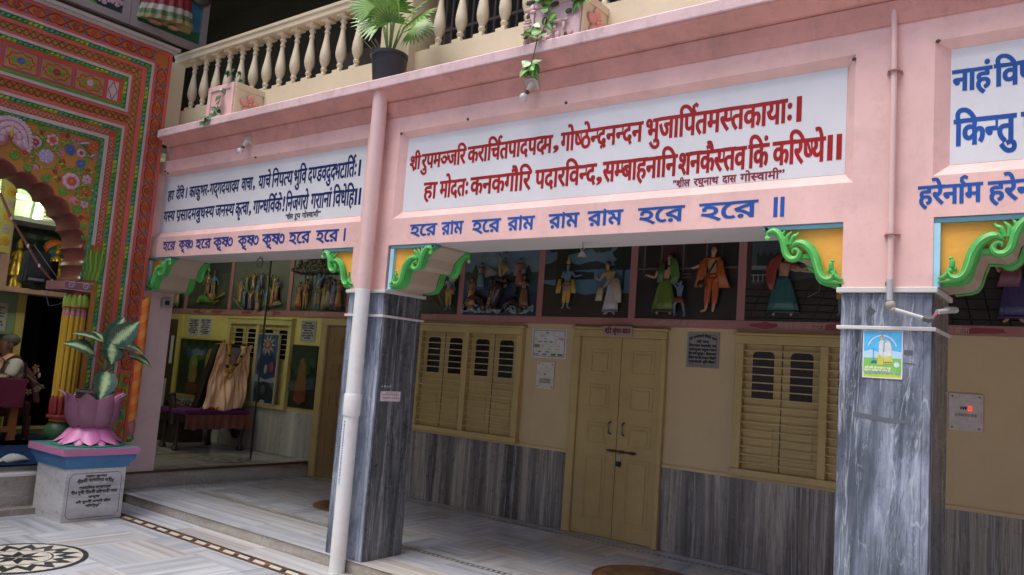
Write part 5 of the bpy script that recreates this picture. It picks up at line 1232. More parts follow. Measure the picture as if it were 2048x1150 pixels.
for (y, z, r, a0, tn, sg) in [(-1.25, 3.19, .085, 2.5, .9, 1), (-1.109, 3.25, .085, -.6, .95, -1), (-1.329, 3.077, .06, .4, .95, 1), (-1.141, 3.087, .10, 2, .9, 1), (-.91, 3.149, .125, 2.6, .85, -1), (-.915, 2.921, .115, .6, .95, 1), (-.773, 2.956, .08, 3.6, .9, -1), (-.77, 2.839, .066, 1.2, .95, 1), (-.761, 2.729, .06, 2.4, .9, -1)]:
    b = MB().mat(P_VIN); vp = [(GX + .008, y + r * (1.06 - .12 * i / 24) * math.cos(a0 + sg * tn * 2 * math.pi * i / 24), z + r * (1.06 - .12 * i / 24) * math.sin(a0 + sg * tn * 2 * math.pi * i / 24)) for i in range(25)]; b.tube(vp, [.0075 - .004 * i / 24 for i in range(25)], 5)
    for i in range(2, 24, 4):
        q = a0 + sg * tn * 2 * math.pi * i / 24 + sg * .6; b.mat((P_GRN, P_LIM, P_VIN)[i % 3]); b.ell((GX + .010, vp[i][1] + .016 * math.cos(q), vp[i][2] + .016 * math.sin(q)), (.006, .020, .009), 7, 4, rot=Matrix.Rotation(q, 3, 'X'))
    b.build('spandrel_vine', None, gate, smooth=True)
b = MB().mat(P_BRN); b.tube([(GX + .01, -.87, 3.29), (GX + .014, -.80, 3.25), (GX + .012, -.74, 3.17)], .006, 5); b.mat(P_LIL); b.ell((GX + .014, -.83, 3.30), (.012, .05, .013), 7, 4, rot=Matrix.Rotation(.3, 3, 'X')); b.ell((GX + .014, -.745, 3.2), (.012, .03, .012), 7, 4, rot=Matrix.Rotation(.9, 3, 'X'))
b.build('spandrel_twig', None, gate, smooth=True)
# acanthus corbel, capital strip, fluted shafts, lotus base
b = MB()
for k in range(7):
    y = -.668 + .02 * k; b.mat((P_GRN, P_LIM)[k % 2]); b.tube([(GX + .004, y, 2.03), (GX + .03, y + .004, 2.13), (GX + .035, y + .006 * (k - 3), 2.24), (GX + .05, y + .012 * (k - 3) * .6, 2.30 + .008 * (k % 3))], [.016, .018, .016, .006], 6)
for k in range(5): b.mat((P_TEL, P_GRN)[k % 2]); b.tube([(GX + .002, -.70 + .012 * k, 2.05 + .07 * k), (GX + .02, -.715 + .010 * k, 2.10 + .07 * k)], [.016, .005], 6)
b.build('acanthus_corbel', None, gate, smooth=True)
b = MB().mat(paint('capital_mauve', (.22, .09, .10), .5, .1, .2, 25, .15)); b.box(GX - .36, GX + .03, -.85, -.60, 1.915, 1.995); b.mat(P_PALE)
for y in (-.66, -.79): b.tube([(GX + .034, u, v) for u, v in spiral(y, 1.957, .032, 0, 1.5, 18)], .006, 5)
b.box(GX + .03, GX + .036, -.85, -.60, 1.985, 1.995); b.box(GX + .03, GX + .036, -.85, -.60, 1.915, 1.922); b.build('capital', None, gate)
colm = thing  # (shafts belong to the gate)
b = MB()
for k in range(7):
    a = math.pi * (k / 6) ; y = -.70 + .085 * math.cos(a); x = GX - .05 + .075 * math.sin(a)
    b.mat(P_YEL); b.tube([(x, y, .86), (x, y, 1.70)], .021, 8)
    b.mat(P_ROSE); b.ell((x, y, 1.695), (.024, .022, .05), 8, 5); b.mat(P_LIM); b.ell((x, y * 1.0, 1.80), (.03, .03, .085), 8, 5)
    b.mat(P_MAR); b.ell((x + .012, y + .012 * math.cos(a), .845), (.026, .026, .10), 8, 5)
b.mat(P_MAR); b.tube([(GX - .05, -.70, .82), (GX - .05, -.70, 1.9)], .07, 12); b.lathe((GX - .05, -.70, 1.745), [(.10, 0), (.112, .012), (.10, .024)], 16)
b.mat(P_MAR); b.lathe((GX - .05, -.70, .725), [(.09, 0), (.12, .012), (.12, .03), (.095, .045)], 18); [b.ell((GX - .05 + .12 * math.sin(q), -.70 + .12 * math.cos(q), .745), (.012, .012, .012), 6, 4) for q in [math.pi * j / 9 for j in range(10)]]
b.mat(P_OCH); b.lathe((GX - .05, -.70, .69), [(.07, 0), (.1, .015), (.09, .035)], 16)
b.mat(paint('pot_green', (.035, .10, .04), .35, .2, .2, 20, .1)); b.lathe((GX - .05, -.70, .50), [(.06, 0), (.10, .03), (.128, .09), (.12, .15), (.085, .19)], 18)
b.build('fluted_shaft', None, gate, smooth=True)
b = MB().mat(P_OCH); gbox(b, -.60, -.553, .5, 1.91, 0, .02); b.build('jamb_strip', None, gate)
# orange rope column at the right corner
b = MB(); P_RP = paint('rope_orange', (.62, .15, .02), .45, .15, .2, 25, .15)
for k in range(15):
    z0_ = .72 + .081 * k; b.mat(P_RP if k % 2 else paint('rope_orange_light', (.66, .24, .04), .45, .15, .2, 25, .15))
    b.loft([[(GX + .012 + .042 * math.cos(q), -.056 + .042 * math.sin(q), z0_ + .081 * t + .035 * math.sin(q) + .0) for q in [2 * math.pi * j / 12 for j in range(12)]] if True else [] for t in (0, .25, .5, .75, .97)], cap=False)
b.mat(P_ROSE); b.lathe((GX + .012, -.056, .57), [(.03, 0), (.042, .03), (.04, .10), (.03, .16)], 12); b.mat(P_GRN); b.lathe((GX + .012, -.056, .50), [(.02, 0), (.042, .03), (.03, .07)], 12)
b.build('rope_column', None, gate, smooth=True)

# ================================================================== temple hall behind the gateway
hall = thing('temple_hall', 'lime green lit temple hall seen through the scalloped arch', 'hall', (-7.6, -1.5, .26))
HW = -7.5
WG = paint('pale_green_wall', (.26, .38, .22), .6, .07, .1, 20, .1)
b = MB().mat(WG).box(HW - .15, HW, -6, .22, .262, 3.5).box(HW - .15, HW, .22, 1.0, 2.0, 3.5)
b.box(-8.25, -8.15, 1.0, 2.6, .17, 3.5); b.box(HW, -4.4, -6.1, -6, .262, 3.5)
b.build('wall', None, hall)
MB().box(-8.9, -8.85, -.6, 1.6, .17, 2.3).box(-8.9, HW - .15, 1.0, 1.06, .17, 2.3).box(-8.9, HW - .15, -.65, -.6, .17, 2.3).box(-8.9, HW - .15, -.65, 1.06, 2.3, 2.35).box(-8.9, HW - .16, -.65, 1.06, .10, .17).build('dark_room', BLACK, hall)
box('hall_ceiling', WG, hall, -8.3, -4.38, -6.1, .42, 3.5, 3.56)
b = MB().mat(WALLY).box(HW - .05, HW + .03, .12, .22, .262, 2.0); b.build('door_post', None, hall)
box('door_sill', WALLY, hall, HW - .05, HW + .03, .22, .9, .262, .30)
b = MB().mat(paint('painted_beam', (.40, .36, .10), .5, .2, .2, 12, .1)).box(-5.6, -5.45, -3.5, .2, 3.18, 3.5).box(-5.58, -5.47, -.92, -.80, 2.3, 3.18)
b.build('painted_beam', None, hall)
b = MB()
for k in range(16):
    bloom(b, -2.2 + .17 * k, 3.34 + .04 * (-1) ** k, .07, (P_YEL, P_WHT)[k % 2], 6, P_ORG, 0, k, None, -5.45); leafy(b, -2.12 + .17 * k, 3.30, .07, 1.0 * k, P_TEL, 0, -5.45)
for k in range(6): bloom(b, -.86, 2.42 + .13 * k, .05, (P_YEL, P_WHT)[k % 2], 6, P_ORG, 0, k, None, -5.47)
b.build('painted_flowers', None, hall)
# slatted vent beside the lamp
vt = MB().mat(plain('vent_frame', (.45, .5, .30), .5)).box(HW, HW + .03, .22, .28, 2.95, 3.3).box(HW, HW + .03, .78, .82, 2.95, 3.3).box(HW, HW + .03, .28, .78, 2.95, 2.98)
for k in range(6): vt.mat(plain('vent_slat', (.62, .62, .45), .5)).box(HW + .012, HW + .026, .28, .78, 3.0 + .05 * k, 3.014 + .05 * k)
tag(vt.build('vent_window', None), 'slatted vent window high on the hall wall next to the upright tube lamp', 'vent')
def tube_light(y0, y1, z0, z1, label):
    t = thing('tube_light', label, 'lamp', (HW + .05, (y0 + y1) / 2, (z0 + z1) / 2), 'fluorescent tubes in the temple hall')
    b = MB().mat(plain('tube_glow', (1.0, 1.0, .80), .3, 0, 20)); b.tube([(HW + .10, y0, z0), (HW + .10, y1, z1)], .02, 10); b.build('tube', None, t)
    b = MB().mat(PANEL); d = Vector((0, y1 - y0, z1 - z0)).normalized() * .03
    b.tube([Vector((HW + .05, y0, z0)) - d, Vector((HW + .05, y1, z1)) + d], .03, 4); b.build('batten', None, t)
    return t
tube_light(-.95, .02, 3.19, 3.225, 'glowing horizontal fluorescent tube on the hall wall at the left edge')
tube_light(.17, .20, 2.95, 3.27, 'glowing upright fluorescent tube beside the slatted vent')
t = thing('tube_light', 'added unseen fluorescent tube behind the left beam, brightening the left bay', 'lamp', (-5.6, .50, 3.0), 'fluorescent tubes in the temple hall')
MB().mat(plain('added_tube_warm', (1.0, .97, .76), .3, 0, 24)).tube([(-6.2, .52, 2.95), (-5.0, .52, 2.95)], .02, 10).build('tube', None, t)  # added lamp, out of view, brightens the left bay wall
MB().mat(PANEL).box(-6.25, -4.95, .43, .47, 2.90, 3.0).build('batten', None, t)
t = thing('tube_light', 'added unseen fluorescent tube behind the gateway wall, brightening the hall', 'lamp', (-4.5, -2.2, 3.25), 'fluorescent tubes in the temple hall')
MB().mat(plain('added_tube_near', (1.0, 1.0, .84), .3, 0, 80)).tube([(-4.52, -2.8, 3.25), (-4.52, -1.7, 3.25)], .02, 10).build('tube', None, t)  # added lamp, out of view, lights the seated man and the niche
MB().mat(PANEL).box(-4.47, -4.43, -2.85, -1.65, 3.21, 3.29).build('batten', None, t)
# lit diorama shelf in the hall
dio = thing('diorama_niche', 'glass fronted niche with gilded figures above the dark doorway', 'niche', (HW + .2, 0, 2.0))
b = MB().mat(paint('niche_pink', (.46, .28, .22), .5, .1, .2, 25, .1)); b.box(HW, HW + .5, -1.3, .9, 1.98, 2.04); b.box(HW + .42, HW + .5, -.32, -.22, 2.04, 2.86); b.mat(PVCW); b.box(HW, HW + .52, -1.3, .9, 2.86, 2.91)
b.build('frame', None, dio)
b = MB().mat(relief_paint((.025, .05, .03), .5)).box(HW + .001, HW + .012, -1.3, .9, 2.04, 2.86).mat(relief_paint((.16, .24, .25), .5)).prism([(-.2, 2.35), (.9, 2.3), (.9, 2.46), (.2, 2.44), (-.2, 2.47)], FYZ(HW + .012), .001, .004)
for k in range(5): b.mat(relief_paint((.02, .018, .012))).tube([(HW + .03, -.2 + .13 * k, 2.2), (HW + .03, -.19 + .14 * k, 2.75)], .014, 5); b.mat(relief_paint((.015, .05, .025))).ell((HW + .03, -.18 + .2 * k, 2.74), (.02, .16, .09), 8, 5)
b.build('backdrop', None, dio)
b = MB().mat(P_RP)
for y in (.40, .70): b.ell((HW + .22, y, 2.62), (.06, .15, .11)); 
b.mat(paint('halo_dark', (.02, .10, .11), .4, .2, .2, 20, .1))
for y in (.40, .70): b.ell((HW + .26, y, 2.55), (.05, .11, .10))
b.build('halo', None, dio, smooth='all')
GOLD = paint('gilded', (.55, .36, .05), .22, .2, .2, 30, .1, .6)
b = MB().mat(GOLD)
def idol(y, z, h):
    b.lathe((HW + .30, y, z), [(.30 * h, 0), (.28 * h, .12 * h), (.15 * h, .4 * h), (.17 * h, .55 * h), (.13 * h, .7 * h), (.05 * h, .76 * h)], 10, (.6, 1)); b.ell((HW + .30, y, z + .86 * h), (.09 * h, .1 * h, .11 * h)); b.lathe((HW + .30, y, z + .93 * h), [(.08 * h, 0), (.09 * h, .04 * h), (.02 * h, .18 * h)], 8)
    for s in (-1, 1): b.tube([(HW + .30, y + s * .15 * h, z + .66 * h), (HW + .34, y + s * .27 * h, z + .48 * h), (HW + .40, y + s * .12 * h, z + .42 * h)], [.05 * h, .045 * h, .035 * h], 6)
idol(-.05, 2.20, .42); idol(-.06, 2.04, .32); idol(.40, 2.2, .42); idol(.72, 2.2, .42); idol(.2, 2.04, .25); idol(.62, 2.04, .28)
b.build('gilded_figure', None, dio, smooth=True)
text = text_plaque  # plaque on the hall wall
o = plate('text_plaque', 'pale lettered plaque on the hall wall left of the dark doorway', 'plaque', 0, .3, 1.5, 1.85, PL, .012, 0.0)
o.data.transform(Matrix(((0, -1, 0, HW + .002), (1, 0, 0, -.28), (0, 0, 1, 0), (0, 0, 0, 1))))
b = MB()
for i, (s, f) in enumerate(PLB): letters(b, s, -.13 - .13 * f, -.13 + .13 * f, 1.80 - .037 * i - .016, 1.80 - .037 * i, FYZ(HW + .0155), .002)
b.build('lettering', DINK, o, recalc=False)
pn = tag(MB().mat(relief_paint((.035, .04, .02), .4)).box(HW + .001, HW + .02, -1.0, .08, .75, 1.46).build('wall_painting', None), 'dark forest painting on the hall wall behind the seated man', 'painting')
b = MB().mat(relief_paint((.30, .20, .05), .4)); b.ell((HW + .022, -.22, 1.22), (.01, .10, .2)); b.ell((HW + .022, -.22, 1.36), (.012, .05, .055)); b.build('painted_saint', None, pn)
# loudspeaker hung in the arch
sp = thing('loudspeaker', 'black loudspeaker hung in the scalloped arch in front of the gilded niche', 'loudspeaker', (-4.75, -.8, 2.0))
b = MB().mat(plain('speaker_black', (.012, .013, .016), .4)); b.loft([[(-4.86, -.93, 1.975), (-4.86, -.72, 1.975), (-4.66, -.70, 1.975), (-4.66, -.95, 1.975)], [(-4.86, -.90, 2.285), (-4.86, -.74, 2.285), (-4.67, -.715, 2.295), (-4.67, -.925, 2.295)]])
b.build('cabinet', None, sp, bevel=.02)
MB().mat(plain('speaker_grille', (.03, .032, .036), .6)).box(-4.662, -4.656, -.925, -.725, 2.04, 2.28).build('grille', None, sp)
MB().mat(plain('speaker_badge', (.25, .26, .27), .3)).box(-4.66, -4.652, -.90, -.76, 2.0, 2.025).build('badge', None, sp)
MB().mat(plain('speaker_black', (.012, .013, .016), .4)).box(-4.82, -4.70, -.70, -.62, 1.98, 2.22).box(-4.80, -4.72, -.82, -.74, 1.915, 1.975).build('bracket', None, sp, bevel=.01)
# wires and string lights across the arch
b = MB().mat(plain('rosewire', (.20, .07, .055), .5))
p = [(-4.42, -1.33, 2.75), (-4.42, -1.22, 2.55), (-4.42, -1.05, 2.32), (-4.42, -.93, 2.15), (-4.42, -.80, 2.02), (-4.42, -.66, 1.945)]
b.tube(p, .012, 6); b.mat(plain('bulb_clear', (.5, .5, .48), .2)); [b.ell((q[0] + .01, q[1] + .012, q[2] - .02), (.012, .012, .02), 6, 4) for q in p[1:-1]]
tag(b.build('garland_cable', None), 'reddish cable with small bulbs slanting across the scalloped arch', 'cable')
b = MB().mat(plain('grey_wire', (.20, .2, .19), .5)); b.tube([(-4.43, -.98, 2.32), (-4.43, -.85, 2.17), (-4.43, -.72, 2.02), (-4.43, -.56, 1.90)], .004, 5); tag(b.build('thin_wire', None), 'thin grey wire beside the reddish cable in the arch', 'wire')
b = MB().mat(plain('blue_wire', (.10, .16, .22), .5)); b.tube([(-4.38, -.78, 1.92), (-4.38, -.84, 1.87), (-4.38, -.80, 1.76), (-4.38, -.72, 1.78), (-4.2, -.68, 1.85)], .004, 5); tag(b.build('thin_wire', None), 'blue wire looping under the loudspeaker', 'wire')

# stage: carpet, man at the table, microphone
cp = tag(box('carpet', paint('blue_carpet', (.018, .045, .16), .9, .15, .2, 70, .5, 0, .1), None, -7.3, -4.35, -5.5, .02, .263, .275), 'blue carpet on the temple stage floor', 'carpet')
b = MB().mat(paint('dark_blue_cloth', (.015, .03, .07), .9, .2, .2, 50, .4))
b.loft([[(-6.3 + .25 * math.cos(q) * s, -.02 + .22 * math.sin(q) * s, .276 + h + .012 * math.sin(3 * q)) for q in [2 * math.pi * j / 16 for j in range(16)]] for s, h in ((1, 0), (.9, .03), (.5, .05), (.1, .055))]); tag(b.build('folded_rug', None, smooth='all'), 'crumpled dark blue rug behind the microphone stand', 'rug')
b = MB().mat(paint('white_cloth', (.62, .62, .62), .8, .05, .1, 50, .2))
b.loft([[(-4.60 + s * .10 * math.cos(q), -.83 + s * .13 * math.sin(q), .276 + h + .012 * math.sin(2 * q + 1)) for q in [2 * math.pi * j / 14 for j in range(14)]] for s, h in ((1, 0), (.95, .02), (.6, .05), (.2, .06))])
b.tube([(-4.55, -.94, .285), (-4.5, -1.02, .285), (-4.52, -1.1, .282)], [.012, .01, .006], 6); tag(b.build('white_cloth', None, smooth='all'), 'small crumpled white cloth on the blue carpet beside the pedestal', 'cloth')
TX = -5.75
tb = thing('table', 'low desk with a maroon cloth in front of the seated man', 'table', (TX - .2, -.9, .276))
b = MB().mat(paint('orange_wood', (.30, .10, .03), .5, .15, .2, 30, .1))
for x in (TX - .45, TX): 
    for y in (-1.3, -.44): box('leg', paint('orange_wood', (.30, .10, .03), .5, .15, .2, 30, .1), tb, x - .03, x + .03, y - .035, y + .035, .276, .965)
b.box(TX - .02, TX + .02, -1.3, -.44, .42, .48); b.box(TX - .50, TX + .04, -1.36, -.40, .965, .985); b.build('frame', None, tb, bevel=.005)
b = MB().mat(paint('maroon_cloth', (.15, .012, .045), .75, .15, .2, 60, .3))
rings = []
for t, z in ((0, .992), (.0, .985), (.3, .9), (.7, .8), (1, .70)):
    pts = []
    for j in range(48):
        f = j / 48 * 4; s = int(f); g = f - s; c = [(-.54, -1.38), (.07, -1.38), (.07, -.37), (-.54, -.37)]; a, q = c[s], c[(s + 1) % 4]; u = a[0] + (q[0] - a[0]) * g; v = a[1] + (q[1] - a[1]) * g; w = .018 * t * math.sin(j * 1.7)
        pts.append((TX + u * (1 + .02 * t) + w, v + w - .01 * t, z + .006 * math.sin(j)))
    rings.append(pts)
b.loft(rings[::-1]); b.build('table_cloth', None, tb, smooth=True)
bk = MB().mat(plain('book_paper', (.62, .60, .52), .6)); bk.loft([[(TX - .25 + x, -.62 + y, .995 + h) for x, y in ((-.1, -.14), (.1, -.14), (.1, .12), (-.1, .12))] for h in (0, .025)]); bk.mat(plain('book_cover', (.25, .06, .03), .5)).box(TX - .36, TX - .14, -.77, -.49, .9925, .996); tag(bk.build('book', None), 'open book lying on the maroon table cloth', 'book')
cr = thing('armchair', 'flowered maroon armchair behind the seated man', 'chair', (-6.35, -.65, .276))
CHM = paint('maroon_upholstery', (.10, .012, .025), .7, .2, .2, 40, .3)
b = MB().mat(CHM).box(-6.7, -6.1, -1.0, -.12, .55, .72).box(-6.75, -6.55, -1.02, -.10, .6, 1.22); b.loft([[(-6.72, -.10, .7), (-6.1, -.10, .7), (-6.1, -.02, .7), (-6.72, -.02, .7)], [(-6.75, -.16, 1.18), (-6.2, -.14, 1.0), (-6.2, -.06, 1.0), (-6.75, -.06, 1.23)]])
b.build('upholstery', None, cr, bevel=.03)
for k in range(9): b = MB(); bloom(b, -.45 + .045 * k, .78 + .35 * random.random(), .04, (P_CRE, P_OCH)[k % 2], 5, P_MAR, 0, k, None, -6.1 + .002); b.build('flower_print', None, cr, smooth='all')
for k in range(8): b = MB().mat(P_CRE); b.ell((-6.15 - .06 * k, -.015, .85 + .25 * random.random()), (.04, .012, .03), 7, 4, rot=Matrix.Rotation(k, 3, 'Y')); b.build('flower_print', None, cr, smooth='all')
[MB().mat(P_BRN).box(x, x + .05, y, y + .05, .276, .56).build('leg', None, cr) for x in (-6.7, -6.15) for y in (-.98, -.16)]
# the seated man, turned to the left of the picture (towards -y)
MX, MYY = -6.2, -.43
def Pm(x, y, z): return Vector((MX + x, MYY + y, z))
jn = [Pm(0, .10, .80), Pm(0, .08, .98), Pm(0, .06, 1.14), Pm(0, .02, 1.235), Pm(0, -.01, 1.31), Pm(0, .02, 1.42),
      Pm(.19, .06, 1.16), Pm(.23, -.02, .99), Pm(.15, -.22, 1.01), Pm(.10, -.29, 1.02), Pm(-.19, .06, 1.16), Pm(-.23, -.02, .99), Pm(-.15, -.22, 1.01), Pm(-.10, -.29, 1.02),
      Pm(.11, .02, .77), Pm(.18, -.38, .79), Pm(.15, -.36, .38), Pm(.15, -.5, .31), Pm(-.11, .02, .77), Pm(-.18, -.38, .79), Pm(-.15, -.36, .38), Pm(-.15, -.5, .31)]
je = [(0, 1), (1, 2), (2, 3), (3, 4), (4, 5), (2, 6), (6, 7), (7, 8), (8, 9), (2, 10), (10, 11), (11, 12), (12, 13), (0, 14), (14, 15), (15, 16), (16, 17), (0, 18), (18, 19), (19, 20), (20, 21)]
jr = [.13, .12, .13, .055, .085, .075, .065, .045, .035, .03, .065, .045, .035, .03, .09, .07, .045, .035, .09, .07, .045, .035]
pm = skin_mesh(jn, je, jr, 2); pm.materials.clear(); pm.materials.append(paint('brown_skin', (.14, .06, .035), .5, .1, .1, 60, .1))
man = link('person', pm, None, 'all'); tag(man, 'elderly man in a white shirt and peach shawl seated at the maroon table', 'person')
b = MB().mat(_m['brown_skin'])
b.ell(Pm(0, -.095, 1.335), (.018, .03, .025)); [b.ell(Pm(q * .082, .02, 1.335), (.015, .025, .035)) for q in (-1, 1)]; b.ell(Pm(0, -.075, 1.255), (.05, .04, .035))
for s in (-1, 1):
    for k in range(5):
        x = s * (.10 - .018 * k); b.tube([Pm(x, -.30, 1.02), Pm(x - s * .004, -.335, 1.018), Pm(x - s * .006, -.36 + .008 * abs(k - 1.5), 1.008)], [.010, .009, .007], 6) if k < 4 else b.tube([Pm(s * .118, -.275, 1.02), Pm(s * .125, -.31, 1.015)], [.011, .008], 6)
b.mat(BLACK); [b.ell(Pm(q * .032, -.079, 1.345), (.012, .006, .008), 6, 4) for q in (-1, 1)]; b.mat(relief_paint((.20, .06, .05))); b.ell(Pm(0, -.082, 1.288), (.024, .008, .006), 6, 4); b.build('face_and_fingers', None, man, smooth='all')
b = MB().mat(paint('grey_hair', (.10, .095, .09), .8, .3, .2, 90, .5)); b.ell(Pm(0, .045, 1.40), (.088, .095, .075), 14, 8); b.build('hair', None, man, smooth='all')
sh = skin_mesh([jn[0] + Vector((0, 0, .02)), jn[1], jn[2], jn[6], jn[7], jn[10], jn[11], jn[2] + Vector((0, -.02, .04))], [(0, 1), (1, 2), (2, 3), (3, 4), (2, 5), (5, 6), (2, 7)], [.15, .14, .145, .08, .062, .08, .062, .07], 2)
sh.materials.clear(); sh.materials.append(paint('white_shirt', (.60, .58, .55), .8, .06, .1, 40, .3)); link('shirt', sh, man, 'all')
b = MB().mat(paint('peach_shawl', (.70, .36, .22), .8, .1, .1, 50, .4))
for s in (-1, 1):
    b.loft([[Pm(s * (a + w * q), y - .02 * math.cos(q * 3), z) for q in (-1, -.5, 0, .5, 1)] + [Pm(s * (a + w * q), y + .03, z) for q in (1, .5, 0, -.5, -1)] for a, w, y, z in ((.05, .05, .10, 1.24), (.08, .06, .03, 1.25), (.10, .07, -.09, 1.17), (.105, .075, -.13, 1.04), (.10, .08, -.13, .90))])
b.build('shawl', None, man, smooth='all')
b = MB().mat(paint('dhoti_white', (.6, .56, .5), .8, .06, .1, 40, .3)); [b.tube([Pm(s * .10, .08, .76), Pm(s * .18, -.39, .79), Pm(s * .15, -.37, .45)], [.12, .095, .075], 12) for s in (-1, 1)]; b.build('dhoti', None, man, smooth='all')
ms = thing('microphone_stand', 'black microphone stand with a chrome boom before the maroon table', 'microphone stand', (-6.0, -.21, .276))
b = MB().mat(plain('stand_black', (.02, .02, .022), .4, .4)); b.lathe((-6.0, -.21, .276), [(.11, 0), (.11, .015), (.03, .03), (.014, .05)], 18); b.tube([(-6.0, -.21, .30), (-6.0, -.28, 1.16)], .013, 8); b.build('stand', None, ms, smooth=True)
b = MB().mat(STEEL); b.tube([(-6.0, -.05, .88), (-6.0, -.27, 1.03), (-6.0, -.60, 1.24)], .010, 8); b.build('boom', None, ms, smooth=True)
MB().mat(plain('mic_black', (.015, .015, .017), .5)).tube([(-6.0, -.58, 1.23), (-6.0, -.70, 1.30), (-6.0, -.74, 1.325)], [.013, .016, .024], 8).build('microphone', None, ms, smooth=True)
b = MB().mat(BLACK); b.tube([(-6.0, -.1, .29), (-5.8, .0, .285), (-5.5, .02, .285), (-5.2, -.1, .285), (-4.9, -.3, .285), (-4.7, -.5, .29), (-4.42, -.62, .6)], .008, 6); tag(b.build('microphone_cable', None, smooth='all'), 'black cable trailing from the microphone stand over the carpet', 'cable')
b = MB().mat(PVCW); b.lathe((-4.4, -.80, .5), [(.05, 0), (.07, .04), (.06, .12), (.03, .16)], 12); 
# upper wall paintings above the gateway
uw = thing('upper_wall', 'dark upper wall over the gateway carrying framed relief paintings', 'wall', (-4.5, -1, 4.5))
box('wall', DW, uw, -4.75, -4.43, -6, .02, 4.50, 7.0)
box('end_wall', CREAM, uw, -4.6, -4.36, 0.0, .26, 3.651, 4.50)
UX = -4.40
def upainting(y0, y1, z0, z1, label, bg):
    t = thing('framed_painting', label, 'painting', (UX, (y0 + y1) / 2, z0))
    b = MB().mat(relief_paint(bg, .5)).box(UX - .03, UX, y0, y1, z0, z1); b.build('canvas', None, t)
    b = MB().mat(paint('frame_grey', (.26, .22, .21), .6, .1, .2, 25, .1)); w = .075
    b.box(UX - .03, UX + .03, y0 - w, y0, z0 - w, z1); b.box(UX - .03, UX + .03, y1, y1 + w, z0 - w, z1); b.box(UX - .03, UX + .03, y0, y1, z0 - w, z0); b.build('frame', None, t)
    return t
t = upainting(-.315, .395, 4.80, 6.2, 'framed relief painting of a dancer in a pleated red skirt above the gateway', (.05, .21, .33))
b = MB().mat(relief_paint((.03, .14, .05), .5)).prism([(-.315, 4.80), (.395, 4.80), (.395, 4.95), (.2, 4.90), (.0, 4.86), (-.15, 4.93), (-.315, 5.05)], FYZ(UX), .001, .006); b.build('meadow', None, t)
def skirt_ring(z, yc, hy, hx, am): return [(UX + .03 + hx * (1 + am * math.cos(16 * q)) * math.sin(q), yc + hy * (1 + am * .4 * math.cos(16 * q)) * math.cos(q), z + (.05 * math.cos(q) if am > .05 else 0)) for q in [math.pi * j / 40 for j in range(41)]] + [(UX + .001, yc - hy, z), (UX + .001, yc + hy, z)]
rr = [skirt_ring(5.75, .02, .12, .06, 0), skirt_ring(5.5, .0, .18, .08, .04), skirt_ring(5.2, -.01, .245, .10, .07), skirt_ring(5.05, -.015, .27, .11, .08), skirt_ring(4.985, -.02, .285, .115, .09), skirt_ring(4.93, -.02, .295, .12, .1), skirt_ring(4.885, -.02, .30, .12, .1)]
b = MB().mat(relief_paint((.28, .035, .045))).loft(rr[:4]).mat(relief_paint((.50, .46, .38))).loft([[(p[0] + .002, p[1], p[2]) for p in r] for r in rr[3:5]]).mat(relief_paint((.13, .20, .07))).loft([[(p[0] + .003, p[1], p[2]) for p in r] for r in rr[4:6]]).mat(relief_paint((.40, .34, .15))).loft([[(p[0] + .004, p[1], p[2]) for p in r] for r in rr[5:]])
b.build('skirt', None, t)
b = MB().mat(relief_paint(SKINS['fair'])); b.ell((UX + .05, -.14, 4.845), (.05, .09, .022)); b.ell((UX + .05, .06, 4.86), (.05, .07, .022)); b.tube([(UX + .03, .0, 5.75), (UX + .04, .0, 6.0)], [.12, .13], 10); b.ell((UX + .04, .0, 6.13), (.06, .07, .09)); b.tube([(UX + .05, .1, 5.98), (UX + .08, .28, 5.7), (UX + .06, .35, 5.45)], [.04, .035, .02], 8); b.build('dancer', None, t, smooth='all')
b = MB().mat(relief_paint((.10, .09, .07))).ell((UX + .05, .33, 5.33), (.05, .13, .10)); b.build('drum', None, t, smooth='all')
t = upainting(-1.6, -.47, 4.80, 6.2, 'framed relief painting of pink flowers and dark leaves above the gateway', (.03, .05, .035))
b = MB()
for k in range(26): leafy(b, -1.55 + 1.05 * random.random(), 4.82 + .8 * random.random(), .10, 6.3 * random.random(), (P_GRN, P_TEL)[k % 2], 0, UX + .002)
for k in range(8): bloom(b, -1.45 + .13 * k, 4.9 + .3 * random.random(), .08, P_PALE, 6, P_YEL, 0, k, None, UX + .006)
b.build('painted_flowers', None, t, smooth=True)

# ================================================================== lotus pedestal and its plant
pd = thing('pedestal', 'white marble pedestal with an engraved front and a blue and pink cornice', 'pedestal', (-3.65, -.65, CZ))
x0, x1, y0, y1 = -3.93, -3.38, -.905, -.385
b = MB().mat(MARB_W).box(x0, x1, y0, y1, CZ, .36); b.build('block', None, pd, bevel=.004)
BLC = paint('pedestal_blue', (.045, .17, .38), .4, .15, .2, 25, .1); PNC = paint('pedestal_pink', (.52, .19, .36), .4, .1, .2, 25, .1); TLC = paint('pedestal_teal', (.06, .20, .19), .45, .2, .3, 20, .1)
b = MB().mat(BLC)
b.loft([[(x0 - e, y0 - e, z), (x1 + e, y0 - e, z), (x1 + e, y1 + e, z), (x0 - e, y1 + e, z)] for e, z in ((.004, .36), (.012, .362), (.016, .385), (.03, .41), (.045, .43), (.05, .445), (.052, .478))])
b.build('cornice', None, pd)
b = MB().mat(PNC).box(x0 - .07, x1 + .07, y0 - .07, y1 + .07, .478, .536).mat(TLC).box(x0 - .068, x1 + .068, y0 - .068, y1 + .068, .536, .539); b.build('cap', None, pd, bevel=.003)
b = MB(); X = x1 + .0015; q = [(-.865, .03), (-.845, .012), (-.445, .012), (-.425, .03)]
ln = [(-.87, -.03), (-.84, -.06), (-.45, -.06), (-.42, -.03), (-.42, .285), (-.45, .32), (-.84, .32), (-.87, .285)]
b.tube([(X, u, v) for u, v in ln + ln[:1]], .0018, 4)
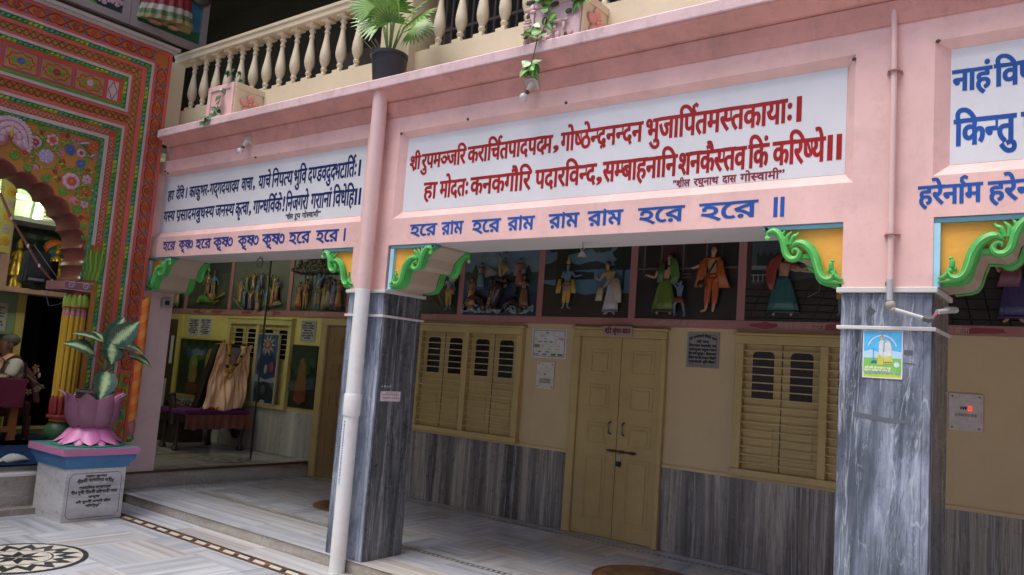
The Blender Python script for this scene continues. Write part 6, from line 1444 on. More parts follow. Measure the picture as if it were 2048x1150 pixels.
BN = [('পরলোকগতা', .55, .29, .018), ('শ/ীমতী শান্তিলতা দেবীর', .95, .245, .026), ('পারমাির্থক কল্যাণাের্থ', .82, .195, .02), ('দীন দুখী শ/ীমতী হিরণময়ী সাহা', 1.2, .155, .022), ('কতৃক', .3, .115, .018), ('এই তুলসী মন্দির হইল', .9, .075, .018), ('শিলিগুড়ি', .4, .038, .018)]
for i, (s, f, z, h) in enumerate(BN):
    s = s.replace('্', '<')
    letters(b, s, -.645 - .165 * f, -.645 + .165 * f, z - h * .4, z + h * .6, FYZ(X), .0016, arcf=(lambda u: .018 * (1 - ((u + .645) / .17) ** 2) - .006) if i == 1 else None)
b.build('lettering', plain('engraved_grey', (.045, .048, .055), .5), pd, recalc=False)
lp = thing('lotus_planter', 'pink and purple lotus shaped planter on the marble pedestal', 'planter', (-3.65, -.62, .54))
LC = (-3.65, -.62)
L1 = paint('lotus_pink', (.62, .19, .42), .4, .12, .15, 20, .1); L2 = paint('lotus_purple', (.25, .10, .165), .42, .3, .5, 9, .15); L3 = paint('lotus_rim', (.50, .17, .36), .4, .15, .2, 20, .1)
def petal(b, a, prof, w, thick, mt, tipm=None):
    """one lotus petal: prof = (radius, height, half-width factor) from root to tip"""
    rings = []
    for r, z, f in prof:
        ring = []
        for s, off in ((1, 0), (-1, thick)):
            for t in ((-1, -.6, -.2, .2, .6, 1) if s > 0 else (1, .6, .2, -.2, -.6, -1)):
                rr = r - off - .22 * w * f * t * t; aa = a + t * w * f / max(r, .05)
                ring.append((LC[0] + rr * math.cos(aa), LC[1] + rr * math.sin(aa), z))
        rings.append(ring)
    b.mat(mt).loft(rings)
b = MB()
for k in range(8): petal(b, 2 * math.pi * (k + .5) / 8, [(.15, .70, .7), (.185, .665, .95), (.228, .61, 1.0), (.262, .578, .62), (.290, .556, .06)], .105, .012, L1)
for k in range(8): petal(b, 2 * math.pi * k / 8, [(.14, .70, .8), (.17, .65, .9), (.21, .598, .85), (.25, .562, .5), (.268, .550, .08)], .08, .012, L1)
b.mat(paint('lotus_base_green', (.03, .20, .14), .4, .2, .2, 20, .1)).lathe((LC[0], LC[1], .54), [(.30, 0), (.30, .008), (.2, .02)], 32)
b.build('lower_petals', None, lp, smooth=True)
b = MB().mat(L2).lathe((LC[0], LC[1], 0), [(.13, .69), (.185, .72), (.205, .80), (.205, .90), (.198, .945), (.175, .945), (.17, .86), (.05, .85)], 28)
b.build('bowl', None, lp, smooth=True)
b = MB()
for k in range(8):
    petal(b, 2 * math.pi * (k + .15) / 8, [(.172, .695, .6), (.205, .74, .95), (.226, .82, 1.05), (.230, .90, 1.0), (.240, .955, .68), (.258, .985, .3), (.272, 1.0, .05)], .094, .014, L2)
for k in (0, 3, 5): petal(b, 2 * math.pi * (k + .62) / 8, [(.20, .86, .3), (.218, .92, .6), (.25, .975, .5), (.30, 1.015, .1)], .075, .012, L3)
b.build('upper_petals', None, lp, smooth=True)
b = MB().mat(paint('inner_pot', (.10, .09, .085), .6, .2, .3, 20, .2)).lathe((LC[0], LC[1], 0), [(.13, .90), (.15, 1.0), (.162, 1.0), (.162, 1.02), (.145, 1.02), (.14, .985), (.01, .98)], 24)
b.build('inner_pot', None, lp, smooth=True)
# variegated dumb cane
def leaf_material(name, inner, outer, rough=.3):
    m, nt, bs = _new(name)
    uv = N(nt, 'ShaderNodeUVMap'); uv.uv_map = 'leaf'
    sp = N(nt, 'ShaderNodeSeparateXYZ'); nt.links.new(uv.outputs[0], sp.inputs[0])
    n = noise(nt, 40, 5, .7)
    ab_ = N(nt, 'ShaderNodeMath', operation='ABSOLUTE'); nt.links.new(sp.outputs[1], ab_.inputs[0])
    w = N(nt, 'ShaderNodeTexWave'); w.inputs['Scale'].default_value = 3.2; w.inputs['Distortion'].default_value = 2.0
    mp = N(nt, 'ShaderNodeMapping'); mp.inputs['Rotation'].default_value = (0, 0, R(-35)); nt.links.new(uv.outputs[0], mp.inputs[0]); nt.links.new(mp.outputs[0], w.inputs[0])
    a = N(nt, 'ShaderNodeMath', operation='MULTIPLY_ADD'); nt.links.new(n, a.inputs[0]); a.inputs[1].default_value = .75; nt.links.new(ab_.outputs[0], a.inputs[2])
    a2 = N(nt, 'ShaderNodeMath', operation='MULTIPLY_ADD'); nt.links.new(w.outputs[1], a2.inputs[0]); a2.inputs[1].default_value = .22; nt.links.new(a.outputs[0], a2.inputs[2])
    c = ramp(nt, a2.outputs[0], [(.62, inner), (1.12, outer)])
    e = [x for x in nt.nodes if x.type == 'VALTORGB'][-1].color_ramp.elements
    e[0].position, e[1].position = (.66, .92)
    nt.links.new(c, bs.inputs['Base Color']); bs.inputs['Roughness'].default_value = rough
    return m
DUMB = leaf_material('dumb_cane_leaf', (.36, .50, .25), (.022, .065, .042))
def leaf(base, tip, width, nrm, droop=.1, fold=.15, mat=None, n=12, name='leaf', parent=None, shape=1.0):
    base, tip, nrm = Vector(base), Vector(tip), Vector(nrm).normalized()
    ax = tip - base; L = ax.length; ax.normalize(); sd = ax.cross(nrm).normalized(); nrm = sd.cross(ax)
    vs = []; fs = []; uvs = []
    T = [-1, -.66, -.33, 0, .33, .66, 1]
    for i in range(n + 1):
        t = i / n; w = width * (math.sin(math.pi * min(1, t ** .75 * .98 + .01)) ** .85) * shape
        c = base + ax * L * t + nrm * droop * L * 4 * t * (1 - t)
        for s in T:
            vs.append(c + sd * w * s + nrm * (fold * w * (abs(s)) + .03 * w * math.sin(7 * t * 3 + s))); uvs.append((t * 2, s))
    k = len(T)
    for i in range(n):
        for j in range(k - 1): fs.append((i * k + j, i * k + j + 1, (i + 1) * k + j + 1, (i + 1) * k + j))
    me = bpy.data.meshes.new(name); me.from_pydata([tuple(v) for v in vs], [], fs)
    ul = me.uv_layers.new(name='leaf'); ul.data.foreach_set('uv', [c for l in me.loops for c in uvs[l.vertex_index]])
    me.materials.append(mat or DUMB)
    o = link(name, me, parent, 'all')
    return o
dc_ = thing('dumb_cane_plant', 'dumb cane plant with cream splashed leaves growing from the lotus planter', 'plant', (-3.65, -.56, .98))
b = MB().mat(paint('cane_stem', (.10, .13, .06), .5, .2, .2, 30, .1)); b.tube([(-3.65, -.60, .98), (-3.65, -.565, 1.15), (-3.65, -.545, 1.28), (-3.65, -.545, 1.43)], [.026, .022, .02, .012], 10)
for q in ([(-3.65, -.57, 1.18), (-3.62, -.62, 1.26), (-3.62, -.68, 1.33)], [(-3.65, -.56, 1.22), (-3.62, -.48, 1.29), (-3.62, -.36, 1.345)], [(-3.65, -.55, 1.38), (-3.66, -.56, 1.42), (-3.66, -.60, 1.46)]): b.tube(q, .0065, 6)
b.build('stem', None, dc_, smooth=True)
for (bs_, tp, w, nm_, dr) in [((-3.65, -.60, 1.455), (-3.62, -.895, 1.515), .05, (.55, -.2, .8), .06), ((-3.62, -.675, 1.335), (-3.58, -.975, 1.42), .068, (.75, -.1, .6), .12), ((-3.64, -.555, 1.40), (-3.72, -.40, 1.70), .085, (1, -.35, .15), .05), ((-3.63, -.55, 1.42), (-3.56, -.335, 1.67), .088, (.95, -.3, .3), .04),
        ((-3.63, -.50, 1.42), (-3.54, -.255, 1.36), .06, (.6, .1, .85), .16), ((-3.61, -.385, 1.345), (-3.55, -.165, 1.235), .05, (.7, .2, .7), .14), ((-3.61, -.545, 1.45), (-3.57, -.54, 1.26), .085, (1, -.1, .25), .03), ((-3.60, -.555, 1.20), (-3.46, -.66, .94), .085, (1, -.2, .45), .06), ((-3.66, -.56, 1.42), (-3.85, -.62, 1.55), .05, (.3, 0, 1), .1)]:
    leaf(bs_, tp, w * 1.2, nm_, dr, .18, None, 12, 'leaf', dc_)

# ================================================================== drainpipe, conduit, lamps
dp = thing('drainpipe', 'white drainpipe in front of the pillar, painted pink higher up', 'drainpipe', (-.81, -.085, CZ))
PC = (-.81, -.088)
b = MB().mat(PVCW).lathe((PC[0] - .012, PC[1], 0), [(.058, CZ), (.058, 1.05)], 20); b.lathe((PC[0] - .010, PC[1], 0), [(.064, 1.05), (.066, 1.06), (.066, 1.20), (.063, 1.21)], 20); b.lathe((PC[0] - .010, PC[1], 0), [(.0575, 1.21), (.0575, 2.0)], 20); b.build('lower_pipe', None, dp, smooth=True)
b = MB().mat(PINKP).lathe((PC[0] - .010, PC[1], 0), [(.0577, 2.0), (.0577, 3.54)], 20); u = b.build('upper_pipe', None, dp, smooth=True); u['label'] = 'pink painted upper length of pipe'
b = MB().mat(plain('blue_print', (.03, .20, .55), .5)); r_ = random.Random(3); z = .55
while z < 1.0:
    h = r_.uniform(.004, .012); b.box(PC[0] - .012 - .004, PC[0] - .012 + .006, PC[1] - .0592, PC[1] - .0578, z, z + h); z += h + r_.uniform(.003, .01)
o = b.build('printed_line', None, dp); o.rotation_euler = (0, 0, 0)
cd_ = thing('conduit_pipe', 'thin conduit pipe running down the poster pillar and bending to its side', 'conduit', (2.845, -.04, 1.9))
b = MB().mat(PINKP).tube([(2.832, -.02, 3.43), (2.84, -.03, 3.1), (2.845, -.03, 2.02)], .0148, 10); b.build('upper_conduit', None, cd_, smooth=True)
for zc, xc in ((2.262, 2.844), (3.09, 2.84)): MB().mat(paint('rusty_clamp', (.34, .17, .14), .6, .2, .3, 30, .2)).tube([(xc + .024 * math.cos(q), -.03 + .022 * math.sin(q), zc) for q in [2 * math.pi * i / 16 for i in range(17)]], .006, 6, cap=False).box(xc + .022, xc + .036, -.012, 0, zc - .006, zc + .006).box(xc - .036, xc - .022, -.012, 0, zc - .006, zc + .006).build('clamp', None, cd_)
b = MB().mat(PVCG).tube([(2.847, -.048, 2.04), (2.849, -.05, 1.935)], .0148, 10); b.tube([(2.862, -.05, 1.895), (3.0, -.052, 1.852)], .011, 10); b.tube([(3.052, -.035, 1.885), (3.075, .02, 1.895), (3.085, .08, 1.905)], .012, 10); b.tube([(3.075, .06, 1.905), (3.10, .16, 1.915)], .016, 8); b.build('lower_conduit', None, cd_, smooth=True)
TAPE = paint('grey_tape', (.36, .33, .30), .7, .25, .4, 60, .6)
b = MB().mat(TAPE).ell((2.852, -.05, 1.915), (.024, .02, .024)).ell((2.865, -.05, 1.892), (.016, .016, .016)); b.build('tape_wrap', None, cd_, smooth=True); b = MB(); b.mat(paint('dark_tape', (.10, .095, .09), .6, .4, .4, 60, .6)).tube([(2.995, -.052, 1.855), (3.02, -.05, 1.848), (3.042, -.046, 1.852)], [.015, .017, .012], 8); b.build('tape_wrap', None, cd_, smooth=True)
b = MB().mat(plain('pink_wire', (.45, .12, .12), .5)); b.tube([(3.035, -.047, 1.855), (3.046, -.042, 1.87), (3.053, -.034, 1.885)], .004, 6); b.tube([(3.03, -.05, 1.858), (3.042, -.046, 1.872), (3.05, -.036, 1.888)], .003, 6); b.build('wire', None, cd_)
b = MB().mat(paint('old_hook', (.15, .11, .10), .6, .2, .2, 30, .2)).box(2.822, 2.836, -.03, -.001, 2.012, 2.03); b.build('clip', None, cd_)
def bulb(x, z, y, label):
    t = thing('bulb_holder', label, 'lamp', (x, y, z), 'bare bulbs under the pink cornice')
    a = R(38); rot = Matrix.Rotation(a, 3, 'X')
    def T(p): v = rot @ Vector(p); return (x + v[0], y + v[1], z + v[2])
    b = MB().mat(paint('bulb_board', (.50, .42, .38), .6, .1, .3, 30, .2)); b.add([T(p) for p in [(-.05, 0, -.04), (.05, 0, -.04), (.05, 0, .04), (-.05, 0, .04), (-.05, -.02, -.04), (.05, -.02, -.04), (.05, -.02, .04), (-.05, -.02, .04)]], [(0, 3, 2, 1), (4, 5, 6, 7), (0, 1, 5, 4), (1, 2, 6, 5), (2, 3, 7, 6), (3, 0, 4, 7)]); b.build('board', None, t)
    b = MB().mat(plain('holder_white', (.55, .5, .46), .4)); b.tube([T((0, -.02, 0)), T((0, -.05, -.012)), T((-.012, -.07, -.025))], [.026, .02, .016], 10); b.mat(plain('holder_dark', (.08, .06, .05), .5)); b.tube([T((-.012, -.07, -.025)), T((-.02, -.085, -.035))], .016, 10); b.build('holder', None, t, smooth=True)
    b = MB().mat(plain('frosted_bulb', (.62, .58, .60), .2)); c = Vector(T((-.032, -.112, -.052))); b.ell(c, (.028, .028, .03), 12, 8); b.build('bulb', None, t, smooth='all')
bulb(.60, 3.398, -.028, 'bare frosted bulb on a square board under the cornice right of the pillar')
bulb(-2.60, 3.385, -.024, 'bare frosted bulb under the cornice above the blue lettering')
# small hooks under the beam
b = MB().mat(STEEL); b.tube([(.93, .2, ZB - .003), (.93, .2, ZB - .03), (.945, .2, ZB - .05), (.93, .2, ZB - .065), (.915, .2, ZB - .05)], .005, 6); b.lathe((.93, .2, ZB - .085), [(.03, -.02), (.022, .0), (.008, .018)], 12); tag(b.build('hook', None, smooth=True), 'steel hook with a tiny bell under the middle beam', 'hook')
b = MB().mat(plain('rust_ring', (.12, .085, .06), .6, .3)); b.tube([(-2.56 + .045 * math.cos(q), .2, ZB - .06 + .045 * math.sin(q)) for q in [2 * math.pi * j / 16 for j in range(17)]], .005, 6, cap=False); b.tube([(-2.56, .2, ZB - .02), (-2.56, .2, ZB - .002)], .005, 6); tag(b.build('hook', None, smooth=True), 'iron ring hanging under the left beam', 'hook')
b = MB().mat(plain('pier_box_grey', (.33, .32, .31), .5)).box(-4.2, -4.15, .20, .30, 1.86, 1.95).mat(BLACK).box(-4.152, -4.146, .225, .275, 1.885, 1.93); tag(b.build('junction_box', None, bevel=.006), 'small grey junction box on the end pier under the shaded bracket', 'junction box')

# ================================================================== papers on the pillars
ps = tag(box('poster', PANEL, None, 2.722, 2.902, -.004, -.0012, 1.562, 1.794), 'bright blue and yellow devotional poster taped to the right pillar', 'poster')
b = MB()
def flat(c, poly, k, dd=None): b.mat(plain('poster_%d_%d_%d' % tuple(int(q * 100) for q in c), c, .35)).prism(poly, FXZ(0), -.0042 - .0003 * k, -.0040 - .0003 * k + .0001)
flat((.10, .50, .85), rect(2.727, 2.897, 1.66, 1.790), 0); flat((.20, .55, .12), rect(2.727, 2.897, 1.592, 1.66), 0); flat((.55, .62, .03), rect(2.727, 2.897, 1.568, 1.592), 0)
flat((.50, .72, .90), [(2.727, 1.66), (2.897, 1.66), (2.897, 1.69), (2.85, 1.70), (2.80, 1.685), (2.76, 1.70), (2.727, 1.69)], 1)
bow = [(2.81 + .068 * math.cos(q), 1.70 + .072 * math.sin(q)) for q in [math.pi * (.08 + .84 * j / 20) for j in range(21)]]
flat((.70, .76, .82), bow + [(2.81 + (p[0] - 2.81) * .93, 1.70 + (p[1] - 1.70) * .93) for p in bow[::-1]], 2)
flat((.66, .60, .10), [(2.785, 1.628), (2.815, 1.628), (2.818, 1.67), (2.808, 1.69), (2.795, 1.675)], 2)
flat((.70, .72, .68), [(2.796, 1.69), (2.812, 1.66), (2.816, 1.72), (2.818, 1.745), (2.806, 1.752), (2.795, 1.735)], 3)
flat((.60, .62, .16), [(2.814, 1.632), (2.862, 1.632), (2.852, 1.68), (2.826, 1.68)], 3)
flat((.74, .74, .70), [(2.822, 1.668), (2.85, 1.672), (2.853, 1.71), (2.846, 1.735), (2.832, 1.748), (2.822, 1.73)], 4)
flat((.62, .46, .30), arc(2.809, 1.757, .0085, 0, 330, 9), 4); flat((.62, .46, .30), arc(2.828, 1.742, .0075, 0, 330, 9), 5); flat((.45, .36, .06), [(2.801, 1.764), (2.817, 1.764), (2.811, 1.776)], 5)
flat((.04, .16, .30), [(2.760, 1.634), (2.79, 1.634), (2.785, 1.648), (2.764, 1.646)], 3); flat((.04, .25, .50), rect(2.770, 2.773, 1.645, 1.705), 3); flat((.66, .76, .72), arc(2.876, 1.63, .013, 0, 330, 10), 3)
for k in range(6): flat((.03, .03, .03), rect(2.818 + .007 * k, 2.8215 + .007 * k, 1.637, 1.643), 5)
b.build('printed_picture', None, ps, recalc=True)
b = MB(); 
letters(b, 'राधे राधे श/ी वृन्दावन धाम'.replace('्', '<'), 2.733, 2.852, 1.608, 1.616, FXZ(-.0052), .0012); letters(b, 'कृष्ण भिक<त में लीन हो'.replace('्', '<'), 2.732, 2.85, 1.596, 1.604, FXZ(-.0052), .0012)
b.build('lettering', plain('poster_cream_ink', (.72, .70, .45), .4), ps, recalc=False)
b = MB(); letters(b, 'राम कृष्ण हरि श/ी राधे जय राधे श्याम'.replace('्', '<'), 2.731, 2.892, 1.583, 1.590, FXZ(-.0052), .0008); b.build('lettering', plain('poster_blue_ink', (.10, .42, .62), .4), ps, recalc=False)
st = MB().mat(plain('sticker_paper', (.66, .62, .63), .5)).box(-.6695, -.667, .045, .255, 1.17, 1.245); st = tag(st.build('sticker', None), 'small white printed sticker on the dark side of the drainpipe pillar', 'sticker')
b = MB().mat(plain('sticker_ink', (.40, .14, .18), .5))
for z in (1.215, 1.192): 
    for k in range(9): b.box(-.667, -.6663, .065 + .02 * k, .078 + .02 * k, z, z + .008)
b.box(-.667, -.6663, .09, .21, 1.232, 1.235); b.build('printed_line', None, st)
b = MB().mat(plain('chalk', (.50, .50, .52), .8)); [b.box(-.6705, -.6698, .05 + .028 * k, .062 + .028 * k, 1.275, 1.285 + .004 * (k % 2)) for k in range(4)]; tag(b.build('chalk_mark', None), 'faint chalk marks above the white sticker', 'chalk mark')
GS = paint('glue_stain', (.10, .115, .14), .5, .3, .3, 30, .1)
for q in ([(2.73, 1.888), (2.752, 1.912), (2.778, 1.888), (2.752, 1.862)], [(2.686, 1.685), (2.716, 1.688), (2.716, 1.705), (2.686, 1.708)], [(2.906, 1.68), (2.945, 1.68), (2.945, 1.703), (2.906, 1.703)], [(2.91, 1.638), (2.958, 1.634), (2.958, 1.640), (2.91, 1.644)], [(2.685, 1.37), (2.85, 1.352), (2.93, 1.355), (2.93, 1.372), (2.85, 1.374), (2.685, 1.392)]): MB().prism(q, FXZ(0), -.0012, -.0004).build('glue_stain', GS, col2)

# ================================================================== planters and plants on the slab
TERR = paint('terracotta_flower', (.58, .27, .21), .6, .12, .2, 25, .2)
def ledge_planter(x0, x1, zt, label, rough=False):
    t = thing('ledge_planter', label, 'planter', ((x0 + x1) / 2, .1, 3.651))
    yf = -.05
    b = MB().mat(PINK if not rough else LIPP); b.box(x0, x1, yf, yf + .03, 3.651, zt); b.box(x0, x0 + .05, yf - .012, yf, 3.651, zt); b.box(x1 - .05, x1, yf - .012, yf, 3.651, zt); b.box(x0 + .05, x1 - .05, yf - .012, yf, zt - .05, zt); b.build('front', None, t, bevel=.006)
    b = MB().mat(CREAM); b.box(x0, x1 + .002, yf + .03, .27, 3.651, zt - .002); b.box(x1 + .002, x1 + .014, yf + .0, .27, zt - .05, zt + .004); b.box(x1 + .002, x1 + .012, yf, yf + .04, 3.651, zt - .05); b.build('body', None, t, bevel=.004)
    b = MB(); yc, zc = .12, 3.651 + .14
    for k in range(5):
        a = 2 * math.pi * k / 5 + .3; b.mat(TERR).ell((x1 + .012, yc + .062 * math.cos(a), zc + .062 * math.sin(a)), (.022, .052, .038), 9, 6, rot=Matrix.Rotation(a, 3, 'X'))
    b.ell((x1 + .022, yc, zc), (.018, .022, .022)); b.build('flower_relief', None, t, smooth='all')
    b = MB().mat(paint('soil', (.05, .035, .025), .9, .3, .3, 60, .5)); b.box(x0 + .03, x1 - .03, yf + .04, .25, zt - .002, zt + .002); b.build('soil', None, t)
    return t
ledge_planter(-3.305, -2.88, 3.98, 'small pink and cream ledge planter with a flower relief near the gateway')
pb = ledge_planter(.54, .964, 3.96, 'weathered pink ledge planter with moss and a flower relief above the red lettering', True)
b = MB(); r_ = random.Random(9)
for k in range(46):
    b.mat((paint('moss', (.05, .06, .03), .9, .4, .3, 80, .5), paint('chipped_plaster', (.46, .30, .28), .8, .2, .3, 40, .4), LIPP)[k % 3]); b.ell((.54 + r_.random() ** 2 * .42, -.064, 3.66 + r_.random() * .32), (.012 + .03 * r_.random(), .006, .008 + .022 * r_.random()), 7, 4)
b.build('crust', None, pb, smooth='all')
IVY = leaf_material('ivy_leaf', (.30, .48, .10), (.05, .20, .035), .35); IVYD = leaf_material('dark_ivy_leaf', (.10, .20, .08), (.035, .10, .04), .4)
def vine(label, stems, size, mat, seed, loc):
    t = thing('trailing_vine', label, 'plant', loc); r = random.Random(seed); b = MB().mat(paint('vine_stem', (.07, .085, .04), .6, .2, .2, 30, .1))
    vs = []; fs = []; uvs = []
    def lf(p, d, w, nrm):
        d = Vector(d).normalized(); nrm = Vector(nrm).normalized(); s = d.cross(nrm).normalized()
        o = len(vs); L = w * 1.5
        prof = ((0, .1), (.12, .62), (.3, .92), (.5, .86), (.75, .5), (1, .03))
        for f, q in prof:
            for sg in (-1, 0, 1): vs.append(tuple(Vector(p) + d * L * f + s * w * .62 * q * sg + nrm * (.10 * w * abs(sg) * q - .15 * L * f * f))); uvs.append((f * 2, sg * .95))
        for i in range(len(prof) - 1):
            for j in range(2): fs.append((o + i * 3 + j, o + i * 3 + j + 1, o + (i + 1) * 3 + j + 1, o + (i + 1) * 3 + j))
    for st, dens in stems:
        b.tube(st, .0035, 5)
        for i in range(len(st) - 1):
            for k in range(dens):
                p = Vector(st[i]).lerp(Vector(st[i + 1]), r.random()); lf(p, (r.uniform(-1, 1), r.uniform(-.8, .2), r.uniform(-.9, .5)), size * r.uniform(.6, 1.2), (r.uniform(-.4, .6), -1, r.uniform(.1, .8)))
    b.build('stem', None, t)
    me = bpy.data.meshes.new('leaves'); me.from_pydata(vs, [], fs); ul = me.uv_layers.new(name='leaf'); ul.data.foreach_set('uv', [c for l in me.loops for c in uvs[l.vertex_index]]); me.materials.append(mat); link('leaves', me, t, 'all')
    return t
vine('dark ivy trailing over the small planter near the gateway', [([(-3.0, .05, 3.98), (-2.95, -.05, 4.06), (-2.98, -.08, 4.10)], 5), ([(-3.0, 0, 3.98), (-3.05, -.07, 3.93), (-3.06, -.075, 3.85), (-3.08, -.08, 3.78), (-3.05, -.11, 3.70)], 3), ([(-2.9, 0, 4.0), (-2.88, .0, 4.08)], 4), ([(-3.05, -.11, 3.70), (-3.06, -.19, 3.61), (-3.08, -.195, 3.54)], 5)], .05, IVYD, 4, (-3.0, 0, 3.98))
vine('bright green creeper trailing over the weathered planter and the slab edge', [([(.75, .05, 3.96), (.8, -.06, 4.02), (.86, -.08, 3.98), (.93, -.08, 3.93), (.96, -.08, 3.86)], 8), ([(.62, 0, 3.97), (.66, -.08, 3.94), (.72, -.08, 3.96), (.8, -.08, 4.02)], 6), ([(.70, 0, 3.97), (.72, -.08, 3.88), (.735, -.09, 3.78), (.72, -.14, 3.69), (.725, -.19, 3.61)], 2), ([(.62, -.08, 3.80), (.60, -.11, 3.72), (.66, -.15, 3.66)], 2), ([(.725, -.19, 3.61), (.715, -.195, 3.53), (.70, -.195, 3.465)], 0), ([(.70, -.195, 3.465), (.692, -.197, 3.445), (.685, -.197, 3.43)], 5), ([(.93, -.05, 3.95), (1.0, -.02, 4.02), (1.02, 0, 4.06)], 5)], .062, IVY, 6, (.75, 0, 3.96))
fp = thing('flowerpot', 'black plastic flowerpot on the slab edge beside the cream pier', 'flowerpot', (-.93, .06, 3.651))
b = MB().mat(paint('black_plastic', (.028, .032, .04), .45, .25, .5, 8, .05)).lathe((-.93, .06, 0), [(.10, 3.651), (.112, 3.655), (.138, 3.88), (.14, 3.885), (.152, 3.888), (.154, 3.915), (.146, 3.917), (.136, 3.89), (.01, 3.88)], 28); b.build('pot', None, fp, smooth=True)
MB().mat(paint('soil', (.05, .035, .025), .9, .3, .3, 60, .5)).lathe((-.93, .06, 3.88), [(.133, 0), (.10, .012), (.01, .014)], 20).build('soil', None, fp, smooth=True)
PALM = leaf_material('palm_leaf', (.26, .42, .07), (.09, .25, .05), .4)
pm_ = thing('fan_palm', 'young fan palm with pleated fronds growing in the black flowerpot', 'plant', (-.93, .06, 3.88))
r_ = random.Random(12)
b = MB().mat(paint('palm_stem', (.16, .24, .06), .5, .2, .2, 30, .1))
fr_list = [((-.90, .04, 4.28), (.05, -.35, .9), .32), ((-.66, .0, 4.17), (.75, -.4, .05), .30), ((-1.02, .02, 4.20), (-.75, -.3, .30), .27), ((-.76, -.05, 4.26), (.45, -.5, .6), .30), ((-.98, .0, 4.30), (-.3, -.4, .9), .30), ((-.72, .10, 4.12), (.8, .0, -.2), .24), ((-.86, -.02, 4.15), (.2, -.7, .4), .24), ((-.55, -.03, 4.12), (.9, -.35, -.1), .26), ((-1.05, -.04, 4.30), (-.6, -.4, .7), .26)]
vs = []; fs = []; uvs = []
for c, d, L in fr_list:
    c = Vector(c); d = Vector(d).normalized(); b.tube([(-.93 + .02 * r_.uniform(-1, 1), .06, 3.88), tuple((Vector((-.93, .06, 4.0)) + c) / 2 + Vector((0, 0, .03))), tuple(c)], [.009, .007, .005], 6)
    nrm = Vector((r_.uniform(-.3, .3), -.8, .55)); sd = d.cross(nrm).normalized(); nrm = sd.cross(d)
    n = 17
    for k in range(n):
        a = R(-95 + 190 * k / (n - 1)); dk = d * math.cos(a) + sd * math.sin(a); sk = dk.cross(nrm).normalized(); Lk = L * (1 - .25 * abs(math.sin(a))) * r_.uniform(.9, 1.05)
        o = len(vs)
        for f, w in ((0, .004), (.35, .017), (.7, .013), (1, .001)):
            p = c + dk * Lk * f - Vector((0, 0, 1)) * .22 * Lk * f * f
            for s in (-1, 0, 1): vs.append(tuple(p + sk * w * s + nrm * (.006 * (1 - abs(s)) * (1 - f)))); uvs.append((f * 2, s * .9))
        for i in range(3):
            for j in range(2): fs.append((o + i * 3 + j, o + i * 3 + j + 1, o + (i + 1) * 3 + j + 1, o + (i + 1) * 3 + j))
b.tube([(-.98, .05, 3.88), (-1.08, -.02, 4.05)], .004, 5); b.tube([(-1.0, .06, 3.88), (-1.2, .0, 4.08)], .003, 5)
b.mat(paint('dry_stub', (.20, .13, .07), .8, .2, .2, 40, .3)).tube([(-1.0, .03, 3.88), (-1.02, .02, 4.0), (-1.05, .0, 4.05)], [.012, .009, .012], 6)
b.build('stem', None, pm_, smooth=True)
me = bpy.data.meshes.new('fronds'); me.from_pydata(vs, [], fs); ul = me.uv_layers.new(name='leaf'); ul.data.foreach_set('uv', [c for l in me.loops for c in uvs[l.vertex_index]]); me.materials.append(PALM); link('fronds', me, pm_, 'all')

# ================================================================== left bay: draped chair, pictures
vc = thing('carved_chair', 'dark carved wooden seat on the raised platform', 'chair', (-5.6, 1.75, .18))
DKW = paint('dark_carved_wood', (.028, .016, .012), .35, .25, .2, 30, .2)
b = MB().mat(DKW).box(-6.0, -5.33, 1.33, 2.24, .55, .63); b.build('seat', None, vc, bevel=.01)
for x, y in ((-5.62, 1.40), (-5.38, 2.16), (-6.0, 2.10), (-6.0, 1.45)):
    MB().mat(DKW).lathe((x, y, 0), [(.035, .18), (.05, .20), (.03, .24), (.022, .32), (.04, .42), (.045, .50), (.035, .56)], 10).build('leg', None, vc, smooth=True)
MB().mat(DKW).tube([(-5.66, 1.34, .5), (-5.66, 1.33, .78), (-5.66, 1.30, .88)], [.045, .04, .05], 8).build('arm_post', None, vc, smooth=True)
b = MB().mat(DKW); b.loft([[(-5.62, 1.60, .63), (-5.62, 2.16, .63), (-5.74, 2.16, .63), (-5.74, 1.60, .63)], [(-5.68, 1.88, 1.53), (-5.68, 2.30, 1.53), (-5.78, 2.30, 1.53), (-5.78, 1.88, 1.53)]]); b.build('backrest', None, vc, bevel=.01)
b = MB().mat(DKW); b.loft([[(-5.58, 2.10, .63), (-5.58, 2.26, .30), (-5.72, 2.26, .30), (-5.72, 2.10, .63)], [(-5.66, 2.30, 1.50), (-5.66, 2.37, 1.50), (-5.8, 2.37, 1.50), (-5.8, 2.30, 1.50)]]); b.build('dark_side_board', None, vc, bevel=.01)  # dark board filling the dark band right of the cloth
cu = MB().mat(paint('purple_velvet', (.10, .012, .11), .8, .2, .2, 60, .3)).box(-5.95, -5.31, 1.30, 2.22, .635, .70); cu = tag(cu.build('seat_cushion', None, bevel=.02), 'purple velvet cushion on the carved seat', 'cushion')
sk = MB().mat(paint('brown_brocade', (.16, .055, .035), .6, .4, .3, 50, .4)); n = 40
sk.loft([[(-5.295 + .004 + t * .016 * math.sin(i * 1.3), 1.30 + .93 * i / n, z + .008 * t * math.sin(i * .9)) for i in range(n + 1)] for z, t in ((.645, 0), (.56, .5), (.48, 1), (.465, 1.1))], cap=False, closed=False)
tag(sk.build('brocade_cover', None, smooth='all'), 'brown brocade cover hanging from the carved seat', 'cloth')
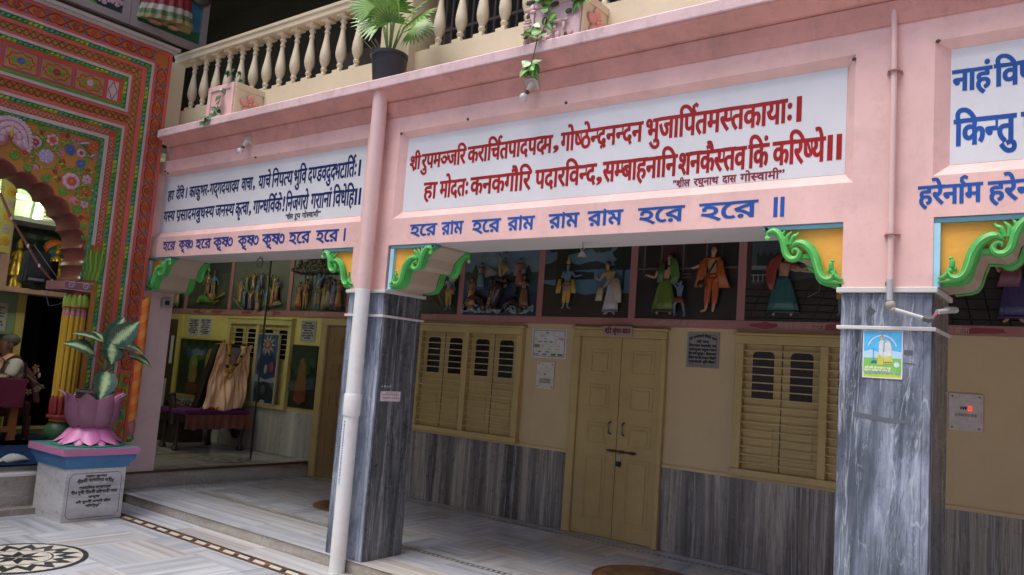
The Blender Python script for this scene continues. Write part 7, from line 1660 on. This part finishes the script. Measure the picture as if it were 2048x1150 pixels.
# peach cloth draped over the back, open in a V at the top where a framed picture shows
def lerp(a, c, t): return a + (c - a) * t
n = 90; rows = []
for j in range(23):
    t = j / 22; ring = []
    y0 = lerp(1.54, 1.87, t ** .9); y1 = lerp(2.12, 2.36, t ** .8); zz = lerp(.71, 1.55, t)
    for i in range(n + 1):
        s = i / n; vee = max(0, 1 - abs(s - .45) / .30)
        zc = zz - vee * .40 * max(0, (t - .42) / .58) ** 1.1
        x = -5.36 - .26 * t ** .8 + .030 * math.sin(s * 9 + 3 * math.sin(2.2 * t + s * 3)) + .020 * math.sin(s * 17 - 5 * t) * (1 - t) + .016 * math.sin((s - .45) ** 2 * 60 + t * 14) * t + .022 * math.sin(math.pi * s) + .010 * math.sin(s * 31 + 4 * math.sin(3 * t)) + .006 * math.sin(s * 57 + t * 11)
        ring.append((x, lerp(y0, y1, s), zc + (.02 * math.sin(s * 9) if j == 0 else 0)))
    rows.append(ring)
rows.append([(p[0] - .14, p[1], p[2] - .01) for p in rows[-1]])
me = MB().mat(paint('peach_cloth', (.80, .53, .37), .8, .08, .1, 50, .25)); me.loft(rows, cap=False, closed=False)
dr = me.build('peach_drape', None, smooth='all'); so = dr.modifiers.new('thick', 'SOLIDIFY'); so.thickness = .005; tag(dr, 'peach cloth draped over the back of the carved seat', 'cloth')
fp_ = MB().mat(relief_paint((.32, .38, .44), .3)).box(-5.64, -5.625, 1.98, 2.20, 1.12, 1.50).mat(relief_paint((.62, .40, .40), .3)).box(-5.626, -5.621, 2.05, 2.13, 1.18, 1.40).mat(DKW).tube([(-5.62, 1.92, 1.535), (-5.62, 2.32, 1.545)], .012, 6); tag(fp_.build('framed_picture', None), 'small pale framed picture half hidden by the peach cloth', 'picture')
b = MB()
for pts in ([(1.95, 1.54), (1.955, 1.40), (1.94, 1.26), (1.92, 1.10)], [(2.22, 1.52), (2.16, 1.40), (2.07, 1.28), (1.96, 1.16)]):
    for i in range(len(pts) - 1):
        for k in range(10):
            t = k / 10; u = lerp(pts[i][0], pts[i + 1][0], t); v = lerp(pts[i][1], pts[i + 1][1], t)
            b.mat(BLACK if (k in (0, 1) and i) else P_YEL if random.random() < .8 else P_CRE); b.ell((-5.53 + .10 * (1.5 - v) + random.uniform(-.012, .012), u + random.uniform(-.012, .012), v), (.024, .024, .02), 7, 5)
tag(b.build('flower_garland', None, smooth='all'), 'yellow flower garland hanging in the V of the peach cloth', 'garland')
b = MB().mat(P_MAR); [b.ell((-5.37 + .01 * (k % 2), 1.56 + .035 * k, .715), (.04, .032, .02), 7, 5) for k in range(5)]; tag(b.build('offered_flowers', None, smooth='all'), 'dark red flowers lying on the purple cushion', 'flowers')
b = MB().mat(P_YEL); [b.ell((-5.36, 1.76 + .022 * k, .72), (.02, .018, .02), 6, 4) for k in range(4)]; tag(b.build('offered_flowers', None, smooth='all'), 'yellow flowers lying on the purple cushion', 'flowers')
sd_ = MB().mat(DKW); sd_.loft([[(-7.0, 1.75, .18), (-6.3, 1.75, .18), (-6.3, 2.2, .18), (-7.0, 2.2, .18)], [(-7.0, 1.75, .55), (-6.3, 1.75, .55), (-6.3, 2.2, .55), (-7.0, 2.2, .55)]]); 
for k in range(18): sd_.mat(paint('dark_ornament', (.05, .042, .03), .3, .4, .3, 40, .3, .3)).ell((-6.95 + .05 * (k % 9) * 1.5, 1.9 + .1 * (k // 9), .62 + .06 * random.random()), (.05, .05, .07), 8, 5)
tag(sd_.build('carved_chest', None, bevel=.01), 'dark carved chest with ornaments beside the end pier', 'chest')
nt_ = tag(box('notice_board', paint('notice_paper', (.36, .37, .38), .6, .1, .2, 20, .1), None, -7.02, -6.55, 1.70, 1.72, .62, 1.02), 'grey notice board leaning on the carved chest', 'notice board')
b = MB().mat(plain('notice_ink', (.12, .12, .13), .6)); [b.box(-6.95 + .1 * (k % 4), -6.90 + .1 * (k % 4), 1.697, 1.70, .95 - .05 * k, .965 - .05 * k) for k in range(6)]; b.build('ink_mark', None, nt_)
def wallpic(x0, x1, z0, z1, label, shapes, frame=None, D=D):
    t = thing('wall_painting', label, 'painting', ((x0 + x1) / 2, D, z0)); b = MB()
    b.mat(relief_paint(shapes[0], .4)).box(x0, x1, D - .03, D - .015, z0, z1)
    for i, (c, poly) in enumerate(shapes[1:]): b.mat(relief_paint(c, .4)).prism([(min(max(u, x0), x1), min(max(v, z0), z1)) for u, v in poly], FXZ(0), D - .0312 - .0009 * i, D - .0300)
    b.build('canvas', None, t)
    if frame: f = MB().mat(frame); w = .018; f.box(x0 - w, x1 + w, D - .045, D - .015, z1, z1 + w); f.box(x0 - w, x1 + w, D - .045, D - .015, z0 - w, z0); f.box(x0 - w, x0, D - .045, D - .015, z0, z1); f.box(x1, x1 + w, D - .045, D - .015, z0, z1); f.build('frame', None, t)
    return t
def oval(cx, cz, rx, rz, n=18): return [(cx + rx * math.cos(2 * math.pi * i / n), cz + rz * math.sin(2 * math.pi * i / n)) for i in range(n)]
G1, G2, G3 = (.018, .04, .02), (.035, .075, .03), (.012, .022, .014)
wallpic(-7.38, -6.30, .78, 1.585, 'forest painting with two haloed seated figures left of the draped chair', [(.022, .04, .022), ((.06, .10, .17), oval(-6.95, 1.42, .27, .15)), ((.22, .28, .33), crownblob(-6.9, 1.40, .17, .05, 1)), ((.15, .12, .06), crownblob(-6.85, 1.33, .12, .03, 2))] + [(G2 if k % 2 else G3, crownblob(-7.35 + .11 * k, 1.53 + .03 * (-1) ** k, .09, .06, k)) for k in range(10)] + [((.08, .40, .06), oval(-6.98, 1.22, .10, .15)), ((.30, .22, .05), oval(-6.98, 1.19, .075, .13)), ((.34, .22, .07), oval(-6.97, 1.07, .10, .14)), ((.42, .26, .14), oval(-6.98, 1.24, .032, .045)), ((.34, .30, .08), oval(-6.56, 1.28, .11, .19)), ((.38, .26, .10), oval(-6.56, 1.12, .10, .2)), ((.40, .25, .13), oval(-6.56, 1.30, .035, .05)), ((.14, .04, .02), oval(-6.95, .88, .16, .09)), (G2, crownblob(-6.6, .84, .2, .06, 5))], paint('yellow_frame', (.5, .38, .05), .4, .1, .2, 25, .1))
wallpic(-4.745, -4.245, .80, 1.595, 'small dark forest painting with a pale standing figure right of the mandala poster', [(.018, .032, .02)] + [(G2 if k % 2 else (.02, .05, .04), crownblob(-4.70 + .1 * (k % 5), 1.5 - .09 * (k // 5) - .04 * (k % 2), .08, .06, k)) for k in range(14)] + [((.05, .08, .09), [(-4.745, 1.0), (-4.245, 1.05), (-4.245, 1.2), (-4.745, 1.12)]), ((.24, .15, .05), oval(-4.50, 1.28, .075, .16)), ((.26, .13, .04), [(-4.58, 1.22), (-4.42, 1.22), (-4.39, 1.0), (-4.61, 1.0)]), ((.20, .05, .03), [(-4.60, 1.02), (-4.40, 1.02), (-4.38, .90), (-4.50, .84), (-4.63, .90)]), ((.3, .18, .09), oval(-4.50, 1.40, .03, .04))], None)
mp_ = wallpic(-5.42, -4.975, .81, 1.705, 'blue mandala poster with a radiant lotus over a dark globe', [(.05, .13, .22), ((.16, .26, .34), crownblob(-5.30, 1.35, .14, .2, 3)), ((.02, .05, .13), oval(-5.19, 1.27, .21, .20)), ((.30, .38, .42), [(-5.42, 1.08), (-4.975, 1.08), (-4.975, 1.16), (-5.2, 1.11), (-5.42, 1.18)]), ((.012, .03, .035), oval(-5.2, .92, .2, .17))] + [((.62, .60, .52), [(-5.19 + .05 * math.cos(a - .4), 1.57 + .05 * math.sin(a - .4)), (-5.19 + .17 * math.cos(a), 1.57 + .15 * math.sin(a)), (-5.19 + .05 * math.cos(a + .4), 1.57 + .05 * math.sin(a + .4))]) for a in [2 * math.pi * k / 10 for k in range(10)]] + [((.35, .10, .16), oval(-5.19, 1.57, .07, .06)), ((.45, .42, .12), oval(-5.19, 1.575, .035, .035)), ((.4, .42, .44), oval(-5.19, 1.25, .025, .06)), ((.22, .08, .12), crownblob(-5.06, 1.28, .05, .07, 6)), ((.45, .45, .42), oval(-5.2, .83, .05, .02)), ((.06, .10, .12), oval(-5.2, .98, .05, .06))], paint('pale_frame', (.42, .40, .30), .4, .1, .2, 25, .1), D - .05)
# glass post in front of the pictures
gp = MB().mat(plain('dark_post', (.05, .045, .04), .3, .4)).tube([(-4.55, 1.75, .18), (-4.55, 1.75, 3.3)], .012, 8); tag(gp.build('iron_post', None, smooth='all'), 'thin dark post standing on the platform before the mandala poster', 'post')
